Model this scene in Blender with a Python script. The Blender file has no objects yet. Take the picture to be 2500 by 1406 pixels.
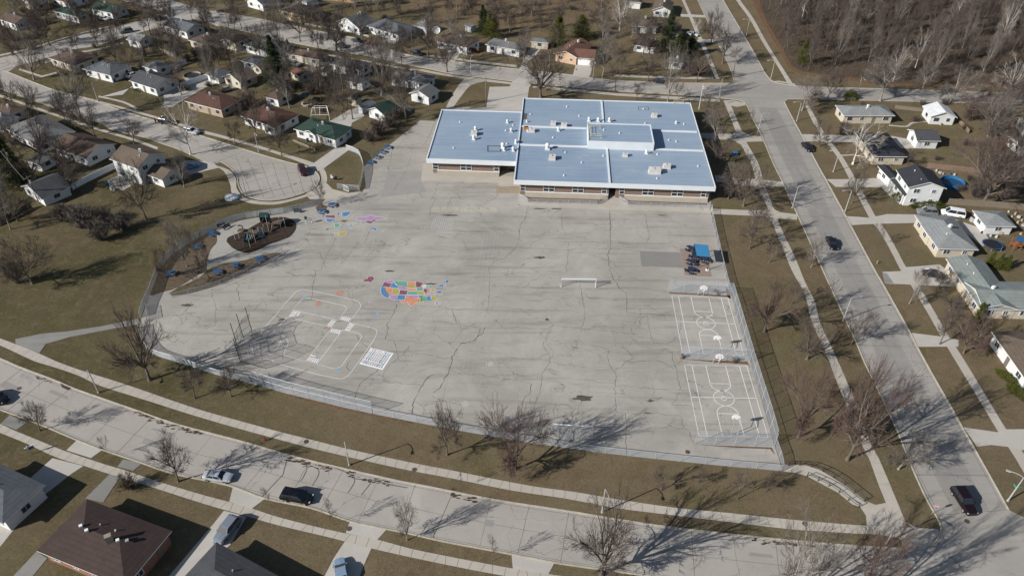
import bpy, math, random
from math import sin, cos, pi, radians, tan, sqrt, atan2, hypot
from mathutils import Vector, Matrix
from mathutils.geometry import tessellate_polygon

# ---------------------------------------------------------------- camera, sky, sun, exposure
F_PX, TH, RO, CAMH = 1801.0, radians(38.574), radians(0.317), 97.92
SUN_EL, SUN_DIR = radians(30.0), radians(26.5)      # elevation; compass of the shadows (from +X towards +Y)
scene = bpy.context.scene
cam_data = bpy.data.cameras.new("camera")
cam_data.sensor_width = 36.0
cam_data.lens = F_PX / 2500 * 36
cam_data.clip_start = 1.0
cam_data.clip_end = 6000
cam = bpy.data.objects.new("camera", cam_data)
scene.collection.objects.link(cam)
cam.matrix_world = Matrix.Translation((0, 0, CAMH)) @ Matrix.Rotation(pi / 2 - TH, 4, 'X') @ Matrix.Rotation(RO, 4, 'Z')
scene.camera = cam
world = bpy.data.worlds.new("World")
scene.world = world
world.use_nodes = True
nt = world.node_tree
sky = nt.nodes.new('ShaderNodeTexSky')
sky.sky_type = 'NISHITA'
sky.sun_disc = False
sky.sun_elevation = SUN_EL
sky.sun_rotation = radians(270) - SUN_DIR
sky.air_density = 1.0
sky.dust_density = 0.6
sky.ozone_density = 1.0
bg = [n for n in nt.nodes if n.type == 'BACKGROUND'][0]
bg.inputs['Strength'].default_value = 0.058
nt.links.new(sky.outputs[0], bg.inputs[0])
sun_data = bpy.data.lights.new("sun", 'SUN')
sun_data.energy = 4.6
sun_data.angle = radians(0.5)
sun_data.color = (1.0, 0.965, 0.915)
sun = bpy.data.objects.new("sun", sun_data)
scene.collection.objects.link(sun)
_d = Vector((cos(SUN_DIR) * cos(SUN_EL), sin(SUN_DIR) * cos(SUN_EL), -sin(SUN_EL)))
sun.rotation_euler = _d.to_track_quat('-Z', 'Y').to_euler()
sun.location = (-100, -50, 150)
scene.view_settings.view_transform = 'Standard'
scene.view_settings.look = 'None'
scene.view_settings.exposure = 0.46
scene.view_settings.gamma = 1.0
scene.view_settings.use_curve_mapping = False
scene.cycles.max_bounces = 5
scene.cycles.transparent_max_bounces = 12

# ---------------------------------------------------------------- surveying: photo point -> place on the ground (or at height h)
def G(x, y, h=0.0):
    X = (x - 1250) / F_PX; Y = -(y - 703) / F_PX
    c, s = cos(RO), sin(RO)
    X, Y = c * X - s * Y, s * X + c * Y
    dx, dy, dz = X, cos(TH) + Y * sin(TH), -sin(TH) + Y * cos(TH)
    t = (CAMH - h) / (-dz)
    return Vector((dx * t, dy * t, h))
def proj(p):
    vz = p[2] - CAMH
    y = p[1] * sin(TH) + vz * cos(TH); z = p[1] * cos(TH) - vz * sin(TH)
    X, Y = p[0] / z * F_PX, y / z * F_PX
    c, s = cos(-RO), sin(-RO)
    X, Y = c * X - s * Y, s * X + c * Y
    return 1250 + X, 703 - Y
def height_of(base, top):
    g = G(*base)
    lo, hi = 0.2, 40
    for _ in range(30):
        m = (lo + hi) / 2
        if proj((g.x, g.y, m))[1] > top[1]: lo = m
        else: hi = m
    return lo
def PT(s):
    return [tuple(float(v) for v in q.split(',')) for q in s.split()]
def inside(x, y, poly):
    r = False; j = len(poly) - 1
    for i in range(len(poly)):
        xi, yi = poly[i][:2]; xj, yj = poly[j][:2]
        if (yi > y) != (yj > y) and x < (xj - xi) * (y - yi) / (yj - yi) + xi: r = not r
        j = i
    return r

# ---------------------------------------------------------------- materials
MATS = {}
def node(t, kind, **kw):
    n = t.nodes.new(kind)
    for k, v in kw.items():
        if k in n.inputs: n.inputs[k].default_value = v
        else: setattr(n, k, v)
    return n
def mixcol(t, fac, a, b, blend='MIX'):
    m = t.nodes.new('ShaderNodeMix'); m.data_type = 'RGBA'; m.blend_type = blend
    for sock, v in ((0, fac), (6, a), (7, b)):
        if hasattr(v, 'default_value') or hasattr(v, 'is_linked'): t.links.new(v, m.inputs[sock])
        elif sock == 0: m.inputs[0].default_value = v
        else: m.inputs[sock].default_value = (*v, 1)
    return m.outputs[2]
def ramp(t, src, a, b, lo=0.0, hi=1.0):
    m = t.nodes.new('ShaderNodeMapRange')
    m.inputs[1].default_value = a; m.inputs[2].default_value = b; m.inputs[3].default_value = lo; m.inputs[4].default_value = hi
    t.links.new(src, m.inputs[0]); return m.outputs[0]
def base_mat(name, rough=0.9, spec=0.25):
    m = bpy.data.materials.new(name); m.use_nodes = True
    t = m.node_tree; p = t.nodes['Principled BSDF']
    p.inputs['Roughness'].default_value = rough
    p.inputs['Specular IOR Level'].default_value = spec
    return m, t, p
def coords(t, scale=(1, 1, 1), obj=True, rot=0):
    tc = t.nodes.new('ShaderNodeTexCoord'); mp = t.nodes.new('ShaderNodeMapping')
    mp.inputs['Scale'].default_value = scale; mp.inputs['Rotation'].default_value = (0, 0, rot)
    t.links.new(tc.outputs['Object'], mp.inputs[0]); return mp.outputs[0]
def noise(t, vec, scale, detail=3, rough=0.55, dist=0.0):
    n = node(t, 'ShaderNodeTexNoise', Scale=scale, Detail=detail, Roughness=rough, Distortion=dist)
    t.links.new(vec, n.inputs['Vector']); return n.outputs['Fac']
def mat(col, rough=0.8, var=0.12, scale=3.0, metal=0.0, spec=0.3, name='painted'):
    key = (tuple(round(c, 3) for c in col), rough, var, scale, metal, name)
    if key in MATS: return MATS[key]
    m, t, p = base_mat(name, rough, spec)
    p.inputs['Metallic'].default_value = metal
    v = coords(t)
    f = noise(t, v, scale, 4)
    f2 = noise(t, v, scale * 7, 2)
    a = tuple(c * (1 - var) for c in col); b = tuple(min(1, c * (1 + var)) for c in col)
    c1 = mixcol(t, ramp(t, f, .3, .7), a, b)
    c2 = mixcol(t, ramp(t, f2, .35, .65, 0, .5), c1, tuple(c * (1 - var * 1.5) for c in col))
    t.links.new(c2, p.inputs['Base Color'])
    MATS[key] = m; return m
def grass_mat():
    m, t, p = base_mat('dry_grass', 1.0, 0.05)
    v = coords(t)
    big = noise(t, v, .03, 5, .6); mid = noise(t, v, .22, 5, .65, 1.0); fine = noise(t, v, 2.2, 5, .8); vf = noise(t, v, 7.0, 3, .8)
    c = mixcol(t, ramp(t, big, .38, .62), (.180, .142, .088), (.142, .122, .066))
    c = mixcol(t, ramp(t, mid, .35, .7, 0, .75), c, (.132, .092, .055))
    c = mixcol(t, ramp(t, noise(t, v, .09, 4, .6), .52, .72, 0, .8), c, (.095, .092, .034))
    sp = t.nodes.new('ShaderNodeSeparateXYZ'); t.links.new(v, sp.inputs[0])
    vc = node(t, 'ShaderNodeTexVoronoi', Scale=.055); t.links.new(v, vc.inputs['Vector']); sv = t.nodes.new('ShaderNodeSeparateXYZ'); t.links.new(vc.outputs['Color'], sv.inputs[0])
    c = mixcol(t, ramp(t, sv.outputs[0], .55, .75, 0, .5), c, (.105, .098, .048)); c = mixcol(t, ramp(t, sv.outputs[1], .6, .8, 0, .5), c, (.175, .130, .085))
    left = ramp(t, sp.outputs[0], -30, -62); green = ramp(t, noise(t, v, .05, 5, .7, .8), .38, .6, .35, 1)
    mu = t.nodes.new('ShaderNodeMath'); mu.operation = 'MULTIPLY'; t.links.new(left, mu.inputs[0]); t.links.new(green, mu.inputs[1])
    c = mixcol(t, mu.outputs[0], c, (.060, .058, .024))  # olive of the left field, with its darker shading painted into the colour
    c = mixcol(t, ramp(t, noise(t, v, .055, 6, .75, 1.5), .5, .68, 0, .7), c, (.098, .066, .042))
    c = mixcol(t, ramp(t, noise(t, v, .5, 6, .8, .5), .50, .68, 0, .6), c, (.215, .165, .105))
    c = mixcol(t, ramp(t, noise(t, v, 1.6, 5, .85, .3), .48, .34, 0, .45), c, (.075, .060, .036))
    c = mixcol(t, ramp(t, noise(t, v, .013, 3, .6), .5, .62, 0, .35), c, (.175, .135, .085))
    c = mixcol(t, ramp(t, fine, .42, .7, 0, .45), c, (.19, .15, .095))
    c = mixcol(t, ramp(t, fine, .5, .25, 0, .6), c, (.07, .056, .030))
    c = mixcol(t, ramp(t, vf, .48, .3, 0, .7), c, (.05, .04, .02))
    t.links.new(c, p.inputs['Base Color'])
    b = node(t, 'ShaderNodeBump', Strength=0.9, Distance=0.12); t.links.new(vf, b.inputs['Height']); t.links.new(b.outputs[0], p.inputs['Normal'])
    return m
def litter_mat(c1, c2, name='leaf_litter'):
    m, t, p = base_mat(name, 1.0, 0.05)
    v = coords(t)
    a = noise(t, v, .15, 5, .7, .5); f = noise(t, v, 1.6, 5, .8)
    c = mixcol(t, ramp(t, a, .35, .65), c1, c2)
    c = mixcol(t, ramp(t, f, .4, .7, 0, .8), c, tuple(x * 1.5 for x in c2))
    c = mixcol(t, ramp(t, f, .5, .3, 0, .7), c, tuple(x * .35 for x in c1))
    t.links.new(c, p.inputs['Base Color']); return m
def paving_mat(name, base, dark, light, crack=0.0, streak=True, patch=0.0):
    """cast concrete / old asphalt: blotches, drag streaks, fine cracks, dark stains"""
    m, t, p = base_mat(name, .92, .2)
    v = coords(t); vs = coords(t, (.05, .55, 1))
    c = mixcol(t, ramp(t, noise(t, v, .06, 5, .6), .35, .65), base, light)
    c = mixcol(t, ramp(t, noise(t, v, .35, 6, .7, .6), .45, .75, 0, .55), c, tuple(x * .86 for x in base))
    if streak: c = mixcol(t, ramp(t, noise(t, vs, 1.0, 5, .65, .4), .52, .78, 0, .8), c, dark)
    c = mixcol(t, ramp(t, noise(t, v, 4.5, 4, .8), .4, .7, 0, .3), c, tuple(x * .8 for x in base))
    c = mixcol(t, ramp(t, noise(t, v, .045, 6, .7, 1.0), .52, .7, 0, .7), c, tuple(min(1, x * 1.12) for x in light))
    c = mixcol(t, ramp(t, noise(t, coords(t, (.03, .14, 1)), 1.0, 6, .75, .8), .55, .8, 0, .55), c, dark)
    st = ramp(t, noise(t, v, .12, 4, .7, 1.2), .63, .74, 0, .5)
    c = mixcol(t, st, c, tuple(x * .5 for x in dark))
    if crack:
        w = t.nodes.new('ShaderNodeVectorMath'); w.operation = 'ADD'
        n = node(t, 'ShaderNodeTexNoise', Scale=.25, Detail=5.0, Roughness=.6)
        t.links.new(v, n.inputs['Vector'])
        sc = t.nodes.new('ShaderNodeVectorMath'); sc.operation = 'SCALE'; sc.inputs['Scale'].default_value = 4.0
        t.links.new(n.outputs['Color'], sc.inputs[0]); t.links.new(v, w.inputs[0]); t.links.new(sc.outputs[0], w.inputs[1])
        vo = node(t, 'ShaderNodeTexVoronoi', feature='DISTANCE_TO_EDGE', Scale=crack)
        t.links.new(w.outputs[0], vo.inputs['Vector'])
        e = ramp(t, vo.outputs['Distance'], .0, .055 * crack, 1, 0)
        gate = ramp(t, noise(t, v, .11, 3, .6), .42, .6, .1, 1)
        mu = t.nodes.new('ShaderNodeMath'); mu.operation = 'MULTIPLY'; t.links.new(e, mu.inputs[0]); t.links.new(gate, mu.inputs[1])
        m2 = t.nodes.new('ShaderNodeMath'); m2.operation = 'MULTIPLY'; m2.inputs[1].default_value = .75; t.links.new(mu.outputs[0], m2.inputs[0])
        c = mixcol(t, m2.outputs[0], c, (.05, .045, .04))
    t.links.new(c, p.inputs['Base Color']); return m
def shingle(col):
    key = ('shingle', tuple(round(c, 3) for c in col))
    if key in MATS: return MATS[key]
    m, t, p = base_mat('roof_shingle', .95, .15)
    v = coords(t)
    c = mixcol(t, ramp(t, noise(t, v, .5, 5, .7), .35, .65), tuple(x * .85 for x in col), tuple(x * 1.15 for x in col))
    c = mixcol(t, ramp(t, noise(t, v, 6.0, 4, .9), .35, .65, 0, .55), c, tuple(x * .6 for x in col))
    w = node(t, 'ShaderNodeTexWave', Scale=1.3, Distortion=1.5, Detail=2.0); w.bands_direction = 'Z'
    t.links.new(v, w.inputs['Vector'])
    c = mixcol(t, ramp(t, w.outputs['Fac'], .0, .35, .35, 0), c, tuple(x * .55 for x in col))
    t.links.new(c, p.inputs['Base Color']); MATS[key] = m; return m
def brick(c1, c2, mortar, scale=1.0, name='brick'):
    key = ('brick', c1)
    if key in MATS: return MATS[key]
    m, t, p = base_mat(name, .9, .2)
    tc = t.nodes.new('ShaderNodeTexCoord'); sp = t.nodes.new('ShaderNodeSeparateXYZ'); cb = t.nodes.new('ShaderNodeCombineXYZ')
    t.links.new(tc.outputs['Object'], sp.inputs[0])
    ad = t.nodes.new('ShaderNodeMath'); ad.operation = 'ADD'
    t.links.new(sp.outputs[0], ad.inputs[0]); t.links.new(sp.outputs[1], ad.inputs[1])
    t.links.new(ad.outputs[0], cb.inputs[0]); t.links.new(sp.outputs[2], cb.inputs[1])
    b = t.nodes.new('ShaderNodeTexBrick'); t.links.new(cb.outputs[0], b.inputs['Vector'])
    b.inputs['Color1'].default_value = (*c1, 1); b.inputs['Color2'].default_value = (*c2, 1); b.inputs['Mortar'].default_value = (*mortar, 1)
    b.inputs['Scale'].default_value = 3.2 * scale; b.inputs['Mortar Size'].default_value = .012
    c = mixcol(t, ramp(t, noise(t, tc.outputs['Object'], 1.2, 4), .35, .65, 0, .35), b.outputs['Color'], tuple(x * .7 for x in c1))
    t.links.new(c, p.inputs['Base Color']); MATS[key] = m; return m
def leaf_mat(col, name='needles'):
    m, t, p = base_mat(name, .9, .1)
    v = coords(t)
    c = mixcol(t, ramp(t, noise(t, v, .9, 4, .7), .35, .65), tuple(x * .55 for x in col), tuple(x * 1.35 for x in col))
    c = mixcol(t, ramp(t, noise(t, v, 6, 2, .8), .4, .7, 0, .5), c, (col[0] * 2.0, col[1] * 1.6, col[2] * .9))
    t.links.new(c, p.inputs['Base Color']); return m
def mesh_mat(col, opac, name='chain_link'):
    """woven wire seen from far: part wire, part gap"""
    m, t, p = base_mat(name, .6, .4)
    p.inputs['Base Color'].default_value = (*col, 1)
    v = coords(t)
    f = noise(t, v, .8, 3, .6)
    a = ramp(t, f, .3, .7, opac * .85, opac * 1.15)
    t.links.new(a, p.inputs['Alpha']); return m
M = dict(
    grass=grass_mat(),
    litter=litter_mat((.056, .043, .031), (.090, .068, .048)),
    rough=litter_mat((.10, .075, .05), (.15, .11, .065), 'rough_meadow'),
    mulch=litter_mat((.036, .027, .022), (.050, .037, .029), 'bark_mulch'),
    dirt=litter_mat((.085, .066, .046), (.11, .084, .058), 'bare_dirt'),
    leaves=litter_mat((.115, .064, .040), (.14, .082, .050), 'fallen_leaves'),
    yard=paving_mat('playground_concrete', (.305, .283, .251), (.150, .137, .120), (.385, .36, .322), crack=.13),
    road=paving_mat('road_concrete', (.325, .298, .268), (.26, .238, .212), (.37, .34, .306), crack=.10, streak=False),
    avenue=paving_mat('avenue_concrete', (.285, .266, .240), (.22, .205, .185), (.335, .31, .28), crack=.12),
    walk=paving_mat('walk_concrete', (.385, .350, .300), (.31, .28, .235), (.43, .395, .34), streak=False),
    drive=paving_mat('driveway_concrete', (.40, .375, .335), (.33, .31, .27), (.44, .41, .37), streak=False),
    oldwalk=paving_mat('old_asphalt', (.20, .195, .18), (.14, .135, .125), (.25, .24, .22)),
    patch=paving_mat('asphalt_patch', (.215, .205, .188), (.18, .17, .155), (.235, .222, .205), streak=False),
    joint=mat((.125, .110, .092), 1, .35, .6, name='joint_filler'),
    crackm=mat((.045, .040, .034), 1, .3, .6, name='crack'),
    white=mat((.74, .75, .74), .75, .07, 1.5, name='white_paint'),
    line=mat((.68, .68, .66), .8, .14, 1.2, name='line_paint'),
    faint=mat((.40, .38, .345), .9, .14, 1.2, name='worn_paint'),
    black=mat((.018, .018, .02), .5, .1, 2, name='black_paint'),
    glass=mat((.02, .024, .03), .12, .1, 2, spec=.7, name='dark_glass'),
    wglass=mat((.05, .06, .075), .18, .2, 1, spec=.6, name='window_glass'),
    galv=mat((.44, .45, .46), .45, .1, 3, metal=.3, name='galvanised'),
    pole=mat((.42, .42, .40), .5, .08, 3, metal=.2, name='pole_metal'),
    wood=mat((.20, .165, .125), .9, .2, 3, name='weathered_wood'),
    chain=mesh_mat((.42, .46, .52), .27),
    net=mesh_mat((.55, .56, .56), .25, 'goal_net'),
    bark=mat((.135, .110, .090), 1, .25, 2.5, name='bark'),
    twig=mat((.098, .078, .068), 1, .2, 1.5, name='twigs'),
    redtwig=mat((.115, .078, .066), 1, .2, 1.5, name='red_twigs'),
    bark2=mat((.26, .235, .205), 1, .25, 2.5, name='grey_bark'),
    twig2=mat((.150, .130, .112), 1, .2, 1.5, name='grey_twigs'),
    birch=mat((.56, .53, .48), 1, .2, 2.5, name='pale_bark'),
    ever=leaf_mat((.028, .042, .016)), ever2=leaf_mat((.055, .066, .014), 'cedar_leaves'), ever3=leaf_mat((.040, .055, .030), 'pine_needles'),
    tyre=mat((.016, .016, .017), .9, .1, 2, name='tyre'), rim=mat((.45, .46, .48), .35, .1, 2, metal=.6, name='wheel_rim'),
    lamp=mat((.62, .66, .70), .2, .05, 2, name='lamp_glass'), redlamp=mat((.35, .02, .02), .3, .05, 2, name='rear_lamp'),
    blue=mat((.020, .095, .24), .5, .1, 2, name='blue_coating'), navy=mat((.025, .035, .075), .5, .1, 2, name='navy_coating'),
    red=mat((.42, .03, .03), .5, .1, 2, name='red_paint'), green=mat((.03, .10, .06), .5, .15, 2, name='green_plastic'),
    brickred=brick((.25, .115, .07), (.21, .09, .055), (.34, .30, .26)),
    bricktan=brick((.215, .150, .120), (.17, .118, .095), (.28, .25, .22)),
)

# ---------------------------------------------------------------- mesh building
COL = scene.collection
class MB:
    def __init__(s): s.v = []; s.f = []; s.m = []
    def face(s, pts, mi=0):
        n = len(s.v); s.v.extend(tuple(p) for p in pts); s.f.append(tuple(range(n, n + len(pts)))); s.m.append(mi)
    def poly(s, pts, z=None, mi=0):
        P = [Vector((p[0], p[1], p[2] if z is None else z)) for p in pts]
        n = len(s.v); s.v.extend(tuple(p) for p in P)
        for a, b, c in tessellate_polygon([P]):
            nz = (P[b] - P[a]).cross(P[c] - P[a])[2]
            s.f.append((n + a, n + b, n + c) if nz >= 0 else (n + a, n + c, n + b)); s.m.append(mi)
    def prism(s, pts, z0, z1, mi=0, side=None):
        side = mi if side is None else side
        s.poly(pts, z1, mi); k = len(pts)
        for i in range(k):
            a, b = pts[i], pts[(i + 1) % k]
            s.face([(a[0], a[1], z0), (b[0], b[1], z0), (b[0], b[1], z1), (a[0], a[1], z1)], side)
    def box(s, c, size, rz=0.0, mi=0, tilt=None):
        hx, hy, hz = size[0] / 2, size[1] / 2, size[2] / 2
        R = Matrix.Rotation(rz, 3, 'Z')
        if tilt: R = R @ Matrix.Rotation(tilt[1], 3, tilt[0])
        C = Vector(c)
        p = [C + R @ Vector((x, y, z)) for z in (-hz, hz) for x, y in ((-hx, -hy), (hx, -hy), (hx, hy), (-hx, hy))]
        n = len(s.v); s.v.extend(tuple(q) for q in p)
        for f in ((0, 3, 2, 1), (4, 5, 6, 7), (0, 1, 5, 4), (1, 2, 6, 5), (2, 3, 7, 6), (3, 0, 4, 7)):
            s.f.append(tuple(n + i for i in f)); s.m.append(mi)
    def tube(s, pts, rad, n=6, mi=0, cap=True):
        pts = [Vector(p) for p in pts]
        if not hasattr(rad, '__len__'): rad = [rad] * len(pts)
        rings = []
        for i, p in enumerate(pts):
            d = (pts[min(i + 1, len(pts) - 1)] - pts[max(i - 1, 0)])
            if d.length < 1e-9: d = Vector((0, 0, 1))
            d.normalize()
            a = d.cross(Vector((0, 0, 1)) if abs(d.z) < .9 else Vector((1, 0, 0))); a.normalize(); b = d.cross(a)
            k = len(s.v)
            for j in range(n):
                t = 2 * pi * j / n
                s.v.append(tuple(p + (a * cos(t) + b * sin(t)) * rad[i]))
            rings.append(k)
        for i in range(len(rings) - 1):
            for j in range(n):
                a, b = rings[i], rings[i + 1]; j2 = (j + 1) % n
                s.f.append((a + j, b + j, b + j2, a + j2)); s.m.append(mi)
        if cap:
            s.f.append(tuple(rings[-1] + j for j in range(n))[::-1]); s.m.append(mi)
            s.f.append(tuple(rings[0] + j for j in range(n))); s.m.append(mi)
    def disc(s, c, r, z, n=16, mi=0, ry=None, r_in=0):
        ry = ry or r
        o = [(c[0] + r * cos(2 * pi * i / n), c[1] + ry * sin(2 * pi * i / n), z) for i in range(n)]
        if not r_in: s.face(o, mi)
        else:
            q = [(c[0] + r_in * cos(2 * pi * i / n), c[1] + r_in * ry / r * sin(2 * pi * i / n), z) for i in range(n)]
            for i in range(n): s.face([o[i], o[(i + 1) % n], q[(i + 1) % n], q[i]], mi)
    def cyl(s, c, r, z0, z1, n=16, mi=0, r1=None, side=None):
        r1 = r if r1 is None else r1; side = mi if side is None else side
        a = [(c[0] + r * cos(2 * pi * i / n), c[1] + r * sin(2 * pi * i / n), z0) for i in range(n)]
        b = [(c[0] + r1 * cos(2 * pi * i / n), c[1] + r1 * sin(2 * pi * i / n), z1) for i in range(n)]
        for i in range(n): s.face([a[i], a[(i + 1) % n], b[(i + 1) % n], b[i]], side)
        s.face(b, mi)
    def strip(s, pts, w, z, mi=0, closed=False):
        """flat ribbon of width w along ground points"""
        P = [Vector((p[0], p[1], 0)) for p in pts]; n = len(P)
        L = []; R = []
        for i in range(n):
            a = P[(i - 1) % n] if (closed or i) else P[i]; b = P[(i + 1) % n] if (closed or i < n - 1) else P[i]
            d = b - a
            if d.length < 1e-6: d = Vector((1, 0, 0))
            d.normalize(); q = Vector((-d.y, d.x, 0)); ww = w[i] if hasattr(w, '__len__') else w
            L.append(P[i] + q * ww / 2); R.append(P[i] - q * ww / 2)
        for i in range(n if closed else n - 1):
            j = (i + 1) % n
            s.face([(R[i].x, R[i].y, z), (R[j].x, R[j].y, z), (L[j].x, L[j].y, z), (L[i].x, L[i].y, z)], mi)
    def kerb(s, pts, w, z0, z1, mi=0):
        P = [Vector((p[0], p[1], 0)) for p in pts]
        for i in range(len(P) - 1):
            d = P[i + 1] - P[i]
            if d.length < .01: continue
            s.box(((P[i].x + P[i + 1].x) / 2, (P[i].y + P[i + 1].y) / 2, (z0 + z1) / 2), (d.length + .02, w, z1 - z0), atan2(d.y, d.x), mi)
    def build(s, name, mats, parent=None, origin=None, smooth=False):
        me = bpy.data.meshes.new(name)
        o0 = Vector(origin) if origin is not None else (parent.location.copy() if parent is not None and parent.get('_o') else Vector((0, 0, 0)))
        if origin is None and parent is not None and not parent.get('_o'): o0 = Vector((0, 0, 0))
        me.from_pydata([(v[0] - o0.x, v[1] - o0.y, v[2] - o0.z) for v in s.v], [], s.f)
        mats = mats if isinstance(mats, (list, tuple)) else [mats]
        for q in mats: me.materials.append(M[q] if isinstance(q, str) else q)
        if len(mats) > 1: me.polygons.foreach_set('material_index', s.m)
        if smooth: me.polygons.foreach_set('use_smooth', [True] * len(s.f))
        me.update()
        ob = bpy.data.objects.new(name, me); COL.objects.link(ob)
        if parent is not None: ob.parent = parent
        elif origin is not None: ob.location = o0
        return ob
def tag(o, label, cat, group=None, kind=None):
    if label: o['label'] = label
    if cat: o['category'] = cat
    if group: o['group'] = group
    if kind: o['kind'] = kind
    return o
def empty(name, loc, label, cat, group=None, rz=0.0):
    o = bpy.data.objects.new(name, None); COL.objects.link(o)
    o.empty_display_size = .5
    o.location = loc; o.rotation_euler = (0, 0, rz)
    return tag(o, label, cat, group)
class Thing:
    """an Empty at the base; parts are modelled in world coordinates and stored relative to it"""
    def __init__(s, name, loc, label, cat, group=None):
        s.o = empty(name, loc, label, cat, group); s.loc = Vector(loc)
    def part(s, name, mb, mats, parent=None, label=None, smooth=False):
        me_o = mb.build(name, mats, None, origin=s.loc, smooth=smooth)
        me_o.location = (0, 0, 0); me_o.parent = parent or s.o
        if label: me_o['label'] = label
        return me_o
KIDS = {}
def kids(o):
    return [c for c in bpy.data.objects if c.parent == o]
def tree_of(o):
    return (o, [tree_of(c) for c in kids(o)])
def copy_tree(t, parent=None):
    o, ch = t
    c = o.copy(); COL.objects.link(c)
    if parent is not None: c.parent = parent
    for x in ch: copy_tree(x, c)
    return c
def struct(name, mb, m, label=None):
    o = mb.build(name, m); o['kind'] = 'structure'
    if label: o['label'] = label
    return o
def W(s, h=0.0): return [G(x, y, h) for x, y in PT(s)]
def smooth_line(P, n=4):
    """Catmull-Rom through ground points"""
    out = []
    for i in range(len(P) - 1):
        p0 = P[max(i - 1, 0)]; p1 = P[i]; p2 = P[i + 1]; p3 = P[min(i + 2, len(P) - 1)]
        for k in range(n):
            t = k / n
            out.append(.5 * ((2 * p1) + (p2 - p0) * t + (2 * p0 - 5 * p1 + 4 * p2 - p3) * t * t + (3 * p1 - p0 - 3 * p2 + p3) * t ** 3))
    out.append(P[-1]); return out
def offset(P, d):
    out = []
    for i in range(len(P)):
        a = P[max(i - 1, 0)]; b = P[min(i + 1, len(P) - 1)]; t = (b - a); t.z = 0; t.normalize()
        out.append(Vector((P[i].x - t.y * d, P[i].y + t.x * d, 0)))
    return out
def resample(P, step):
    L = [0]
    for i in range(1, len(P)): L.append(L[-1] + (P[i] - P[i - 1]).length)
    n = max(1, int(round(L[-1] / step))); out = []; j = 0
    for k in range(n + 1):
        d = L[-1] * k / n
        while j < len(L) - 2 and L[j + 1] < d: j += 1
        f = (d - L[j]) / max(1e-6, L[j + 1] - L[j])
        out.append(P[j].lerp(P[j + 1], min(1, max(0, f))))
    return out
# ================================================================ SETTING
rnd = random.Random(7)
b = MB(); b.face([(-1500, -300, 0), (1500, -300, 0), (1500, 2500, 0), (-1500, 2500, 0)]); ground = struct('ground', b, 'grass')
Z1, Z2, Z3, Z4, Z5 = .006, .012, .030, .036, .042

woods_px = PT("1838,-60 1850,0 1868,50 1905,115 1930,160 1960,176 2060,190 2150,206 2300,208 2600,216 2900,216 2900,-300 1800,-300")
b = MB(); b.poly([G(max(-600, x), max(-160, y)) for x, y in woods_px], Z1); struct('woodland_floor', b, 'litter')
b = MB(); b.poly(W("1000,-40 1590,-40 1590,14 1500,40 1380,62 1290,72 1180,60 1060,52 1000,20"), Z1); struct('rough_meadow', b, 'rough')
b = MB(); b.poly(W("1795,-60 1848,-20 1870,50 1908,115 1932,160 1962,178 2060,190 2060,186 2150,204 2300,206 2600,213 2600,216 2300,210 2150,208 2060,195 1955,182 1925,165 1900,120 1862,55 1835,0 1825,-60"), Z1 + .003); struct('leaf_strip', b, 'leaves')

# ---- front street (curved) with kerbs
NK = smooth_line(W("-260,770 -120,828 0,875 48,896 128,926 180,948 236,968 328,1000 420,1032 500,1054 600,1080 740,1120 956,1170 1037,1186 1210,1220 1384,1247 1541,1273 1663,1290 1850,1311 1998,1325 2100,1333 2203,1339"))
CORNER = smooth_line(W("2203,1339 2230,1341 2254,1338 2272,1330 2286,1318 2294,1303 2297,1288 2292,1272 2285,1258"), 3)
AVW = smooth_line(W("2285,1258 2264,1222 2238,1167 2218,1120 2200,1074 2176,1020 2140,944 2112,888 2092,840 2066,784 2030,706 2000,640 1966,566 1940,510 1912,448 1888,400 1860,334 1838,290 1826,262"), 3)
CORN2 = smooth_line(W("1826,262 1820,254 1812,248 1800,245 1784,243"), 3)
STS = smooth_line(W("1784,243 1708,236 1600,229 1500,223 1324,207 1250,199 1106,181 1056,171 1000,160 900,138 790,120 700,102 600,78 500,54 400,30 300,2 240,-20"), 3)
SK = smooth_line(W("-260,905 -120,955 0,1000 90,1033 180,1071 248,1097 346,1130 427,1157 559,1185 648,1217 760,1240 854,1272 943,1291 998,1302 1085,1322 1177,1339 1272,1357 1354,1373 1427,1384 1500,1394 1600,1408 1750,1428 2000,1455 2200,1475 2420,1500"))
AVE = smooth_line(W("2462,1244 2433,1191 2393,1120 2350,1044 2320,990 2280,920 2240,848 2222,812 2156,694 2138,664 2082,560 2064,526 2016,438 2000,410 1966,346 1930,280 1918,256"), 3)
NEC = smooth_line(W("1918,256 1916,250 1920,246 1930,243 1956,243 2000,244 2160,247 2320,251 2500,255 2700,262"), 3)
NEN = smooth_line(W("2700,236 2500,229 2200,219 2016,214 1940,210 1905,205 1886,199 1876,190 1866,176 1840,128 1812,80 1780,26 1765,0 1735,-50 1700,-110"), 3)
NWA = smooth_line(W("1640,-110 1680,-50 1703,0 1712,20 1726,50 1740,80 1760,122 1776,152 1788,182 1791,194 1788,201 1778,204 1760,204"), 3)
NWS = smooth_line(W("1760,204 1640,203 1500,197 1438,190 1370,181 1266,170 1170,160 1104,150 1000,136 910,108 860,92 760,74 700,60 612,42 500,24 440,8 400,-6 330,-30"), 3)
outline = NK + CORNER[1:] + AVW[1:] + CORN2[1:] + STS[1:]
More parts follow.
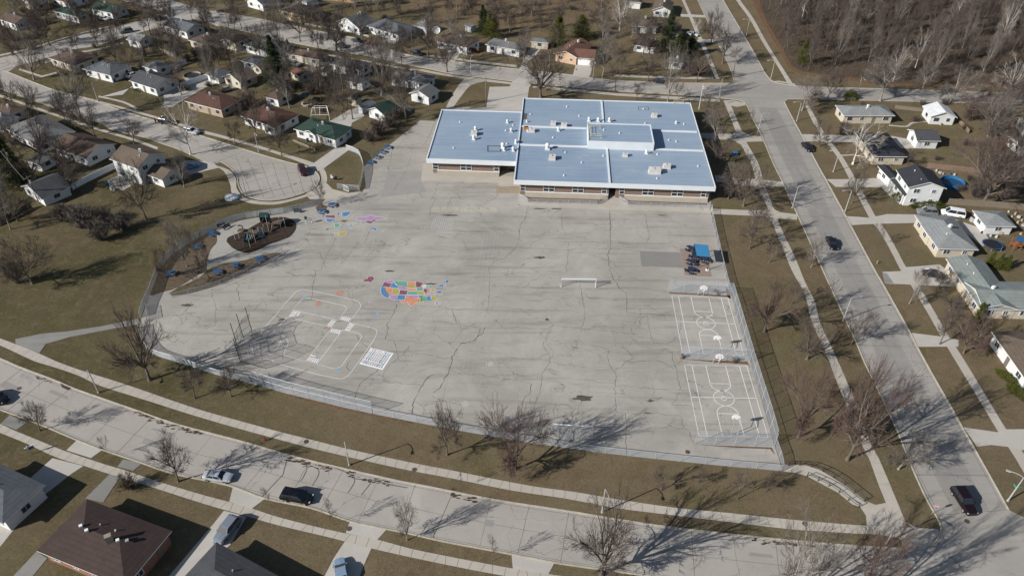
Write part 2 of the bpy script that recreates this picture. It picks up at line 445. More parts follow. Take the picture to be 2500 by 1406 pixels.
# west half of the road net: front street
b = MB(); b.poly(NK + SK[::-1], Z1); struct('front_street', b, 'road')
b = MB()
b.poly(AVW + [G(1826, 262), G(1918, 256)] + AVE[::-1] , Z1 + .004)
b.poly(W("2203,1336 2230,1338 2254,1336 2272,1329 2286,1317 2294,1303 2297,1288 2292,1272 2285,1258 2462,1244 2500,1262 2600,1300 2600,1520 2420,1500 2200,1475"), Z1 + .004)
b.poly([G(1826, 262)] + CORN2[1:] + [G(1760, 241), G(1760, 204)] + NWA[::-1][1:] + NEN[::-1] + [G(2700, 262)] + NEC[::-1], Z1 + .004)
struct('avenue', b, 'avenue')
b = MB(); b.poly([G(1760, 204)] + NWS[1:] + [G(240, -40)] + STS[::-1][:-2] + [G(1760, 241)], Z1); struct('north_street', b, 'road')
WU = smooth_line(W("0,142 80,124 140,104 200,86 280,68 340,52 400,38"), 3)
WL = smooth_line(W("470,52 400,66 330,84 240,112 180,122 112,144 60,158 0,174"), 3)
b = MB(); b.poly(W("-120,170") + WU + W("470,20") + WL + W("-120,210"), Z1 + .002); struct('west_street', b, 'road')
CU = smooth_line(W("-60,160 0,172 22,178 80,201 140,223 220,243 280,265 330,281 420,308 500,335 570,357 630,376 700,396 750,408 770,419 780,434 776,450 764,462 740,473 700,485 660,490 622,486 594,474 582,452 578,430 562,410 540,396"), 3)
CL = smooth_line(W("516,402 470,380 430,363 386,348 356,337 276,318 250,303 200,287 130,263 60,239 0,219 -60,205"), 3)
b = MB(); b.poly(CU + CL, Z1 + .003); struct('cul_de_sac_street', b, 'road')
b = MB(); b.poly(W("-60,160 30,182 24,222 -60,212"), Z1 + .006); b.poly(W("20,176 60,150 0,174 -60,190"), Z1 + .0062)
struct('street_corner', b, 'road')

kb = MB(); KH = .13
for L in (NK, SK, CORNER, AVW, CORN2, STS[:40], AVE, NEC, NEN, NWA, NWS[:36], CU, CL, WU, WL): kb.kerb(L, .22, 0, KH)
struct('kerbs', kb, mat((.42, .385, .31), .95, .2, .8, name='kerb_concrete'))

# ---- slab joints and traced cracks
jb = MB()
NKr = resample(NK, 4.6); 
def joints(A, B, step, z, wid=.07, frac=(0.5,), skip=None):
    a = resample(A, step); B2 = resample(B, .8)
    bb = [min(B2, key=lambda r, p=p: (r - p).length) for p in a]
    m = len(a)
    for i in range(m):
        w = wid * rnd.choice((.7, 1, 1, 1.6))
        k = [a[i].lerp(bb[i], t) + Vector((rnd.uniform(-.06, .06), rnd.uniform(-.06, .06), 0)) for t in (0, .25, .5, .75, 1)]
        jb.strip(k, w, z)
    for f in frac:
        L = [a[i].lerp(bb[i], f) for i in range(m)]; jb.strip(L, wid * .8, z)
joints(NK, SK, 6.1, Z1 + .004, .06, (.055, .5, .945))
joints(AVW, AVE[::-1] if (AVE[0] - AVW[0]).length > (AVE[-1] - AVW[0]).length else AVE, 7.6, Z1 + .009, .07, (.05, .27, .5, .73, .95))
lane = MB()
def avrow(f0, f1, A=AVW, B_=AVE):
    a = resample(A, 5); B2 = resample(B_, .8); bb = [min(B2, key=lambda r, p=p: (r - p).length) for p in a]
    for i in range(len(a) - 1): lane.face([Vector((*a[i].lerp(bb[i], f1).xy, Z1 + .007)), Vector((*a[i + 1].lerp(bb[i + 1], f1).xy, Z1 + .007)), Vector((*a[i + 1].lerp(bb[i + 1], f0).xy, Z1 + .007)), Vector((*a[i].lerp(bb[i], f0).xy, Z1 + .007))])
avrow(.285, .495); avrow(.505, .715)
struct('worn_lanes', lane, paving_mat('lane_concrete', (.235, .225, .208), (.19, .18, .165), (.27, .255, .235), crack=.10))
joints(STS[2:], NWS[2:], 7, Z1 + .008, .06, (.5,))
joints(CU[3:42], [p for p in CL[::-1]][3:], 6, Z1 + .0075, .06, (.5,))
for s in ("582,452 700,486", "594,474 780,434", "560,410 764,462"): pass
for k in range(7):
    a = G(588 + k * 28, 408 - 0 * k); jb.strip([G(575 + k * 30, 380 + k * 6), G(600 + k * 28, 440 + k * 5), G(618 + k * 26, 484 - k * 1.6)], .08, Z1 + .008)
for s in ("560,432 640,400 700,396", "584,452 680,425 765,419", "600,478 690,452 778,440", "640,489 700,472 760,462"): jb.strip(W(s), .08, Z1 + .008)
# arched cracks along the north gutter of the front street
for s in ("706,1120 720,1128 738,1124 750,1140 740,1165 733,1174", "738,1140 755,1136 775,1144 778,1158 762,1186", "780,1145 800,1136 840,1150 866,1168 858,1190 849,1202", "866,1168 900,1172 905,1178 882,1208", "905,1170 950,1182 995,1190", "700,1122 690,1160 686,1163 640,1212"):
    jb.strip(smooth_line(W(s), 3), .16, Z1 + .006)
struct('pavement_joints', jb, 'joint')
db = MB()
for s, w in (("702,1121 740,1126 755,1133", .8), ("770,1138 820,1146 860,1158 905,1172 950,1180", .7), ("1105,1209 1130,1215 1150,1219", .9), ("330,1006 360,1018 400,1032 440,1044 490,1056", .7), ("88,920 120,932", .6), ("1830,1316 1900,1322 1980,1330", .7), ("596,478 640,491 700,487 745,474", .5)):
    P = resample(smooth_line(W(s), 3), .6); P = [p + Vector((rnd.gauss(0, .12), rnd.gauss(0, .12), 0)) for p in P]
    for p in P:
        for _ in range(4):
            if rnd.random() < .35: continue
            q = p + Vector((rnd.gauss(0, .35), rnd.gauss(0, w * .35), 0)); n = 6; r_ = rnd.uniform(.08, .38) * (w + .3)
            db.face([(q.x + r_ * 1.6 * cos(2 * pi * i / n) * rnd.uniform(.5, 1.2), q.y + r_ * .6 * sin(2 * pi * i / n) * rnd.uniform(.5, 1.2), Z1 + .009 + .00025 * (len(db.f) % 40)) for i in range(n)])
db.poly(W("146,934 152,930 168,941 174,949 166,952 152,946"), Z1 + .022)
struct('gutter_debris', db, mat((.07, .05, .035), 1, .4, 2, name='gutter_dirt'))

pr_ = random.Random(44); pp = MB()
for i in range(26):
    L0, L1 = (AVW, AVE) if i % 2 else (NK, SK)
    k = pr_.randrange(4, len(L0) - 6); a = L0[k]; q = min(L1, key=lambda r: (r - a).length); f = pr_.uniform(.15, .8); c = a.lerp(q, f); d = (L0[k + 1] - a).normalized(); n_ = Vector((-d.y, d.x, 0)); w_, l_ = pr_.uniform(.4, 1.5), pr_.uniform(1.0, 5.0)
    P_ = [c + d * sx_ * l_ / 2 * pr_.uniform(.8, 1.1) + n_ * sy_ * w_ / 2 * pr_.uniform(.8, 1.1) for sx_, sy_ in ((-1, -1), (1, -1), (1, 1), (-1, 1))]
    pp.poly(P_, Z1 + .0105 + .0003 * i)
struct('street_patches', pp, paving_mat('street_patch', (.25, .235, .215), (.19, .178, .16), (.29, .27, .25), streak=False))
# ---- walks
wb = MB()
def ribbon(a, b_, z=Z3): wb.poly(smooth_line(W(a), 3) + smooth_line(W(b_), 3)[::-1], z)
NWu = "-200,750 -80,798 0,826 38,840 96,863 140,883 204,906 306,938 416,976 498,1003 588,1028 672,1051 760,1073 856,1097 1000,1128 1104,1148 1203,1168 1305,1187 1407,1201 1500,1217 1642,1238 1783,1252 1923,1267 2037,1277 2114,1282 2180,1280"
NWl = "-200,768 -80,814 0,843 80,880 128,895 192,917 246,942 360,978 470,1013 576,1044 664,1068 754,1092 872,1120 1000,1148 1102,1167 1250,1197 1378,1216 1500,1239 1642,1257 1785,1274 1927,1291 2000,1296 2071,1301 2142,1304 2200,1314"
SWu = "-200,955 -100,995 0,1034 34,1050 100,1077 160,1101 262,1135 301,1146 386,1175 500,1209 598,1235 667,1258 754,1281 846,1302 923,1317 1000,1338 1087,1356 1175,1373 1252,1387 1344,1401 1541,1432"
SWl = "-200,976 -100,1016 0,1056 66,1083 140,1117 203,1136 268,1157 372,1189 500,1230 598,1258 677,1281 795,1309 842,1321 907,1338 1000,1359 1110,1382 1232,1405 1500,1450"
ribbon(NWu, NWl); ribbon(SWu, SWl)
ribbon("2163,1290 2179,1279 2163,1228 2144,1181 2122,1120 2112,1104 2096,1060 2066,988 2038,920 2018,866 1980,780 1966,722 1932,658 1912,608 1892,560 1874,508 1850,456 1834,400 1810,356 1798,326 1780,280 1766,246",
       "2200,1300 2214,1287 2183,1207 2146,1120 2130,1092 2112,1048 2076,952 2038,864 2002,788 1990,738 1966,690 1940,626 1908,560 1890,510 1866,450 1851,398 1826,354 1813,325 1794,280 1780,246", Z3 + .004)
ribbon("2520,1190 2480,1120 2438,1056 2400,992 2360,926 2320,860 2296,820 2268,770 2226,700 2200,662 2170,604 2144,560 2122,532 2074,438 2044,384 2006,334 1980,290 1966,258",
       "2540,1170 2502,1110 2458,1050 2418,985 2376,915 2337,852 2312,815 2284,765 2241,695 2214,656 2184,600 2158,556 2136,526 2088,436 2056,382 2017,332 1990,286 1976,258", Z3 + .004)
ribbon("1640,-40 1664,0 1692,66 1720,130 1748,194", "1648,-40 1671,0 1701,66 1730,130 1757,194")
ribbon("1775,-40 1796,0 1828,44 1858,98 1892,152 1926,210", "1786,-40 1806,0 1838,44 1868,98 1900,150 1938,209")
ribbon("1500,228 1640,236 1758,243", "1500,234 1640,243 1758,250", Z3 + .002)
ribbon("1300,209 1400,218 1500,228", "1300,215 1400,224 1500,234", Z3 + .002)
ribbon("1030,170 1104,184 1170,192 1248,202", "1030,175 1104,189 1170,198 1248,207", Z3 + .002)
ribbon("700,114 790,131 900,150 1000,168 1030,170", "700,118 790,135 900,155 1000,173 1030,175", Z3)
ribbon("1176,196 1140,190 1112,220 1086,268", "1190,198 1152,208 1132,228 1103,268", Z3 + .006)
ribbon("1050,141 1104,146 1170,155 1262,165", "1050,136 1104,141 1170,150 1262,160")
ribbon("1500,188 1640,193 1742,194", "1500,183 1640,188 1740,189")
ribbon("700,50 760,64 860,82 900,92", "700,45 760,59 860,77 900,87")
for A_, B_ in (("1708,325 1788,328 1800,322 1812,322 1830,331 1857,333 1863,346 1824,347 1812,356 1790,343 1710,337", 0), ("1744,428 1800,436 1850,438 1910,444 1916,457 1862,455 1850,456 1806,452 1748,443", 0), ("1736,510 1840,514 1874,513 1890,512 1908,519 1946,524 1946,537 1900,534 1890,548 1870,529 1740,523", 0)):
    wb.poly(W(A_), Z3 + .007)
wb.poly(W("1909,1150 1943,1154 1970,1162 2000,1178 2045,1202 2081,1231 2100,1237 2114,1258 2116,1282 2180,1280 2163,1227 2138,1232 2112,1222 2067,1187 2026,1161 2000,1146 1968,1136 1915,1133"), Z3 + .009)
wb.poly(W("2180,1281 2214,1287 2291,1291 2294,1303 2286,1316 2272,1327 2254,1335 2206,1338 2197,1312"), Z3 + .010)
wb.poly(W("1766,246 1792,246 1818,252 1820,258 1800,262 1780,258"), Z3 + .01)
wb.poly(W("1940,210 1926,206 1900,202 1885,200 1900,198 1925,202 1943,206"), Z3 + .01)
# cul-de-sac walks
wb.poly(smooth_line(W("500,404 516,404 546,418 562,450 566,472 586,488 620,498 670,500 710,492 750,480"), 3) + smooth_line(W("750,474 710,486 670,493 630,491 596,482 578,460 576,436 560,416 520,402"), 3), Z3)
ribbon("200,236 280,257 400,290 500,320 532,328 632,356 688,374 730,386 776,402 790,412 798,430 796,450 780,466 752,476", "200,240 280,262 400,296 500,327 532,335 632,363 688,381 720,392 760,408 776,414 784,430 782,448 766,462 745,474", Z3 + .002)
wb.poly(W("745,476 776,462 798,448 812,462 850,472 880,468 895,482 800,486 757,487"), Z3 + .006)
ribbon("-60,226 0,232 60,252 130,276 200,300 250,316 330,340 386,360", "-60,232 0,238 60,258 130,282 200,306 250,322 330,346 384,366")
ribbon("0,138 80,120 140,100 200,83 280,64", "0,134 80,116 140,97 200,80 280,61")
ribbon("110,152 180,130 240,119 300,104", "110,156 180,134 240,123 300,108")
ribbon("46,172 96,188 104,189 140,180", "48,168 98,184 104,185 136,177")
ribbon("240,238 300,252 330,268", "240,234 302,248 336,264")
ribbon("2170,305 2210,308 2225,299 2260,296", "2170,308 2214,311 2230,302 2262,299")
ribbon("2045,379 2085,377", "2045,382 2085,380")
struct('sidewalks', wb, 'walk')
# expansion joints across the two long front walks
jb = MB()
def walkjoints(a, c, step):
    A = resample(smooth_line(W(a), 3), step); B = resample(smooth_line(W(c), 3), 1.0)
    for p in A:
        q = min(B, key=lambda r: (r - p).length)
        jb.strip([p, q], .032, Z3 + .016)
walkjoints(NWl, NWu, 1.75); walkjoints(SWl, SWu, 1.75)
walkjoints("2144,1181 2122,1120 2096,1060 2038,920 1966,722 1912,608 1874,508 1834,400 1798,326", "2183,1207 2146,1120 2112,1048 2076,952 1990,738 1940,626 1890,510 1851,398 1813,325", 2.2)
struct('sidewalk_joints', jb, 'joint')

# ---- driveways and aprons
dv = MB(); od = MB()
for s in ("188,1074 250,1098 222,1118 162,1099", "569,1187 648,1216 614,1242 560,1224", "854,1273 943,1293 921,1317 844,1301", "1249,1354 1354,1373 1338,1402 1252,1387",
          "128,1118 204,1137 172,1158 100,1215 28,1300 0,1335 -60,1335 60,1180", "547,1246 602,1261 562,1330 440,1430 400,1420 520,1280", "842,1321 907,1338 886,1384 870,1430 780,1430 815,1362",
          "2352,1043 2436,1055 2454,1048 2540,1047 2540,1100 2484,1098 2462,1091 2420,1086 2385,1090", "2222,812 2300,822 2340,830 2340,846 2240,847",
          "2154,664 2200,662 2208,653 2294,646 2306,655 2330,690 2330,700 2200,694 2160,693", "2064,528 2124,532 2166,523 2232,524 2300,524 2400,560 2420,595 2400,602 2330,548 2232,545 2140,547 2080,550",
          "2018,438 2080,438 2148,435 2170,455 2154,458 2040,457", "2150,456 2170,456 2200,482 2206,500 2196,498 2176,484", "1954,328 2090,332 2180,333 2215,340 2240,362 2214,364 2090,348 1966,346",
          "1195,213 1244,212 1250,200 1268,190 1300,204 1292,214 1288,240 1272,272 1186,270", "818,362 844,360 850,368 790,412 776,418 750,410", "300,232 318,214 356,196 350,206 244,238",
          "400,220 440,213 520,180 560,192 500,215 420,262 400,262", "1408,140 1450,144 1442,182 1436,192 1398,186 1404,165", "1290,150 1308,138 1320,120 1300,114 1290,125 1266,172 1290,178",
          "1112,150 1130,120 1110,118 1088,140 1084,148", "730,190 790,168 800,160 760,158 700,180", "395,258 420,262 440,225 470,215 500,205 560,192 556,186 500,196 440,212", "640,-6 668,-2 690,8 640,18", "1660,35 1720,38 1722,44 1662,42",
          "1700,98 1745,96 1750,106 1706,104", "800,300 850,270 880,262 890,285 860,300 850,330", "930,100 975,85 1000,75 1000,92 960,108", "512,60 560,52 590,40 560,60 530,66", "516,395 536,410 500,418 460,428 430,408 455,392", "262,440 300,425 330,448 300,466 268,456"):
    dv.poly(W(s), Z4 + .003 + .0004 * (len(dv.f) % 23))
struct('driveways', dv, 'drive')
for s in ("24,1013 66,1031 40,1049 2,1034", "301,1121 348,1130 325,1149 287,1139", "268,1157 292,1166 252,1226 208,1217", "89,1346 116,1362 60,1430 10,1430", "2154,666 2165,668 2182,692 2160,693", "38,828 100,815 166,809 250,796 336,778 344,790 330,793 280,802 170,823 112,840 96,862 38,841"):
    od.poly(W(s), Z4 + .016)
struct('old_asphalt_paths', od, 'oldwalk')

# ---- school playground paving
yard_px = "1026,294 1062,296 1100,262 1290,262 1700,300 1735,470 1736,520 1750,585 1766,650 1784,718 1830,880 1878,1040 1888,1080 1903,1124 1909,1150 1862,1145 1777,1138 1650,1125 1564,1116 1478,1106 1434,1101 1280,1078 1144,1055 1022,1032 910,1011 840,995 776,979 708,963 640,943 552,921 500,906 460,892 420,880 372,864 350,838 340,800 346,774 366,720 392,700 420,722 456,718 490,709 527,698 593,670 642,644 690,614 728,572 745,545 752,530 735,518 700,520 690,521 785,498 800,480 884,470 893,455 888,408 954,352 1000,316"
b = MB(); b.poly(W(yard_px), Z2 + .008); yard = struct('playground_paving', b, 'yard')
b = MB()
b.poly(smooth_line(W("527,563 545,548 590,538 664,526 735,517 756,520 768,530 762,545 745,572 720,595 690,613 682,622 640,622 600,635 520,652 420,712 400,722 392,715 440,700 500,668 505,640 515,610 530,590 527,563"), 3), Z2 + .014)
struct('play_area_walk', b, paving_mat('play_area_concrete', (.30, .28, .25), (.22, .2, .18), (.34, .32, .29), streak=False))
b = MB(); b.poly(smooth_line(W("553,590 557,580 575,572 600,562 625,548 645,538 665,532 690,530 708,534 720,542 724,552 720,565 708,578 690,586 660,596 640,606 615,617 600,618 580,612 565,603 553,590"), 3), Z2 + .020); struct('mulch_bed', b, 'mulch')
b = MB()
b.poly(W("390,658 416,626 458,596 510,570 527,563 530,590 515,610 505,640 500,668 440,700 372,722 366,720"), Z2 + .011)
b.poly(W("500,672 520,655 600,636 640,622 668,617 688,618 645,642 593,668 527,697 456,717 440,712"), Z2 + .017)
b.poly(W("770,506 785,498 800,505 795,514 775,516"), Z2 + .012)
struct('bare_ground', b, 'dirt')
b = MB(); b.poly(W("828,370 850,366 876,378 884,394 888,420 880,452 860,456 824,458 800,452 796,432 790,412"), Z2 + .010); struct('lawn_patch', b, 'grass')
b = MB(); b.poly(W("1562,613 1660,617 1668,654 1566,650"), Z2 + .012); struct('asphalt_patches', b, 'patch')
b = MB(); b.poly(W("948,418 1030,418 1028,440 1040,470 930,482"), Z2 + .0115); struct('light_patch', b, paving_mat('light_patch', (.275, .262, .24), (.235, .222, .205), (.30, .285, .262), streak=False))
b = MB(); b.poly(W("1659,607 1700,607 1737,672 1737,676 1672,672"), Z2 + .016); b.poly(W("1659,607 1726,608 1737,676 1672,672"), Z2 + .018); struct('brick_pad', b, mat((.27, .205, .165), .95, .15, 2, name='brown_paving'))
b = MB()
b.poly(W("1033,400 1060,400 1060,425 1230,430 1268,434 1268,480 1290,495 1470,500 1500,480 1520,492 1545,500 1730,504 1734,520 1600,515 1450,512 1290,503 1268,500 1264,472 1218,470 1217,447 1028,441"), Z2 + .020)
struct('school_walk', b, 'walk')
b = MB()
b.poly(W("1284,482 1476,488 1460,495 1290,492"), Z2 + .026); b.poly(W("1520,490 1726,497 1726,502 1535,499"), Z2 + .026)
struct('planting_strip', b, 'rough')
b = MB()
for i in range(5): b.box(G(1243, 459 + i * 3.1) + Vector((0, 0, .06 + .03 * (5 - i))), (6.6, .35, .12 + .06 * (5 - i)), 0.03)
struct('entrance_steps', b, mat((.34, .28, .21), .9, .12, 1, name='tan_step'))
lb = MB()
for s in ("1634,714 1700,717 1782,722 1783,730 1776,726 1700,720 1634,717", "1772,700 1782,712 1784,730 1774,722", "1660,876 1740,880 1824,882 1834,900 1826,890 1740,884", "1697,1085 1800,1089 1884,1092 1892,1110 1880,1096 1800,1093", "1738,520 1744,545 1752,560 1748,560 1740,545", "690,962 840,1000 1010,1034 1010,1030 840,995 690,958"):
    lb.poly(W(s), Z2 + .03)
struct('drifted_leaves', lb, 'leaves')

# ---- traced cracks (pixel polylines, width in metres)
cr = MB()
CR = """.16 1268,560 1266,590 1262,600 1232,632
.10 1232,632 1212,635 1200,645 1193,655 1196,668 1194,690 1193,750
.09 1265,602 1330,607 1380,610 1420,606 1500,608 1564,613
.20 1488,520 1490,560 1491,605 1485,620 1486,645 1490,660 1498,685 1502,690 1510,700 1530,720 1531,765 1600,768 1650,770
.13 1388,592 1388,610 1385,640 1383,665
.13 1417,695 1425,740 1427,760 1425,790 1418,803
.09 1200,668 1260,668 1330,668 1370,672
.10 1200,699 1290,700 1305,703 1370,700
.09 1183,757 1200,749 1230,750 1250,754 1320,758 1350,757 1415,760
.10 1125,838 1160,836 1175,801 1235,803 1248,800 1340,803
.12 1340,803 1350,795 1395,800 1500,810 1560,816
.11 1333,770 1336,780 1350,795 1334,820 1335,825 1325,838 1335,858 1342,868 1343,884
.22 1186,800 1178,815 1165,825 1150,835 1125,838 1105,870 1103,880 1095,910 1080,935 1072,948 1058,960
.11 1000,861 1050,868 1103,877
.10 1095,906 1160,914 1240,926 1298,937
.16 1298,937 1294,957 1275,980 1272,1008 1273,1015
.12 1343,884 1325,910 1320,940 1315,970 1307,985
.09 1140,856 1220,865 1277,878 1312,875 1340,862
.09 1312,875 1325,880 1343,884 1400,893 1470,903 1490,905
.08 1400,926 1450,930 1500,936
.15 1103,754 1104,762 1116,789
.10 1006,745 1040,747 1080,750 1100,755 1130,758 1148,752
.11 1087,788 1120,792 1175,800
.20 969,742 960,770 946,790 945,812 940,830
.10 940,830 1000,835 1060,838
.12 962,830 966,845 975,880 1000,882
.11 998,845 990,860 950,890 935,915 936,932 1000,936 1028,940
.22 1060,912 1040,925 1030,942 1015,970 1008,990 1006,1010
.15 930,896 915,910 880,935 872,950 867,970
.12 1058,965 1065,973 1090,980 1095,1000 1098,1015
.20 700,664 720,673 740,673 765,675
.16 770,660 767,690 762,700 763,715 759,731 775,733
.13 759,731 740,739
.12 795,652 790,640 782,620 770,612
.10 700,664 735,655 770,660 782,658 795,635 795,625 812,600 820,580
.10 830,650 870,600 880,590
.12 890,592 893,585 905,560
.16 575,690 584,695 580,705 583,725 586,733
.09 516,707 525,713 540,705 560,695 600,680
.10 516,713 520,730 528,745 525,760 527,780 525,795 500,803
.13 525,805 560,808
.18 722,770 710,775 700,782 690,777 675,772
.09 620,757 640,735 635,735 690,700
.14 480,763 460,765 440,770 420,768 440,775 448,790
.12 480,750 470,742 466,738 460,752 445,768
.10 500,690 560,693 620,690
.16 870,818 880,835 895,845 905,860
.12 1064,483 1050,510 1050,530
.13 1070,445 1058,480 1049,492
.10 1063,463 1100,465 1120,475 1124,487
.11 1217,448 1216,470 1210,485 1190,492 1180,500 1163,502
.11 1000,481 1100,484 1180,489
.13 1289,500 1285,530 1270,550 1267,565
.15 1488,515 1490,535 1491,560
.12 1576,520 1580,560 1585,580 1578,592
.10 1370,520 1373,560 1380,575
.10 1360,590 1440,592 1500,592 1580,594 1640,597 1660,612
.10 1500,648 1580,652 1610,658 1620,670 1650,678 1700,680
.10 1502,700 1560,703 1625,712
.12 1580,768 1564,780 1563,800 1540,794 1500,790
.10 1580,770 1583,790 1590,825 1600,840
.14 1625,855 1638,862 1645,885 1650,900 1660,945 1661,952
.12 1505,880 1540,884 1600,880 1620,882 1630,890 1645,900
.12 1504,910 1502,940 1503,1005 1527,1008 1580,1010 1600,1008 1660,1016 1671,1040 1680,1050 1688,1070 1698,1085
.12 1500,940 1540,943 1600,948 1690,955
.14 1526,1010 1530,1040 1528,1080 1530,1110
.10 1500,905 1545,875 1540,865 1520,845 1500,840
.10 1580,975 1620,970 1590,982 1560,975
.11 1660,955 1650,980 1640,985
.10 1640,988 1690,990 1700,1000
.09 1672,770 1700,772 1790,778
.10 1661,772 1663,800 1655,820 1630,840 1600,838
.12 1485,855 1486,885 1497,905 1500,910
.10 1358,987 1350,1010 1355,1022
.10 1420,978 1410,1010 1405,1030
.08 1330,985 1390,990
.11 1240,990 1230,1000 1220,1020 1218,1030
.08 1440,695 1480,697 1500,690
.09 1340,840 1380,838 1383,850
.10 1420,840 1440,842 1480,850
.10 1540,800 1548,822 1600,826 1604,838
.12 680,905 662,915 661,925
.10 690,880 693,850
.08 610,740 590,760
.14 855,880 845,895 855,905
.09 888,580 892,572
.10 760,560 745,590 700,625 660,660
.12 1062,296 1050,330 1030,360 960,362 948,418
.08 1010,345 1000,400 960,470
.09 930,482 860,520 830,560"""
cr2 = random.Random(5)
for line in CR.split('\n'):
    w, s = line.split(' ', 1)
    P = resample(W(s), .7)
    P = [p + Vector((cr2.gauss(0, .10), cr2.gauss(0, .13), 0)) for p in P]
    cr.strip(P, [float(w) * .52 * cr2.uniform(.35, 1.35) for _ in P], Z2 + .0125)
struct('pavement_cracks', cr, 'crackm')
st = MB()
for cx, cy, rx, ry in ((1320, 629, 1.6, .5), (1424, 972, 2.3, .7), (950, 662, 1.3, .35), (1005, 753, .1, .1), (1050, 693, 1.8, .3), (460, 745, 1.4, .5), (1335, 780, .5, .4), (1100, 526, 2.6, .35), (1316, 510, 1.6, .3), (1360, 510, 1.6, .3), (1615, 526, 1.4, .25), (1590, 978, .7, .3), (1582, 1008, .8, .2), (690, 780, .9, .4), (800, 560, .4, .3), (840, 540, .8, .4)):
    c = G(cx, cy); n = 18
    st.face([(c.x + rx * cos(2 * pi * i / n) * cr2.uniform(.5, 1.2), c.y + ry * sin(2 * pi * i / n) * cr2.uniform(.5, 1.2), Z2 + .011) for i in range(n)])
struct('pavement_stains', st, mat((.10, .085, .065), 1, .4, 1.5, name='soil_stain'))

# ---- painted games on the paving
ZP = Z2 + .018
def child_paint(name, mb, m, label):
    o = mb.build(name, m); o.parent = yard; o['label'] = label; return o
q2 = [G(1671, 891), G(1822, 894), G(1875, 1067), G(1705, 1064)]
q1 = [G(1640, 722), G(1776, 728), G(1816, 867), G(1665, 861)]
def court(q, label):
    b = MB(); o = q[0]; U = (q[1] - q[0] + q[2] - q[3]) / 2; V = (q[3] - q[0] + q[2] - q[1]) / 2
    Lx, Ly = U.length, V.length; u = U / Lx; v = V / Ly
    def S(pts, w=.125, closed=False): b.strip([o + u * (x * Lx) + v * (y * Ly) for x, y in pts], w, ZP, 0, closed)
    S([(0, 0), (1, 0), (1, 1), (0, 1)], closed=True); S([(0, .477), (1, .477)])
    for x in (.12, .88): S([(x, 0), (x, 1)])
    rx = 1.83 / Lx; ry = 1.83 / Ly; k = .342
    for y0, sgn in ((0, 1), (1, -1)):
        yk = .275 if sgn == 1 else .70
        S([(k, y0), (k, yk)]); S([(1 - k, y0), (1 - k, yk)]); S([(k, yk), (1 - k, yk)])
        S([(.5 + (.5 - k) * cos(t), yk + sgn * ry * .98 * sin(t)) for t in [pi * i / 20 for i in range(21)]])
    for r in (1.0, .27): S([(.5 + r * rx * cos(t), .485 + r * ry * sin(t)) for t in [2 * pi * i / 32 for i in range(32)]], closed=True)
    child_paint('court_lines', b, 'line', label)
court(q1, 'white basketball court lines nearer the shade canopy'); court(q2, 'white basketball court lines nearer the corner gate')

def T(s, sc, ox, oy): return [G(ox + x / sc, oy + y / sc) for x, y in PT(s)]
tg = MB()
def tl(s, w=.10, closed=False): tg.strip(T(s, 5.857, 560, 690), w, ZP, 0, closed)
tl("460,735 470,680 500,640 590,545 800,300 950,130 1000,105 1060,98 1130,108 1480,180 1830,260 1870,300 1878,345 1840,400 1710,570 2060,650 2105,680 2112,720 2060,830 1720,1310 1640,1365 1580,1375 1300,1320 730,1170 640,1140 610,1100 560,1098 420,1090")
tl("905,390 1030,245 1080,222 1180,228 1640,328 1675,360 1670,390 1550,535", closed=True)
tl("940,520 1470,640 1090,1125 790,1045 775,1010 830,900 842,860 830,815 760,755 650,715 640,690 830,495")
tl("1620,675 1250,1165 1480,1225 1560,1220 1610,1185 1880,800 1890,760 1850,725 1620,675")
for q in ("905,405 985,415 925,490 840,490", "1460,530 1530,545 1460,635 1390,615", "1720,575 1790,600 1720,695 1645,680"):
    a = T(q, 5.857, 560, 690)
    for i in range(5): tg.face([Vector((*(p.xy), ZP)) for p in (a[0].lerp(a[3], i / 5 + .02), a[1].lerp(a[2], i / 5 + .02), a[1].lerp(a[2], i / 5 + .15), a[0].lerp(a[3], i / 5 + .15))][::-1])
for q in ("1610,480 1745,510 1710,560 1575,530", "1470,655 1600,680 1575,740 1435,705", "1150,1060 1290,1095 1255,1155 1105,1115"):
    a = T(q, 5.857, 560, 690)
    for i in range(5): tg.face([Vector((*(p.xy), ZP)) for p in (a[0].lerp(a[1], i / 5 + .02), a[0].lerp(a[1], i / 5 + .15), a[3].lerp(a[2], i / 5 + .15), a[3].lerp(a[2], i / 5 + .02))][::-1])
for q in ("1000,415 1020,420 980,475 960,470", "1165,1025 1240,1050 1225,1062 1150,1040", "755,860 775,905 755,905 740,862", "705,860 735,815 780,855 745,862", "315,915 340,920 350,985 325,980", "315,980 370,985 355,1008"):
    tg.poly(T(q, 5.857, 560, 690), ZP + .002)
c = G(656, 844); tg.strip([(c.x + 2.0 * cos(t), c.y + 2.0 * sin(t)) for t in [2 * pi * i / 28 for i in range(28)]], .08, ZP, 0, True)
child_paint('road_game_lines', tg, 'line', 'white painted toy road loop with zebra crossings and arrows')
yb = MB(); yel = mat((.45, .36, .14), .9, .2, 1, name='yellow_paint')
for s in ("960,215 925,260", "880,320 860,350", "1040,145 1075,150", "1300,210 1370,220", "1280,540 1350,555", "1755,395 1725,435", "1460,780 1415,830", "1375,880 1335,930", "1120,510 1180,520", "1960,695 2000,705 2020,730", "930,1150 990,1165", "1080,1190 1150,1205", "1240,1235 1310,1250", "1400,1280 1470,1295", "1570,1310 1610,1300 1640,1270", "1740,1130 1705,1180", "1820,1020 1785,1065", "1920,890 1880,945", "700,500 675,540"): yb.strip(T(s, 5.857, 560, 690), .09, ZP)
child_paint('lane_dashes', yb, yel, 'faded yellow lane dashes of the toy road')
cb = MB()
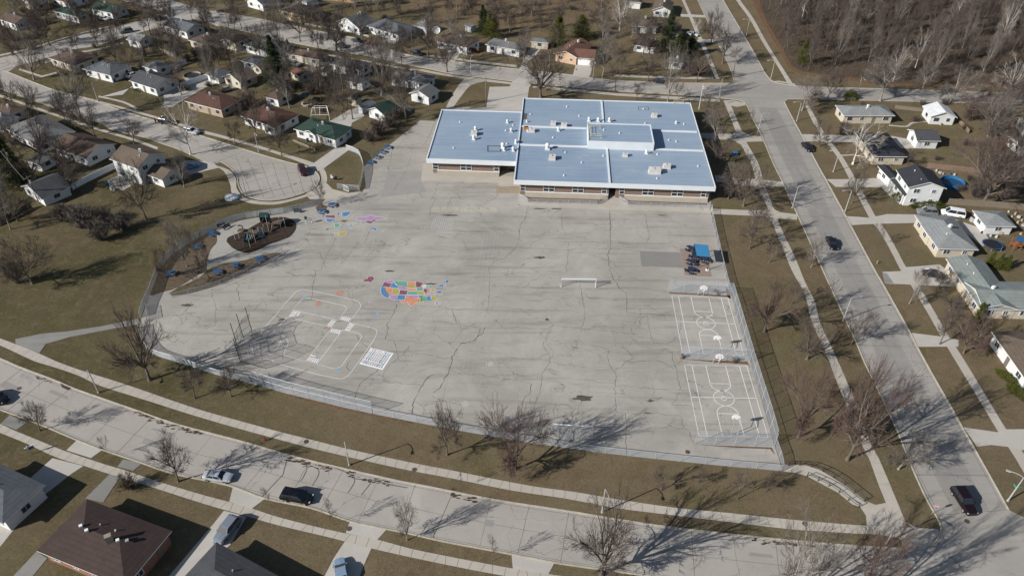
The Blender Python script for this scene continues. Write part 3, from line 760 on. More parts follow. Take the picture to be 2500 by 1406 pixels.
cb.strip(T("1880,390 2130,430 2010,635", 5.857, 560, 690), .06, ZP); cb.poly(T("2100,430 2150,440 2130,465 2105,455", 5.857, 560, 690), ZP + .002); cb.poly(T("1500,1222 1585,1222 1545,1250", 5.857, 560, 690), ZP + .002); cb.poly(T("1035,220 1060,195 1110,205 1080,228", 5.857, 560, 690), ZP + .002)
child_paint('chalk_marks', cb, mat((.16, .38, .56), .9, .2, 1, name='blue_chalk'), 'pale blue triangles and lines in the toy road')
ob = MB()
for cx, cy, r in ((1580, 150, 48), (1280, 300, 45)):
    for i in range(9):
        t = pi * i / 9; ob.strip(T(f"{cx + r * 1.3 * cos(t)},{cy + r * sin(t)} {cx - r * 1.3 * cos(t)},{cy - r * sin(t)}", 5.857, 560, 690), .09, ZP + .0005 * i)
ob.poly(T("1400,640 1455,650 1420,690 1395,670", 5.857, 560, 690), ZP)
ob.poly(T("1065,1100 1100,1075 1080,1110", 5.857, 560, 690), ZP); ob.strip(T("1230,940 1110,1080", 5.857, 560, 690), .07, ZP)
child_paint('sun_marks', ob, mat((.50, .24, .15), .95, .2, 1, name='orange_chalk'), 'faded orange sun bursts near the toy road')

ln = MB()
for a, c in ((1182, 1124), (1191.6, 1135), (1200.6, 1147), (1209.6, 1159), (1219, 1171), (1227, 1184)):
    ln.strip([G(a, 567), G(c, 948)], .055, ZP)
ln.strip(W("1182,567 1228,567"), .055, ZP); ln.strip(W("1184,949 1180,1030"), .05, ZP); ln.strip(W("1120,945 1184,950 1230,956"), .05, ZP); ln.strip(W("1090,940 1120,945"), .05, ZP)
for i in range(24): 
    t = i / 23; y = 645 + (1015 - 645) * t ** 1.12; x = 1160 - (1160 - 1102) * (y - 645) / 370; ln.strip([G(x - 2.2, y), G(x + 2.2, y)], .16, ZP)
for x, y in ((1308, 567), (1380, 569), (1453, 572), (1526, 575), (1303, 606), (1380, 610), (1456, 613)):
    for dx, dy in ((-3, -2), (2.5, -2), (-3, 2), (2.5, 2)): ln.strip([G(x + dx - 1, y + dy), G(x + dx + 1, y + dy)], .16, ZP)
for s in ("1640,560 1650,600", "1569,770 1580,900 1604,1040", "1356,700 1356,720", "1448,705 1449,740", "1300,756 1315,758", "1195,851 1210,851 1250,854 1380,860 1480,865", "1249,755 1246,800"): ln.strip(W(s), .045, ZP)
for r in (2.05, .45):
    c = G(1402, 862); ln.strip([(c.x + r * cos(t), c.y + r * sin(t)) for t in [2 * pi * i / 30 for i in range(30)]], .11, ZP, 0, True)
for cx, cy in ((1196, 888), (1136, 986)):
    c = G(cx, cy); ln.disc(c, .75, ZP, 16)
child_paint('running_lanes', ln, 'faint', 'worn white running lanes, ticks and kickball circle')
gb = MB(); q = W("1059,534 1108,535 1102,562 1051,560")
for i in range(11):
    t = i / 10; gb.strip([q[0].lerp(q[1], t), q[3].lerp(q[2], t)], .13, ZP); gb.strip([q[0].lerp(q[3], t), q[1].lerp(q[2], t)], .11, ZP)
child_paint('blank_grid', gb, mat((.46, .45, .42), .9, .1, 1, name='grid_paint'), 'blank white ten by ten grid before the school')
hb = MB()
for x in (1064, 1088, 1110, 1134, 1157, 1180, 1204):
    c = G(x, 509 + (x - 1064) * .012)
    hb.strip([(c.x + 1.05 * cos(t), c.y - .35 + .9 * sin(t)) for t in [pi + pi * i / 10 for i in range(11)]], .14, ZP)
    for i in range(9):
        t = 2 * pi * i / 9; hb.disc((c.x + .7 * cos(t), c.y + .55 * sin(t)), .16, ZP, 8)
    hb.disc((c.x, c.y), .2, ZP, 8)
child_paint('number_wheels', hb, mat((.56, .50, .34), .9, .15, 1, name='pale_yellow_paint'), 'row of seven pale yellow dotted wheels')

# number chart with its hundred figures
PAL = dict(b=(.025, .20, .44), p=(.42, .25, .46), m=(.20, .035, .075), o=(.68, .25, .13), g=(.08, .36, .24), y=(.42, .37, .05), w=(.62, .62, .60))
def worn_paint(col):
    m, t, p = base_mat('map_paint', .9, .15); v = coords(t)
    c = mixcol(t, ramp(t, noise(t, v, 1.1, 4, .6), .3, .7), tuple(x * .78 for x in col), tuple(min(1, x * 1.05) for x in col))
    c = mixcol(t, ramp(t, noise(t, v, 2.6, 6, .8, .6), .46, .68, .08, .8), c, (.27, .25, .22))
    t.links.new(c, p.inputs['Base Color']); return m
PM = {k: worn_paint(v) for k, v in PAL.items()}
q = W("905.5,849 961,862 934,903 877,888")
nb = MB(); nb.poly(q, ZP); nb2 = MB()
SEG = {'0': 'abcdef', '1': 'bc', '2': 'abged', '3': 'abgcd', '4': 'fgbc', '5': 'afgcd', '6': 'afgedc', '7': 'abc', '8': 'abcdefg', '9': 'abcdfg'}
SL = dict(a=((0, 1), (1, 1)), b=((1, 1), (1, .5)), c=((1, .5), (1, 0)), d=((0, 0), (1, 0)), e=((0, 0), (0, .5)), f=((0, .5), (0, 1)), g=((0, .5), (1, .5)))
order = ['w', 'o', 'b', 'm', 'g', 'p', 'o', 'b', 'm', 'g', 'p']
ncol = {k: i for i, k in enumerate('obmgpw')}
for r in range(10):
    for c_ in range(10):
        k = 'w' if False else order[1 + (c_) % 10]
        mi = 'obmgp'.index(k)
        def cell(x, y): return q[0].lerp(q[1], (c_ + .5 + x) / 10.6).lerp(q[3].lerp(q[2], (c_ + .5 + x) / 10.6), (r + .8 - y + .35) / 10.9)
        n = str(r * 10 + c_ + 1); w = .72 / len(n)
        for i, ch in enumerate(n):
            x0 = -.36 + w * i
            for sg in SEG[ch]:
                a, bb = SL[sg]
                P_ = [cell(x0 + (p[0] * .8 + .1) * w, .1 + p[1] * .66) for p in (a, bb)]
                nb2.strip(P_, .075, ZP + .004, mi)
for i in range(12):
    t = i / 11; nb.strip([q[0].lerp(q[1], t), q[3].lerp(q[2], t)], .02, ZP + .002, 0)
o = nb.build('number_chart', 'white'); o.parent = yard; o['label'] = 'white chart of the numbers one to one hundred'
o2 = nb2.build('figures', [PM[k] for k in 'obmgp']); o2.parent = o

# map of the states, and the world map: painted areas with white borders
def painted_map(name, rows, sc, ox, oy, label, bw=.09):
    mb = MB(); ks = list(PAL)
    for k, s in rows:
        P = T(s, sc, ox, oy); mb.poly(P, ZP, ks.index(k)); mb.strip(P, bw, ZP + .004, len(ks), True)
    o = mb.build(name, [PM[k] for k in ks] + [mat((.60, .60, .58), .85, .1, 1, name='map_border')]); o.parent = yard; o['label'] = label
US = [r.split(' ', 1) for r in """p 615,205 700,215 715,190 830,205 850,240 795,280 600,260
m 600,260 795,285 745,385 545,355
b 545,355 640,380 620,450 745,585 720,645 640,640 540,570 515,500 518,410
o 640,385 830,400 800,560 780,580 745,580 620,450
b 850,245 880,300 935,345 970,350 945,405 750,388 795,290
g 870,215 1200,240 1180,350 945,345 885,280
p 970,350 1180,350 1160,450 950,425
y 835,405 945,410 950,430 1000,445 965,565 805,560
m 1005,450 1200,465 1185,570 975,565
p 755,580 955,570 920,700 860,705 725,650
b 960,570 1150,580 1120,695 925,700
o 1205,240 1390,245 1410,330 1195,345
y 1195,345 1405,335 1410,405 1185,410
o 1180,415 1415,415 1440,485 1200,470
g 1205,485 1450,490 1460,570 1195,570
p 1160,575 1460,580 1480,650 1260,640 1250,600 1160,600
o 1155,600 1250,605 1260,640 1485,655 1470,750 1330,820 1300,870 1240,830 1185,750 1110,770 1070,790 990,710 1120,705
m 1400,245 1470,235 1510,250 1600,265 1550,345 1580,375 1415,385
g 1415,390 1575,380 1600,430 1570,465 1440,465
y 1455,485 1590,475 1615,520 1650,560 1645,580 1465,575
b 1480,590 1640,585 1650,600 1560,620 1545,655 1490,650
y 1490,660 1545,660 1560,740 1610,745 1620,765 1560,770 1470,750
g 1560,620 1690,615 1675,735 1560,740 1545,660
b 1695,610 1785,605 1800,720 1680,725
y 1800,605 1870,590 1945,650 1935,715 1800,722
p 1900,730 1945,720 2005,830 1960,845 1910,800
g 1870,580 1985,580 1950,650
o 1880,570 1960,540 2090,540 2060,580 1990,600 1880,575
m 1650,580 1870,555 1880,575 1660,600
p 1680,545 1780,500 1870,510 1890,540 1700,560
b 1890,530 1930,480 2010,460 2080,500 2070,535 1900,535
g 1870,510 1930,465 1970,470 1920,520
m 1610,420 1695,420 1705,520 1660,540 1595,480
o 1700,425 1780,430 1775,500 1710,510
y 1790,430 1880,425 1910,440 1870,495 1790,490
m 1925,395 2090,395 2075,425 1925,435
b 1955,370 2030,310 2110,300 2120,350 2070,370
b 2160,215 2220,180 2260,215 2240,260 2180,285 2155,250
g 1745,330 1800,320 1830,380 1780,410 1745,380
w 1560,340 1640,300 1690,330 1660,400 1600,405
p 2120,300 2150,290 2150,360 2120,360
m 70,190 165,165 200,110 290,95 370,155 260,265 215,240 90,240
p 205,740 265,740 265,775 225,790""".split('\n')]
painted_map('state_map', US, 10.417, 880, 665, 'colourful painted map of the states on the paving')
WM = [r.split(' ', 1) for r in """b 330,260 420,235 410,320 320,315
m 425,260 640,260 720,250 740,350 620,350 430,330
m 770,230 820,185 900,180 850,215 870,250 820,260
b 920,200 1000,165 1200,150 1180,215 1090,290 960,310 940,250
b 450,380 500,360 750,380 640,450 560,480 470,460
g 690,520 820,510 895,570 810,630 720,630
y 840,830 880,765 1080,770 1040,870 850,920
y 710,770 750,800 830,850 760,890 720,870
p 1340,400 1400,330 1550,320 1720,300 1800,260 1880,270 1950,300 2100,310 2300,350 2290,375 2100,380 1950,420 1700,430 1640,440 1540,430
m 1640,455 1690,420 1830,440 1930,370 1950,420 2000,440 1870,470 1850,515 1780,520 1700,495
b 1745,680 1830,635 1980,645 2010,690 1950,735 1890,690
y 1090,470 1180,435 1210,470 1140,520
p 1210,455 1290,460 1270,500 1210,490
b 1180,560 1260,550 1260,590 1190,590
y 1260,520 1310,480 1330,530 1270,550
p 1100,520 1180,520 1170,550 1110,550
g 1150,600 1230,590 1230,640 1160,640
p 1180,650 1250,650 1240,680 1190,680
g 1420,450 1480,430 1540,480 1430,480
m 1360,460 1440,485 1510,500 1430,515
g 2070,790 2200,730 2260,680 2290,740 2220,745""".split('\n')]
painted_map('world_map', WM, 12.5, 760, 505, 'colourful painted world map on the paving', .11)
# ================================================================ SCHOOL
H = 4.8
def dir2(a, b): d = b - a; d.z = 0; d.normalize(); return d
fl, fr_, br, bl = G(1254, 440, H), G(1748, 457, H), G(1683, 250, H), G(1272, 240, H)
U = dir2(fl, fr_); V = Vector((-U.y, U.x, 0)); MW = (fr_ - fl).length; MD = ((bl - fl).dot(V) + (br - fl).dot(V)) / 2
O0 = Vector((fl.x, fl.y, 0))
def LP(u, v, z=0.0): p = O0 + U * u + V * v; return Vector((p.x, p.y, z))
def UV(x, y, h): p = G(x, y, h) - O0; return p.dot(U), p.dot(V)
def wallhit(x, y, v):
    C = Vector((0, 0, CAMH)); d = G(x, y) - C; o = LP(0, v)
    t = (o - C).dot(V) / d.dot(V); p = C + d * t
    return (p - O0).dot(U), p.z
wl0, wv0 = UV(1041, 388, H); wl1, wv1 = UV(1077, 267, H)
WU0, WV0, WV1 = (wl0 + wl1) / 2, wv0, wv1
sch = Thing('school_building', LP(MW / 2, MD / 2), 'long low brick school with pale blue flat roof and white fascia', 'school')
def lbox(mb, u0, u1, v0, v1, z0, z1, mi=0):
    c = LP((u0 + u1) / 2, (v0 + v1) / 2, (z0 + z1) / 2); mb.box(c, (abs(u1 - u0), abs(v1 - v0), z1 - z0), atan2(U.y, U.x), mi)
# roof membrane
def roof_mat():
    m, t, p = base_mat('pale_blue_roof_coating', .55, .35)
    v = coords(t); vs = coords(t, (.06, .9, 1), rot=0)
    c = mixcol(t, ramp(t, noise(t, v, .05, 4, .6), .3, .7), (.20, .27, .36), (.275, .34, .415))
    c = mixcol(t, ramp(t, noise(t, vs, 1.2, 4, .7, .6), .45, .8, 0, .5), c, (.36, .42, .48))
    br = t.nodes.new('ShaderNodeTexBrick'); t.links.new(coords(t, rot=-atan2(U.y, U.x)), br.inputs['Vector']); br.inputs['Scale'].default_value = .35; br.inputs['Mortar Size'].default_value = .018; br.inputs['Brick Width'].default_value = 4.0; br.inputs['Row Height'].default_value = .62
    br.inputs['Color1'].default_value = (1, 1, 1, 1); br.inputs['Color2'].default_value = (.93, .94, .95, 1); br.inputs['Mortar'].default_value = (.82, .84, .86, 1)
    c = mixcol(t, .8, c, br.outputs['Color'], 'MULTIPLY')
    c = mixcol(t, ramp(t, noise(t, v, .5, 6, .8, .5), .6, .8, 0, .35), c, (.17, .20, .24))
    c = mixcol(t, ramp(t, noise(t, v, .16, 5, .7), .62, .8, 0, .6), c, (.45, .47, .46))
    t.links.new(c, p.inputs['Base Color']); return m
rb = MB(); RH = H - .22
rb.face([LP(.3, .3, RH), LP(MW - .3, .3, RH), LP(MW - .3, MD - .3, RH), LP(.3, MD - .3, RH)])
rb.face([LP(WU0 + .3, WV0 + .3, RH), LP(-.02, WV0 + .3, RH), LP(-.02, WV1 - .3, RH), LP(WU0 + .3, WV1 - .3, RH)])
ru0, rv0 = UV(1436, 345, 6.8); ru1, rv1 = UV(1597, 347, 6.8); _, rv2 = UV(1433, 300, 6.8)
rb.face([LP(ru0 + .25, rv0 + .25, 6.65), LP(ru1 - .25, rv0 + .25, 6.65), LP(ru1 - .25, rv2 - .25, 6.65), LP(ru0 + .25, rv2 - .25, 6.65)])
ROOF = sch.part('roof', rb, roof_mat())
fb = MB(); FT = 1.25
lbox(fb, 0, MW, 0, .18, H - FT, H); lbox(fb, MW - .18, MW, .302, MD, H - FT, H - .002); lbox(fb, 0, MW - .302, MD - .3, MD, H - FT, H - .003)
lbox(fb, 0, .3, .302, MD - .302, H - FT, H + .12)
lbox(fb, WU0, -.003, WV0, WV0 + .3, H - FT, H - .001); lbox(fb, WU0, WU0 + .3, WV0 + .302, WV1, H - FT, H - .004); lbox(fb, WU0 + .302, -.003, WV1 - .3, WV1, H - FT, H - .005)
for a, b_ in (("1468,245", "1474,299"), ("1480,360", "1491,448")):
    (x0, y0), = PT(a); (x1, y1), = PT(b_)
    u0, v0 = UV(x0, y0, H); u1, v1 = UV(x1, y1, H); lbox(fb, (u0 + u1) / 2 - .22, (u0 + u1) / 2 + .22, v1 + .31, v0, RH, H + .05)
for a, b_ in (("1269,308", "1432,312"), ("1614,318", "1702,322"), ("1264,352", "1434,358"), ("1600,363", "1718,368")):
    (x0, y0), = PT(a); (x1, y1), = PT(b_)
    u0, v0 = UV(x0, y0, H); u1, v1 = UV(x1, y1, H); lbox(fb, max(.31, u0), min(u1, MW - .31), (v0 + v1) / 2 - .4, (v0 + v1) / 2 + .4, RH, RH + .17)
lbox(fb, ru0, ru1, rv0, rv2, RH, 6.6)
for (a, b_, c, d) in ((ru0, ru1, rv0, rv0 + .25), (ru0, ru1, rv2 - .25, rv2), (ru0, ru0 + .25, rv0 + .252, rv2 - .252), (ru1 - .25, ru1, rv0 + .252, rv2 - .252)): lbox(fb, a - .01, b_ + .01, c - .01, d + .01, 6.602, 6.84)
fas = mat((.62, .65, .67), .6, .05, .5, name='white_fascia')
FAS = sch.part('fascia', fb, fas)
# soffit + walls
sb = MB(); lbox(sb, .302, MW - .302, .302, MD - .302, H - FT + .05, H - FT + .2); lbox(sb, WU0 + .302, .3, WV0 + .302, WV1 - .302, H - FT + .053, H - FT + .203)
sch.part('soffit', sb, mat((.5, .47, .42), .9, .05, 1, name='soffit'))
wb2 = MB(); lw = MB(); WT = H - FT + .05
SV = 1.3
def xs(px, py, v=SV): return wallhit(px, py, v)[0]
ent0, ent1 = xs(1486, 470), xs(1503, 471)
def wseg(u0, u1, v0, v1, mb=wb2, z1=WT, z0=0): lbox(mb, u0, u1, v0, v1, z0, z1)
eu0, eu1 = xs(1270, 475), xs(1730, 480)
wseg(eu0, ent0, SV, SV + .35); wseg(ent1, eu1, SV, SV + .35); wseg(ent0 - .35, ent0, SV + .36, SV + 3.6); wseg(ent1, ent1 + .35, SV + .36, SV + 3.6); wseg(ent0 - .3, ent1 + .3, SV + 3.6, SV + 3.9)
wseg(eu1 - .35, eu1, SV + .36, MD - 1.3); wseg(eu0, eu1, MD - 1.6, MD - 1.3); wseg(eu0, eu0 + .35, SV + .36, MD - 1.62)
WSV = WV0 + 1.3
def xw(px, py): return wallhit(px, py, WSV)[0]
wu0, wu1, wu2 = xw(1057, 415), xw(1220, 420), xw(1238, 425)
wseg(wu0, wu1, WSV, WSV + .35); wseg(wu1 - .35, wu1, WSV + .36, WSV + 2.5); wseg(wu1, eu0 - .02, WSV + 2.5, WSV + 2.8); wseg(wu0, wu0 + .35, WSV + .36, WV1 - 1.3); wseg(wu0 + .36, eu0 - .02, WV1 - 1.6, WV1 - 1.3)
WALL = sch.part('wall', wb2, 'bricktan')
# lower projecting sill wall with white ledge
lg = MB()
for a, b_, v in ((xs(1282, 480), xs(1484, 480), SV), (xs(1524, 480), eu1 - .2, SV), (xw(1068, 415), xw(1219, 415), WSV)):
    lw, lg = MB(), MB(); lw.face([LP(a, v - 1.15, .05), LP(b_, v - 1.15, .05), LP(b_, v - .2, .92), LP(a, v - .2, .92)]); lw.face([LP(a, v - 1.15, 0), LP(a, v - 1.15, .05), LP(a, v - .2, .92), LP(a, v - .2, 0)]); lw.face([LP(b_, v - 1.15, 0), LP(b_, v - .2, 0), LP(b_, v - .2, .92), LP(b_, v - 1.15, .05)])
    lbox(lg, a - .05, b_ + .05, v - .32, v - .07, .93, 1.03)
    sch.part('planter_wall', lw, mat((.30, .265, .215), .9, .08, .7, name='beige_panel')); sch.part('ledge', lg, 'white')
def glazing(u0, u1, v, n, z0=1.15, z1=WT - .12):
    g = MB(); lbox(g, u0, u1, v - .06, v - .01, z0, z1)
    g2 = sch.part('window', g, 'glass')
    f = MB()
    for i in range(n + 1): uu = u0 + (u1 - u0) * i / n; lbox(f, uu - .05, uu + .05, v - .10, v - .062, z0, z1)
    lbox(f, u0, u1, v - .098, v - .063, z0 + .85, z0 + .93); lbox(f, u0, u1, v - .099, v - .064, z0, z0 + .08)
    sch.part('frame', f, 'white', parent=g2)
for a, b_, n in ((1270, 1282, 1), (1326, 1353, 2), (1397, 1424, 2), (1469, 1481, 1), (1512, 1524, 1), (1568, 1596, 2), (1640, 1668, 2), (1712, 1724, 1)): glazing(xs(a, 470), xs(b_, 470), SV, n)
for a, b_, n in ((1057, 1070, 1), (1125, 1151, 2), (1206, 1218, 1)): glazing(xw(a, 410), xw(b_, 410), WSV, n)
for u0, u1, v, m_ in ((ent0 + .1, ent1 - .1, SV + 3.6, 'glass'), (wu1 + .1, wu1 + 1.9, WSV + 2.5, mat((.12, .06, .04), .6, .1, 2, name='brown_door')), (wu1 + 2.3, eu0 - .4, WSV + 2.5, 'glass')):
    d = MB(); lbox(d, u0, u1, v - .07, v - .01, .1, 2.5); sch.part('door', d, m_)
# ---- rooftop equipment, sub-parts of the roof
def rvent(x, y, s=1.0, h=H, label=None):
    c = G(x, y, h); b = MB(); z = RH if h == H else 6.65
    b.box((c.x, c.y, z + .12 * s), (.75 * s, .75 * s, .24 * s), atan2(U.y, U.x)); b.cyl((c.x, c.y), .24 * s, z + .24 * s, z + .75 * s, 10); b.cyl((c.x, c.y), .38 * s, z + .75 * s, z + .95 * s, 12, r1=.30 * s); b.cyl((c.x, c.y), .30 * s, z + .952 * s, z + 1.08 * s, 12, r1=.08 * s)
    sch.part('roof_vent', b, fas, parent=ROOF)
def rpipe(x, y, h=H):
    c = G(x, y, h); b = MB(); z = RH if h == H else 6.65
    b.cyl((c.x, c.y), .16, z, z + .38, 8); b.cyl((c.x, c.y), .24, z, z + .08, 8)
    sch.part('vent_pipe', b, fas, parent=ROOF)
def runit(x, y, w, d, hh):
    c = G(x, y, H); b = MB(); r = atan2(U.y, U.x)
    b.box((c.x, c.y, RH + .1), (w + .2, d + .2, .2), r); b.box((c.x, c.y, RH + .2 + hh / 2), (w, d, hh), r); b.box((c.x, c.y, RH + .22 + hh), (w + .12, d + .12, .06), r)
    b.box((c.x - U.x * w * .2, c.y - U.y * w * .2, RH + .33 + hh), (w * .3, d * .5, .16), r)
    sch.part('roof_unit', b, mat((.55, .53, .50), .7, .12, 1, name='unit_housing'), parent=ROOF)
Z5x = lambda x, y, ox=1240, oy=230: (ox + x / 5, oy + y / 5)
for x, y, s in ((990, 325, 1.2), (1103, 330, 1.2), (1240, 330, 1.2), (615, 442, 1.1), (42, 452, 1.1), (482, 665, 1.7), (1692, 720, 1.1), (2052, 353, .8), (65, 688, 1.1), (97, 600, 1.0), (240, 455, .7), (230, 335, .7)): rvent(*Z5x(x, y), s)
for x, y, s in ((805, 187, 1.2), (783, 298, 1.2), (1240, 203, 1.1), (1137, 400, 1.5), (1152, 432, 1.0), (1265, 432, 1.1), (1193, 95, 1.0), (1300, 340, 1.1)): rvent(*Z5x(x, y, 1000, 280), s)
for x, y, w, d, hh in ((555, 365, 1.3, 1.1, .7), (685, 388, 1.5, 1.1, .7), (1787, 270, 1.5, 1.1, .7), (542, 785, 1.6, 1.5, .8), (1432, 750, 1.2, .9, .6), (1938, 893, 1.8, 1.3, .8), (1790, 950, 2.9, 1.7, 1.0), (292, 450, 1.6, 1.2, .6)): runit(*Z5x(x, y), w, d, hh)
runit(*Z5x(787, 240, 1000, 280), 1.6, 1.3, .8)
for x, y in ((275, 242), (720, 150), (870, 262), (550, 525), (700, 705), (900, 830), (685, 987), (1165, 750), (1825, 730), (1820, 1024), (2322, 874), (1675, 352), (2150, 362), (2055, 574), (1655, 178), (1965, 556)): rpipe(*Z5x(x, y))
for x, y in ((615, 87), (1262, 127), (535, 403), (1172, 190), (1185, 353)): rpipe(*Z5x(x, y, 1000, 280))
rpipe(*Z5x(1170, 443), 6.65); rpipe(*Z5x(1362, 480), 6.65)
pb = MB(); dk = mat((.10, .095, .09), .95, .3, 2, name='bare_membrane')
def rring(x0, y0, x1, y1, w, ox=1240, oy=230):
    pb = MB(); a = [G(*Z5x(x, y, ox, oy), RH) for x, y in ((x0, y0), (x1, y0), (x1 + 8, y1), (x0 + 2, y1))]; pb.strip([(p.x, p.y) for p in a], w, RH + .012, 0, True); sch.part('bare_patch', pb, dk, parent=ROOF)
rring(955, 385, 1105, 450, .55, 1000, 280); rring(1592, 158, 1712, 196, .28)
pb.face([G(*Z5x(x, y), RH + .013) for x, y in ((185, 312), (228, 312), (238, 236), (194, 234))])
sch.part('bare_patch', pb, dk, parent=ROOF)
rst = MB()
for x, y, r in ((1775, 735, .7), (690, 698, .6), (1335, 478, .0), (300, 395, .4)):
    if not r: continue
    c = G(*Z5x(x, y), RH); rst = MB(); rst.disc((c.x, c.y), r, RH + .011, 9, 0, r * .4)
    sch.part('rust_stain', rst, mat((.28, .15, .09), .9, .3, 1, name='rust'), parent=ROOF)
cr8 = MB(); c = G(*Z5x(222, 420), H); cr8.box((c.x, c.y, RH + .35), (1.3, 1.0, .7), .1); cr8.box((c.x, c.y, RH + .72), (.9, .6, .05), .1, 1)
sch.part('roof_crate', cr8, [mat((.45, .20, .05), .7, .1, 1, name='orange_housing'), 'black'], parent=ROOF)
yl = mat((.55, .50, .30), .5, .1, 2, name='pale_yellow_rail')
def rrail(pts, z, name='guard_rail'):
    b = MB(); P = [G(x, y, z) for x, y in pts]
    for k in (.55, 1.1): b.tube([p + Vector((0, 0, k)) for p in P], .05, 6)
    for p in P: b.tube([p, p + Vector((0, 0, 1.1))], .05, 6); b.box((p.x, p.y, z + .04), (.5, .3, .08))
    sch.part(name, b, yl, parent=ROOF)
rrail([Z5x(1000, 415), Z5x(1125, 418)], 6.65); rrail([Z5x(1000, 525), Z5x(1140, 535)], 6.65); rrail([Z5x(995, 415), Z5x(1000, 470), Z5x(1003, 525)], 6.65); rrail([Z5x(2020, 118), Z5x(2140, 120)], RH)

# ================================================================ FENCES
def fence(label, s, h, spacing=2.6, name='chain_link_fence', panel='chain', post='galv', rails=(1.0,), pr=.045, group=None, curve=2, thick=0, cat='fence', hs=None):
    P = W(s); P = smooth_line(P, curve) if curve > 1 else P
    Q = resample(P, spacing)
    th = Thing(name, (P[0] + P[-1]) / 2, label, cat, group)
    pm = MB()
    if thick:
        for i in range(len(Q) - 1):
            d = Q[i + 1] - Q[i]; pm.box(((Q[i].x + Q[i + 1].x) / 2, (Q[i].y + Q[i + 1].y) / 2, h / 2 + .04), (d.length, thick, h - .08), atan2(d.y, d.x))
        th.part('panel', pm, panel)
    else:
        for i in range(len(P) - 1): pm.face([(P[i].x, P[i].y, .03), (P[i + 1].x, P[i + 1].y, .03), (P[i + 1].x, P[i + 1].y, h), (P[i].x, P[i].y, h)])
        th.part('wire_mesh', pm, panel)
        for k in rails:
            rm = MB(); rm.tube([(p.x, p.y, h * k) for p in P], pr * .8, 5); th.part('rail', rm, post)
    for q in Q[:100]:
        m = MB(); m.cyl((q.x, q.y), pr if not thick else .07, 0, h + .06, 6); th.part('post', m, post if not thick else panel)
    return th
vin = mat((.66, .69, .72), .6, .05, 1, name='white_vinyl'); wd = 'wood'
fence('long low chain link fence along the front lawn beyond the tall section', "910,1011 1022,1032 1144,1055 1280,1078 1434,1101 1478,1106 1564,1116 1650,1125 1777,1138 1862,1145 1909,1150", 1.55, 4.1)
fence('tall chain link fence with middle rail on the curved playground edge', "614,933 640,943 708,963 776,979 840,995 910,1011", 3.3, 3.0, rails=(1.0, .52))
fence('low chain link fence curving round the lower left playground corner', "340,800 350,838 372,864 420,880 460,892 500,906 552,921 614,933", 1.5, 3.0, panel=mesh_mat((.50, .54, .58), .46, 'lower_link'))
fence('low chain link fence beside the school lawn, up to the tall fence', "1736,512 1741,545 1750,588 1762,640 1774,690 1784,722", 1.6, 3.4)
fence('tall chain link fence behind both basketball courts', "1784,722 1800,776 1815,828 1830,880 1845,930 1860,978 1876,1030 1890,1082", 3.4, 3.3, rails=(1.0, .5))
fence('short chain link fence closing the corner by the steps', "1890,1082 1897,1103 1905,1126 1909,1150", 1.7, 3)
fence('tall chain link fence behind the upper court hoop', "1630,713 1660,715 1691,716 1722,718 1753,720 1784,722", 3.3, 3.0, rails=(1.0,), curve=1)
fence('tall chain link fence between the two basketball courts', "1661,874 1692,876 1730,878 1770,880 1800,882 1830,884", 3.3, 3.0, curve=1)
fence('tall chain link fence at the foot of the lower court', "1697,1083 1735,1085 1775,1086 1812,1088 1850,1089 1890,1090", 3.3, 3.2, curve=1)
fence('low chain link fence curving above the play area', "344,776 354,745 366,720 377,690 390,658 416,626 458,596 510,567 552,547 580,538 620,530 664,524 696,520 725,514 752,508 785,497", 1.6, 3.2, panel=mesh_mat((.56, .60, .63), .6, 'dense_link'))
fence('knee high chain link fence round the picnic grass', "420,727 456,718 490,709 527,698 560,685 593,670 620,657 642,644 668,630 690,614", 1.1, 3.2, curve=1)
fence('white slatted fence bending round the small lawn by the turning circle', "846,366 862,371 876,378 882,390 887,406 888,420 884,440 878,464", 1.5, 1.6, panel=mesh_mat((.56, .60, .64), .5, 'slatted_link'), post='galv')
fence('low chain link fence on the street side of the small lawn', "824,461 850,463 878,465", 1.4, 2.2, curve=1)
g = Thing('fence_gate', G(845, 467), 'open white framed gate beside the small lawn fence', 'gate')
m = MB(); a = G(839, 464); c2 = G(852, 469); m.tube([a, (a.x, a.y, 1.5), (c2.x, c2.y, 1.5), c2], .06, 6); m.tube([(a.x, a.y, .1), (c2.x, c2.y, .1)], .05, 6); g.part('frame', m, vin)
m = MB(); m.face([(a.x, a.y, .1), (c2.x, c2.y, .1), (c2.x, c2.y, 1.5), (a.x, a.y, 1.5)]); g.part('wire_mesh', m, 'chain')
fence('low chain link fence before the left part of the school front', "1268,483 1289,495 1330,496 1380,497 1420,498 1458,499 1480,486", 1.1, 2.8, curve=1)
fence('low chain link fence before the right part of the school front', "1511,488 1533,502 1580,504 1640,506 1700,508 1732,510", 1.1, 2.8, curve=1)
fence('chain link stub fence at the west gate of the playground', "360,754 364,783", 1.5, 2, curve=1)
fence('chain link fence at the corner of the north drive', "1106,190 1120,185 1132,176", 1.6, 1.6, curve=1)
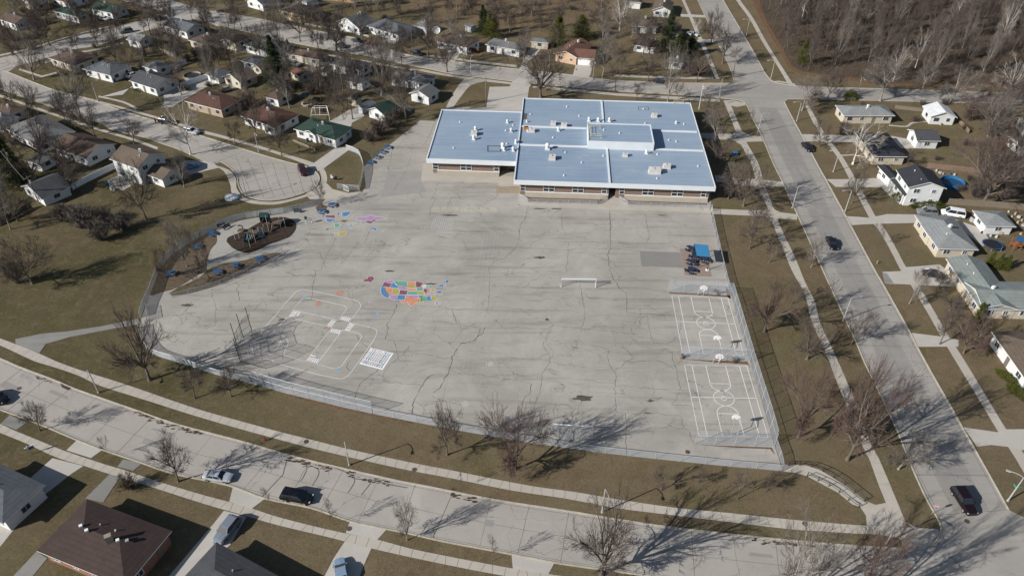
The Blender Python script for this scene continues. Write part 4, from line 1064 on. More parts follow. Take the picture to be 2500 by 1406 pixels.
# white vinyl and wooden garden fences
def solid(label, s, h=1.7, col=vin, name='garden_fence', thick=.08, sp=2.4): return fence(label, s, h, sp, name, col, col, curve=1, thick=thick)
solid('white vinyl fence running from the hip roofed garage into the yards', "385,184 412,174 440,163 456,157")
solid('white vinyl fence on the far side of the dark round pool', "442,216 470,206 500,195 512,189")
solid('long white vinyl fence between the tall white house and the low garage', "172,468 205,450 240,432 282,412")
solid('short pale fence panel beside the low dark roofed garage', "114,492 140,484 172,468", 1.5)
solid('dark picket fence in the lower left yard', "-30,560 0,548 40,530 78,508", 1.6, mat((.04, .035, .03), .9, .2, 2, name='dark_timber'))
solid('long weathered board fence right of the white two storey house', "2312,500 2360,503 2420,507 2500,514 2560,518", 1.8, wd)
solid('reddish board fence behind the above ground pool', "2262,411 2300,415 2350,420 2420,426 2470,432", 1.6, mat((.22, .15, .11), .9, .2, 2, name='cedar_boards'))
solid('board fence beside the lone white garage up the hill', "386,128 405,133 424,140", 1.7, wd)
solid('thin grey fence right of the grey hip house near the wood', "2184,266 2215,270 2252,274", 1.2, wd)
solid('wooden fence behind the white roofed garage', "2336,296 2350,310 2364,326", 1.2, wd)
solid('dark brown fence beside the brown roofed house', "1150,128 1168,130 1180,124", 1.6, mat((.13, .07, .045), .9, .2, 2, name='brown_boards'))
solid('orange new board fence at the top of the street', "790,2 830,5 873,10", 1.7, mat((.34, .21, .11), .9, .1, 2, name='new_boards'))
solid('low fence across the front yard of the green roofed house', "716,346 735,354 755,362 770,368", .8, wd)
solid('grey board fence in the yard past the tall spruce', "784,186 798,188 812,184", 1.3, 'galv')

# stair rails down to the corner
def handrail(label, s, h):
    P = smooth_line(W(s), 3); Q = resample(P, 1.9); th = Thing('stair_railing', (P[0] + P[-1]) / 2, label, 'railing', 'railings of the curved steps')
    for k in (1.0, .5):
        m = MB(); m.tube([(p.x, p.y, h * k) for p in P], .045, 5); th.part('rail', m, 'black')
    for q in Q: m = MB(); m.tube([(q.x, q.y, 0), (q.x, q.y, h)], .06, 5); th.part('post', m, 'black')
handrail('black railing on the lower side of the curved steps', "1970,1163 2007,1179 2045,1201 2081,1230 2096,1238", 1.15)
handrail('black railing on the upper side of the curved steps', "1925,1137 1968,1137 2000,1147 2034,1164 2067,1188 2110,1223", 1.15)

# ================================================================ PLAYGROUND FURNITURE
def goal(label, a, b_, depth, net_side):
    A, B = G(*a), G(*b_); th = Thing('soccer_goal', (A + B) / 2, label, 'goal', 'soccer goals')
    d = (B - A).normalized(); n = Vector((-d.y, d.x, 0)) * net_side; h = 2.2
    m = MB(); m.tube([A, A + Vector((0, 0, h)), B + Vector((0, 0, h)), B], .08, 6); th.part('frame', m, 'white')
    m = MB(); a2, b2 = A + n * depth, B + n * depth; t = Vector((0, 0, h)); k = n * .7
    m.tube([A + t, A + t + k, a2], .04, 5); m.tube([B + t, B + t + k, b2], .04, 5); m.tube([a2, b2], .04, 5); m.tube([A, a2], .04, 5); m.tube([B, b2], .04, 5); m.tube([A + t + k, B + t + k], .03, 5)
    th.part('back_frame', m, 'galv')
    m = MB()
    for q in ((A + t, B + t, B + t + k, A + t + k), (A + t + k, B + t + k, b2, a2)): m.face(q)
    m.face([A, A + t, A + t + k, a2]); m.face([B, B + t, B + t + k, b2]); th.part('net', m, 'net')
goal('white soccer goal standing in the middle of the paving', (1370, 701), (1454, 702), 1.5, 1)
goal('white soccer goal by the front fence, half in tree shadow', (1343, 1055), (1446, 1062), 1.3, -1)

def hoop(label, base, face, fan=True):
    c = G(*base); th = Thing('basketball_hoop', c, label, 'basketball hoop', 'basketball hoops')
    f = Vector((cos(face), sin(face), 0)); s = Vector((-f.y, f.x, 0)); m = MB()
    for k in (-.55, .55): m.tube([c + s * k, c + s * k + Vector((0, 0, 2.6)), c + s * k * .7 + f * 1.3 + Vector((0, 0, 3.0))], .06, 6)
    th.part('support_pole', m, 'galv')
    p = c + f * 1.35 + Vector((0, 0, 2.7)); m = MB(); n = 12
    o = [(-.65, 0)] + [(.75 * cos(pi - pi * i / n), .42 + .65 * sin(pi * i / n)) for i in range(n + 1)] + [(.65, 0)]
    fr = [p + s * x + Vector((0, 0, z)) for x, z in o]; bk = [q - f * .06 for q in fr]
    m.face(fr); m.face(bk[::-1])
    for i in range(len(fr)): m.face([fr[i], fr[(i + 1) % len(fr)], bk[(i + 1) % len(fr)], bk[i]])
    bo = th.part('backboard', m, 'white')
    m = MB(); q = p + f * .02
    for a, b2 in (((-.3, .25), (.3, .25)), ((.3, .25), (.3, .7)), ((.3, .7), (-.3, .7)), ((-.3, .7), (-.3, .25))): m.tube([q + s * a[0] + Vector((0, 0, a[1])), q + s * b2[0] + Vector((0, 0, b2[1]))], .025, 4)
    th.part('target_square', m, 'red', parent=bo)
    m = MB(); rc = p + f * .32 + Vector((0, 0, .12)); m.tube([rc + s * (.24 * cos(t)) + f * (.24 * sin(t)) for t in [2 * pi * i / 14 for i in range(15)]], .02, 4); rim = th.part('rim', m, 'red')
    m = MB(); n = 12
    for i in range(n):
        t0, t1 = 2 * pi * i / n, 2 * pi * (i + 1) / n
        m.face([rc + s * .24 * cos(t0) + f * .24 * sin(t0), rc + s * .24 * cos(t1) + f * .24 * sin(t1), rc + s * .14 * cos(t1) + f * .14 * sin(t1) - Vector((0, 0, .4)), rc + s * .14 * cos(t0) + f * .14 * sin(t0) - Vector((0, 0, .4))])
    th.part('net', m, mesh_mat((.7, .7, .7), .6, 'hoop_net'), parent=rim)
S_ = atan2(U.y, U.x) - pi / 2
hoop('white fan shaped hoop at the top of the upper court', (1710, 722), S_); hoop('white fan shaped hoop at the top of the lower court, seen through the fence', (1747, 888), S_)
hoop('hoop seen from behind at the foot of the upper court', (1747, 866), S_ + pi); hoop('hoop seen from behind at the foot of the lower court', (1792, 1063), S_ + pi)

# ball-game backstop of tall black posts
bs = Thing('baseball_backstop', G(590, 850), 'tall dark chain link backstop with bare posts at the left of the paving', 'backstop')
BP = [((647, 900), 3.2), ((615, 891), 3.2), ((587, 883), 6.0), ((580, 846), 6.0), ((594, 823), 6.0), ((615, 808), 6.0)]
wires = MB(); rl = MB()
for (p, h), (q, h2) in zip(BP[:-1], BP[1:]):
    A, B = G(*p), G(*q); hh = 3.2
    wires.face([A, B, B + Vector((0, 0, hh)), A + Vector((0, 0, hh))])
    for k in (.05, .5, 1): rl.tube([A + Vector((0, 0, hh * k)), B + Vector((0, 0, hh * k))], .028, 5)
n = [G(*p) for p, h in BP]; cen = G(655, 850)
for i in range(len(n) - 1):
    a, b2 = n[i] + Vector((0, 0, 3.2)), n[i + 1] + Vector((0, 0, 3.2)); c3 = b2 + (cen - n[i + 1]).normalized() * 1.5; d3 = a + (cen - n[i]).normalized() * 1.5; c3.z = d3.z = 5.4
    wires.face([a, b2, c3, d3]); rl.tube([d3, c3], .03, 5); rl.tube([a, d3], .03, 5); rl.tube([b2, c3], .03, 5); rl.tube([a.lerp(d3, .5), b2.lerp(c3, .5)], .025, 5)
bs.part('wire_mesh', wires, mesh_mat((.10, .10, .10), .14, 'dark_link')); bs.part('rail', rl, 'black')
for p, h in BP: m = MB(); c = G(*p); m.cyl((c.x, c.y), .065, 0, h, 8); bs.part('post', m, 'black' if h > 4 else 'galv')

# picnic tables
def picnic(kind):
    r = empty('picnic_table', (0, 0, 0), '', 'table'); col = 'blue' if kind == 'blue' else 'navy'
    def P(name, mb, m, par=r): o = mb.build(name, m); o.parent = par; return o
    m = MB(); m.cyl((0, 0), .62, .70, .75, 8); P('tabletop', m, col)
    for i in range(4):
        t = pi / 4 + i * pi / 2; m = MB(); m.box((.98 * cos(t), .98 * sin(t), .43), (.42, .95, .06), t); P('seat', m, col)
    m = MB(); m.cyl((0, 0), .09, .0, .70, 8)
    for i in range(4):
        t = pi / 4 + i * pi / 2; m.tube([(0, 0, .38), (.95 * cos(t), .95 * sin(t), .38)], .035, 5); m.tube([(.9 * cos(t), .9 * sin(t), .38), (.75 * cos(t), .75 * sin(t), 0)], .03, 5)
    P('frame', m, 'galv' if kind == 'blue' else 'black'); return tree_of_new(r)
def tree_of_new(r): return (r, [(c, [(g, []) for g in bpy.data.objects if g.parent == c]) for c in bpy.data.objects if c.parent == r])
def place(proto, used, loc, rz, label, group=None, s=None):
    if proto[0].name not in used: used.add(proto[0].name); o = proto[0]
    else: o = copy_tree(proto)
    o.location = loc; o.rotation_euler = (0, 0, rz); o['label'] = label
    if group: o['group'] = group
    if s: o.scale = s
    return o
USED = set()
pt, pt2 = picnic('blue'), picnic('navy'); z = .05
for x, y, l in ((947, 363, 'blue picnic table farthest up the row by the north lot'), (934, 374, 'blue picnic table second from the top of the lot row'), (921, 387, 'blue picnic table third from the top of the lot row'), (905, 399, 'blue picnic table lowest in the row by the north lot'),
                (811, 504, 'blue picnic table under the small tree above the world map'), (786, 520, 'blue picnic table at the left corner of the world map'), (519, 574, 'blue picnic table on dirt at the left tip of the play area'), (483, 606, 'blue picnic table behind the two thin trees'),
                (419, 671, 'blue picnic table nearest the curved west fence'), (533, 668, 'blue picnic table beside the lone tree of the picnic grass'), (577, 652, 'blue picnic table in the middle of the picnic grass'), (636, 635, 'blue picnic table at the narrow end of the picnic grass')):
    place(pt, USED, G(x, y) + Vector((0, 0, .03)), rnd.uniform(0, 1.5), l, 'blue picnic tables', (.9, .9, 1))
for x, y, l in ((1686, 612, 'dark picnic table at the upper left of the canopy'), (1695, 631, 'dark picnic table half under the canopy edge'), (1688, 644, 'dark picnic table in the middle of the brown pad'), (1719, 638, 'dark picnic table below the canopy, nearest its posts'), (1686, 664, 'dark picnic table alone at the lower end of the brown pad')):
    place(pt2, USED, G(x, y) + Vector((0, 0, .03)), rnd.uniform(0, 1.5), l, 'dark picnic tables round the canopy', (1.15, 1.15, 1.1))
# shade canopy
cn = Thing('shade_canopy', G(1715, 640), 'blue square shade canopy on dark posts over the picnic tables', 'canopy')
hc = 3.6; q = [G(1695, 596, hc), G(1728, 599, hc), G(1733, 628, hc - .1), G(1701, 625, hc - .1)]
m = MB(); m.face([p + Vector((0, 0, .05)) for p in q][::-1]); m.face([p - Vector((0, 0, .05)) for p in q])
for i in range(4): m.face([q[i] - Vector((0, 0, .05)), q[(i + 1) % 4] - Vector((0, 0, .05)), q[(i + 1) % 4] + Vector((0, 0, .05)), q[i] + Vector((0, 0, .05))])
cn.part('canopy_fabric', m, mat((.04, .20, .38), .7, .08, 1, name='blue_fabric'))
dg = mat((.03, .045, .05), .5, .1, 2, name='dark_green_steel')
for i, p in enumerate(q):
    m = MB(); m.tube([(p.x, p.y, 0), p], .09, 8); m.cyl((p.x, p.y), .16, 0, .1, 8); cn.part('post', m, dg)
    m = MB(); m.cyl((p.x, p.y), .42, .02, .12, 14); 
    if i > 1: cn.part('footing', m, 'white')
m = MB(); m.tube(q + [q[0]], .06, 6); cn.part('frame', m, dg)

# play structure
ps = Thing('play_structure', G(665, 570), 'big play structure with beige posts, green decks and slides on the mulch', 'play structure')
beige = mat((.40, .37, .31), .6, .1, 2, name='beige_post'); grn = mat((.014, .036, .034), .5, .15, 2, name='dark_green_panel'); brn = mat((.13, .09, .07), .6, .2, 2, name='brown_plastic'); teal = mat((.02, .09, .12), .5, .2, 2, name='teal_net')
def Z10(x, y): return (540 + x / 10.417, 500 + y / 10.417)
for x, y, x2, y2 in ((1080, 570, 1045, 370), (1215, 670, 1130, 285), (1290, 545, 1240, 280), (1520, 590, 1465, 320), (1635, 570, 1582, 315), (985, 800, 925, 580), (1090, 780, 1038, 590), (745, 1085, 665, 770), (820, 930, 775, 760), (880, 965, 815, 630), (362, 895, 310, 680), (465, 855, 415, 645), (775, 950, 725, 770)):
    b0 = Z10(x, y); h = min(4.2, height_of(b0, Z10(x2, y2))); c = G(*b0); m = MB(); m.cyl((c.x, c.y), .07, 0, h, 8); m.cyl((c.x, c.y), .09, h, h + .06, 8); ps.part('post', m, beige)
def deck(x, y, w, d, zz, name='deck', m_=brn, r=0.0, t=.12):
    c = G(*Z10(x, y)); m = MB(); m.box((c.x, c.y, zz), (w, d, t), r); return ps.part(name, m, m_)
deck(1180, 560, 2.0, 1.9, 1.6); deck(1400, 590, 3.0, 1.1, 1.4); deck(860, 800, 1.8, 1.4, 1.2); deck(640, 740, 2.6, .9, 1.0); deck(540, 780, 1.3, 1.2, 1.5)
m = MB(); c = G(*Z10(1120, 575))
for dx, dy, w, d in ((-.95, 0, .08, 1.8), (.9, .2, .08, 1.4), (0, .95, 1.8, .08)): m.box((c.x + dx + .5, c.y + dy, 2.5), (w, d, 1.5))
m.face([(c.x - .6, c.y - 1.1, 3.5), (c.x + 1.6, c.y - 1.1, 3.5), (c.x + 1.6, c.y, 4.1), (c.x - .6, c.y, 4.1)]); m.face([(c.x - .6, c.y + 1.1, 3.5), (c.x + 1.6, c.y + 1.1, 3.5), (c.x + 1.6, c.y, 4.1), (c.x - .6, c.y, 4.1)][::-1])
ps.part('tower_panel', m, grn)
def slide(p0, p1, z0, m_, w=.55):
    A, B = G(*Z10(*p0)), G(*Z10(*p1)); m = MB(); d = (B - A).normalized(); s = Vector((-d.y, d.x, 0)) * w / 2
    pr = [(0, z0), (.15, z0), (.8, .35), (1, .3)]
    for (t0, a), (t1, b2) in zip(pr[:-1], pr[1:]):
        P0, P1 = A.lerp(B, t0) + Vector((0, 0, a)), A.lerp(B, t1) + Vector((0, 0, b2)); m.face([P0 - s, P1 - s, P1 + s, P0 + s])
        for k in (-1, 1): m.face([P0 + s * k, P1 + s * k, P1 + s * k + Vector((0, 0, .25)), P0 + s * k + Vector((0, 0, .25))])
    ps.part('slide', m, m_)
slide((1340, 560), (1250, 700), 1.5, brn); slide((860, 860), (640, 1000), 1.3, grn, .8); slide((700, 820), (620, 980), 1.2, teal, .7)
m = MB(); A = G(*Z10(1050, 760)); 
for i in range(7):
    for k in (0, 1):
        if k: m.tube([A + Vector((-.9 + .3 * i, -.2, 2.0)), A + Vector((-.9 + .3 * i, -1.9, 0))], .03, 4)
        else: m.tube([A + Vector((-.9, -.2 - 1.7 * i / 6, 2.0 - 2.0 * i / 6)), A + Vector((.9, -.2 - 1.7 * i / 6, 2.0 - 2.0 * i / 6))], .03, 4)
ps.part('climbing_net', m, teal)
m = MB(); A = G(*Z10(520, 700)); m.tube([A + Vector((.5 * cos(t) , .5 * sin(t), .3 + t * .16)) for t in [i * .5 for i in range(20)]], .16, 8); ps.part('spiral_slide', m, brn)
m = MB(); m.tube([G(*Z10(740, 690), 2.3), G(*Z10(600, 720), 2.3)], .05, 5); m.tube([G(*Z10(1480, 400), 2.6), G(*Z10(1600, 390), 2.6)], .05, 5); m.tube([G(*Z10(1300, 450), 2.2), G(*Z10(1480, 400), 2.4)], .05, 5); ps.part('overhead_bar', m, beige)
# benches, bike, small posts
def bench(x, y, rz, l):
    t = Thing('park_bench', G(x, y), l, 'bench', 'benches by the play area'); c = G(x, y)
    def b_(name, off, size, tilt=None):
        m = MB(); o = Matrix.Rotation(rz, 3, 'Z') @ Vector(off); m.box((c.x + o.x, c.y + o.y, o.z), size, rz, 0, tilt); t.part(name, m, dg)
    b_('seat', (0, 0, .45), (2.0, .42, .06)); b_('backrest', (0, .25, .75), (2.0, .05, .4)); b_('leg', (-.8, 0, .22), (.08, .4, .44)); b_('leg', (.8, 0, .22), (.08, .4, .44))
bench(541, 553, 1.0, 'dark bench nearest the fence at the play area edge'); bench(555, 558, 1.0, 'dark bench nearer the mulch at the play area edge'); bench(727, 519, -.05, 'dark bench under the fence at the right end of the play area')
ab = Thing('activity_panel', G(750, 545), 'white talking tube post at the right end of the play area walk', 'play panel'); c = G(748, 547)
m = MB(); m.tube([c, c + Vector((0, 0, 1.6))], .06, 6); m.tube([c + Vector((1.2, .5, 0)), c + Vector((1.2, .5, 1.6))], .06, 6); ab.part('post', m, 'white')
m = MB(); m.box((c.x + .1, c.y, 1.7), (.5, .4, .7)); ab.part('hood', m, dg)
m = MB(); m.tube([c + Vector((0, 0, .9)), c + Vector((1.2, .5, .9))], .04, 5); m.tube([c + Vector((0, 0, 1.5)), c + Vector((1.2, .5, 1.5))], .04, 5); ab.part('bar', m, dg)
# barrel, manholes, hydrants
tb = Thing('trash_barrel', G(1664, 874), 'rusty round barrel at the end of the fence between the courts', 'barrel'); c = G(1664, 874)
m = MB(); m.cyl((c.x, c.y), .38, .02, .95, 16); bo = tb.part('drum', m, mat((.20, .13, .09), .8, .25, 2, name='rusty_steel')); m = MB(); m.disc((c.x, c.y), .40, .97, 16, r_in=.30); tb.part('rim', m, 'galv', parent=bo); m = MB(); m.disc((c.x, c.y), .3, .955, 14); tb.part('opening', m, 'black', parent=bo)
mh = MB()
for x, y, zz in ((47, 948, Z1), (1679, 1103, Z2 + .008), (2361, 1272, Z1 + .004), (853, 1290, Z4), (1012, 1146, Z3), (748, 1078, Z3), (1965, 1278, Z3)):
    c = G(x, y); mh.disc((c.x, c.y), .42, zz + .018, 16)
struct('manhole_covers', mh, mat((.10, .075, .06), .7, .3, 3, name='cast_iron'))
def hydrant(x, y, col, l):
    t = Thing('fire_hydrant', G(x, y), l, 'hydrant'); c = G(x, y); m = MB(); m.cyl((c.x, c.y), .16, 0, .08, 10); m.cyl((c.x, c.y), .11, .08, .62, 10); t.part('barrel', m, col)
    m = MB(); m.cyl((c.x, c.y), .13, .62, .80, 10, r1=.04); t.part('cap', m, col); m = MB(); m.tube([(c.x - .22, c.y, .5), (c.x + .22, c.y, .5)], .05, 6); t.part('nozzle', m, col)
hydrant(648, 1075, 'red', 'red hydrant on the verge beside the long front walk'); hydrant(2141, 643, mat((.28, .27, .14), .6, .1, 1, name='dull_yellow'), 'dull hydrant on the grass right of the avenue'); hydrant(2178, 1318, 'red', 'small red hydrant beside the lamp at the street corner')
# snow-like tarp mound, leaf bag, barbecue
tm = Thing('covered_mound', G(566, 484), 'pale crumpled tarpaulin heap on the grass by the turning circle', 'tarp'); c = G(566, 484); m = MB(); rr = random.Random(3)
R_ = [(1.9, .05), (1.7, .5), (1.2, .8), (.5, .95)]; n = 14
rings = [[(c.x + r * cos(2 * pi * i / n) * rr.uniform(.85, 1.15), c.y + r * .75 * sin(2 * pi * i / n) * rr.uniform(.85, 1.15), z_ * rr.uniform(.8, 1.2)) for i in range(n)] for r, z_ in R_]
for a, b2 in zip(rings[:-1], rings[1:]):
    for i in range(n): m.face([a[i], a[(i + 1) % n], b2[(i + 1) % n], b2[i]])
m.face(rings[-1]); tm.part('tarpaulin', m, mat((.60, .62, .64), .6, .2, 2, name='pale_tarpaulin'))
gr = Thing('garden_grill', G(819, 440), 'covered grill and chair beside the small fenced lawn', 'grill'); c = G(819, 440)
m = MB(); m.box((c.x, c.y, .6), (.9, .6, .5), .4); m.cyl((c.x, c.y), .4, .85, 1.15, 10, r1=.15); gr.part('body', m, 'black')
for dx, dy in ((-.3, -.2), (.3, -.2), (.3, .2), (-.3, .2)): m = MB(); m.cyl((c.x + dx, c.y + dy), .03, 0, .4, 6); gr.part('leg', m, 'galv')
m = MB(); m.box((c.x - 1, c.y + .6, .45), (.6, .6, .06), .3); m.box((c.x - 1.2, c.y + .9, .8), (.6, .06, .6), .3); gr.part('shelf', m, 'white')
bp = Thing('sidewalk_bollard', G(1737, 517), 'pale yellow bollard at the corner of the school walk', 'bollard'); c = G(1737, 517); m = MB(); m.cyl((c.x, c.y), .09, 0, 1.25, 10); m.cyl((c.x, c.y), .09, 1.25, 1.3, 10, r1=.03); bp.part('post', m, yl)
bb = Thing('blue_bench_shelter', G(1793, 378), 'small bright blue bench table on the school side lawn', 'bench'); c = G(1793, 380)
m = MB(); m.box((c.x, c.y + .4, .75), (1.7, .7, .06)); bb.part('tabletop', m, mat((.03, .28, .60), .5, .1, 1, name='bright_blue')); 
for k in (-1, 1): m = MB(); m.box((c.x, c.y + .4 + k * .75, .45), (1.7, .3, .05)); bb.part('seat', m, 'blue')
m = MB(); [m.box((c.x + dx, c.y + .4, .36), (.06, 1.4, .7)) for dx in (-.6, .6)]; bb.part('frame', m, 'black')
# ================================================================ TREES AND SHRUBS
def perp(d, r):
    a = d.cross(Vector((r.gauss(0, 1), r.gauss(0, 1), r.gauss(0, 1)))); a.normalize(); return a
def bare_tree(seed, trunk=.28, leaders=4, spread=.62, droop=.0, dens=1.0, bark='bark', twig='twig', rad=.20, twigw=.017, up=.30):
    """10 m tall: tapered trunk and limbs as one mesh, crown of fine branches and twigs as another"""
    r = random.Random(seed); TB, CB = MB(), MB()
    def twigs(p, d, n, L):
        for _ in range(n):
            q = (d + perp(d, r) * r.uniform(.2, .75) + Vector((0, 0, .16 - droop))).normalized()
            e = p + q * L * r.uniform(.5, 1.3); s = perp(q, r) * twigw * r.uniform(.6, 1.3)
            mid = p.lerp(e, .45) + perp(q, r) * .06 * L
            CB.face([p - s, mid - s * .8, mid + s * .8, p + s]); CB.face([mid - s * .8, e, mid + s * .8])
            if r.random() < .8:
                q2 = (q + perp(q, r) * .8).normalized(); e2 = mid + q2 * L * r.uniform(.3, .8); CB.face([mid - s * .8, e2, mid + s * .8])
    def grow(p, d, L, rd, lvl, target):
        n = 4 if lvl < 2 else 3
        pts = [p]; rads = [rd]; q = p; dd = d
        for i in range(n):
            dd = (dd + perp(dd, r) * (.10 + .07 * lvl) + Vector((0, 0, up * (.35 if lvl else 1) / n - droop * lvl * .12))).normalized()
            q = q + dd * L / n; pts.append(q); rads.append(rd * (1 - .62 * (i + 1) / n))
        (target).tube(pts, rads, (9, 7, 5, 4, 3)[min(lvl, 4)], cap=False)
        return pts, rads, dd
    p, rads, d = grow(Vector((0, 0, -.05)), Vector((r.gauss(0, .03), r.gauss(0, .03), 1)).normalized(), 10 * trunk, rad, 0, TB)
    TB.tube([(0, 0, -.05), (0, 0, .35)], [rad * 1.5, rad * 1.02], 9, cap=False)
    top = p[-1]; fr = rads[-1] * 1.5
    limbs = []
    for i in range(leaders):
        a = 2 * pi * (i + r.uniform(-.25, .25)) / leaders; s = spread * r.uniform(.55, 1.25)
        limbs.append((top - Vector((0, 0, r.uniform(0, .5))), Vector((cos(a) * s, sin(a) * s, 1)).normalized(), 10 * (1 - trunk) * r.uniform(.50, .66), fr * r.uniform(.75, 1.1)))
    for k in range(3 if leaders > 2 else 1):
        a = r.uniform(0, 6.28); t = r.uniform(.6, .92); limbs.append((p[0].lerp(top, t), Vector((cos(a), sin(a), .55)).normalized(), 10 * (1 - trunk) * r.uniform(.28, .42), fr * .55))
    for (b, d1, L1, r1) in limbs:
        P1, R1, _ = grow(b, d1, L1, r1, 1, TB)
        nb = max(4, int(7 * dens))
        for j in range(nb):
            t = r.uniform(.18, 1.0); k = min(3, int(t * 4)); s0 = P1[k].lerp(P1[k + 1], t * 4 - k if t < 1 else 1)
            d2 = ((P1[k + 1] - P1[k]).normalized() + perp(d1, r) * r.uniform(.4, 1.0)).normalized()
            L2 = L1 * r.uniform(.45, .75) * (1.15 - .5 * t)
            P2, R2, _ = grow(s0, d2, L2, max(.024, R1[k] * .5), 2, TB)
            for m in range(int(7 * dens)):
                t2 = r.uniform(.12, 1); k2 = min(2, int(t2 * 3)); s1 = P2[k2].lerp(P2[k2 + 1], t2 * 3 - k2)
                d3 = ((P2[k2 + 1] - P2[k2]).normalized() + perp(d2, r) * r.uniform(.35, .9)).normalized()
                L3 = L2 * r.uniform(.45, .85) * (1.1 - .4 * t2)
                P3, R3, _ = grow(s1, d3, L3, .016, 3, CB)
                for v, v0 in zip(P3[1:], P3[:-1]): twigs(v, (v - v0).normalized(), 2, L3 * .45 + .25)
            twigs(P2[-1], d2, 3, .9)
        twigs(P1[-1], d1, 4, 1.0)
    o = empty('bare_tree', (0, 0, 0), '', 'tree')
    zs = sorted(v[2] for v in CB.v)[int(len(CB.v) * .985)]; xs_ = sorted(hypot(v[0], v[1]) for v in CB.v)[int(len(CB.v) * .90)]
    for mb in (TB, CB): mb.v = [(v[0] * 4 / xs_, v[1] * 4 / xs_, v[2] * 10 / zs) for v in mb.v]
    a = TB.build('trunk', bark, smooth=True); a.parent = o; b = CB.build('crown', twig); b.parent = o
    return (o, [(a, []), (b, [])])
def shrub(seed, twig='twig', n=60, name='shrub', dens=1.0):
    r = random.Random(seed); B = MB(); S = MB()
    for i in range(n):
        a = r.uniform(0, 6.28); s = r.uniform(0, .9); d = Vector((cos(a) * s, sin(a) * s, 1)).normalized(); p = Vector((cos(a) * .2 * s, sin(a) * .2 * s, 0)); q = p
        pts = [p]
        for k in range(3):
            d = (d + perp(d, r) * .25).normalized(); q = q + d * r.uniform(.22, .36); pts.append(q)
        S.tube(pts, [.018, .013, .009, .004], 3, cap=False)
        for v in pts[1:]:
            for _ in range(int(8 * dens)):
                e = v + (d + perp(d, r) * r.uniform(.4, 1.4)).normalized() * r.uniform(.12, .4); w = perp(d, r) * .011; B.face([v - w, e, v + w])
    o = empty(name, (0, 0, 0), '', 'shrub'); a = S.build('stems', 'bark'); a.parent = o; b = B.build('twigs', twig); b.parent = o
    return (o, [(a, []), (b, [])])
def conifer(seed, mt='ever', n=7000, base=.9, power=1.0, width=.28, droop=.35, name='evergreen_tree', trunk=.9, sz=.035, clump=True):
    r = random.Random(seed); B = MB(); Tk = MB(); Tk.tube([(0, 0, -.05), (0, 0, 5), (0, 0, 9.6)], [.2, .13, .03], 8, cap=False)
    W_ = width * 10
    tiers = [(trunk * (1 - t) + t * 9.7) for t in [(i / 26) ** 1.05 for i in range(27)]]
    for zi, z in enumerate(tiers):
        f = (1 - (z - trunk) / (10 - trunk)); R = W_ * (max(0.02, f) ** power) * r.uniform(.8, 1.15)
        nb = max(4, int(13 * f + 4))
        for k in range(nb):
            a = r.uniform(0, 6.28); Rk = R * r.uniform(.65, 1.15); m = int(n / 27 / nb)
            for j in range(m):
                t = r.random() ** .6; sp = .09 + .10 * R * t
                c = Vector((cos(a) * Rk * t, sin(a) * Rk * t, z - droop * Rk * t * .5 + .12 * Rk * t * t)) + Vector((r.gauss(0, sp), r.gauss(0, sp), r.gauss(0, .10)))
                d = Vector((cos(a) + r.gauss(0, .5), sin(a) + r.gauss(0, .5), r.uniform(-.6, .3))).normalized() * r.uniform(.12, .30) ; s = perp(d.normalized(), r) * sz * r.uniform(.8, 2.0)
                B.face([c - s, c + d, c + s])
    o = empty(name, (0, 0, 0), '', 'tree'); a = Tk.build('trunk', 'bark'); a.parent = o; b = B.build('crown', mt); b.parent = o
    return (o, [(a, []), (b, [])])
def leafy_bush(seed, mt='ever2', n=2500, name='evergreen_bush'):
    r = random.Random(seed); B = MB()
    for _ in range(n):
        a = r.uniform(0, 6.28); u_ = r.uniform(0, 1); R = r.uniform(.75, 1.02) + .12 * sin(a * 5 + u_ * 7); c = Vector((cos(a) * sqrt(1 - u_ * u_) * R, sin(a) * sqrt(1 - u_ * u_) * R, u_ * R + r.gauss(0, .03)))
        d = (c.normalized() + perp(c.normalized(), r) * .9).normalized() * r.uniform(.06, .14); s = perp(d.normalized(), r) * .035; B.face([c - s, c + d, c + s])
    o = B.build(name, mt); tag(o, '', 'bush'); return (o, [])
TP = dict(
    a=bare_tree(1), b=bare_tree(2, .22, 5, .75, dens=1.05), c=bare_tree(3, .30, 3, .55), d=bare_tree(4, .20, 5, .95, dens=1.1, rad=.27),
    e=bare_tree(5, .35, 4, .45, dens=.85, rad=.13, twigw=.014), v=bare_tree(6, .16, 6, .42, dens=.95, bark='bark2', twig='twig2'),
    w=bare_tree(7, .24, 4, .6, dens=.8, bark='birch', twig=mat((.30, .27, .24), 1, .2, 1.5, name='pale_twigs'), up=.4),
    r=bare_tree(8, .18, 5, .9, dens=1.15, twig='redtwig', rad=.24), g=bare_tree(9, .26, 4, .7, dens=1.0, bark='bark2', twig='twig2'), s=bare_tree(10, .42, 4, .35, dens=.6, rad=.07, twigw=.02, leaders=4) if False else bare_tree(10, .40, 4, .40, dens=.62, rad=.085, twigw=.013))
def plant(k, base, top, cw, label, group=None, rz=None, minh=1.5):
    if (proto_ := PR[k])[0].name not in USED: USED.add(proto_[0].name); o = proto_[0]
    else: o = copy_tree(proto_)
    c = G(*base); h = max(minh, height_of(base, top)); mpp = (G(base[0] + 1, base[1]) - c).length
    R = max(.4, cw * mpp); o.location = c; ns = NORM[k]
    o.scale = (R / ns[0], R / ns[0], h / ns[1]); o.rotation_euler = (0, 0, rnd.uniform(0, 6.28) if rz is None else rz); o['label'] = label
    if group: o['group'] = group
    return o
PR = dict(TP)
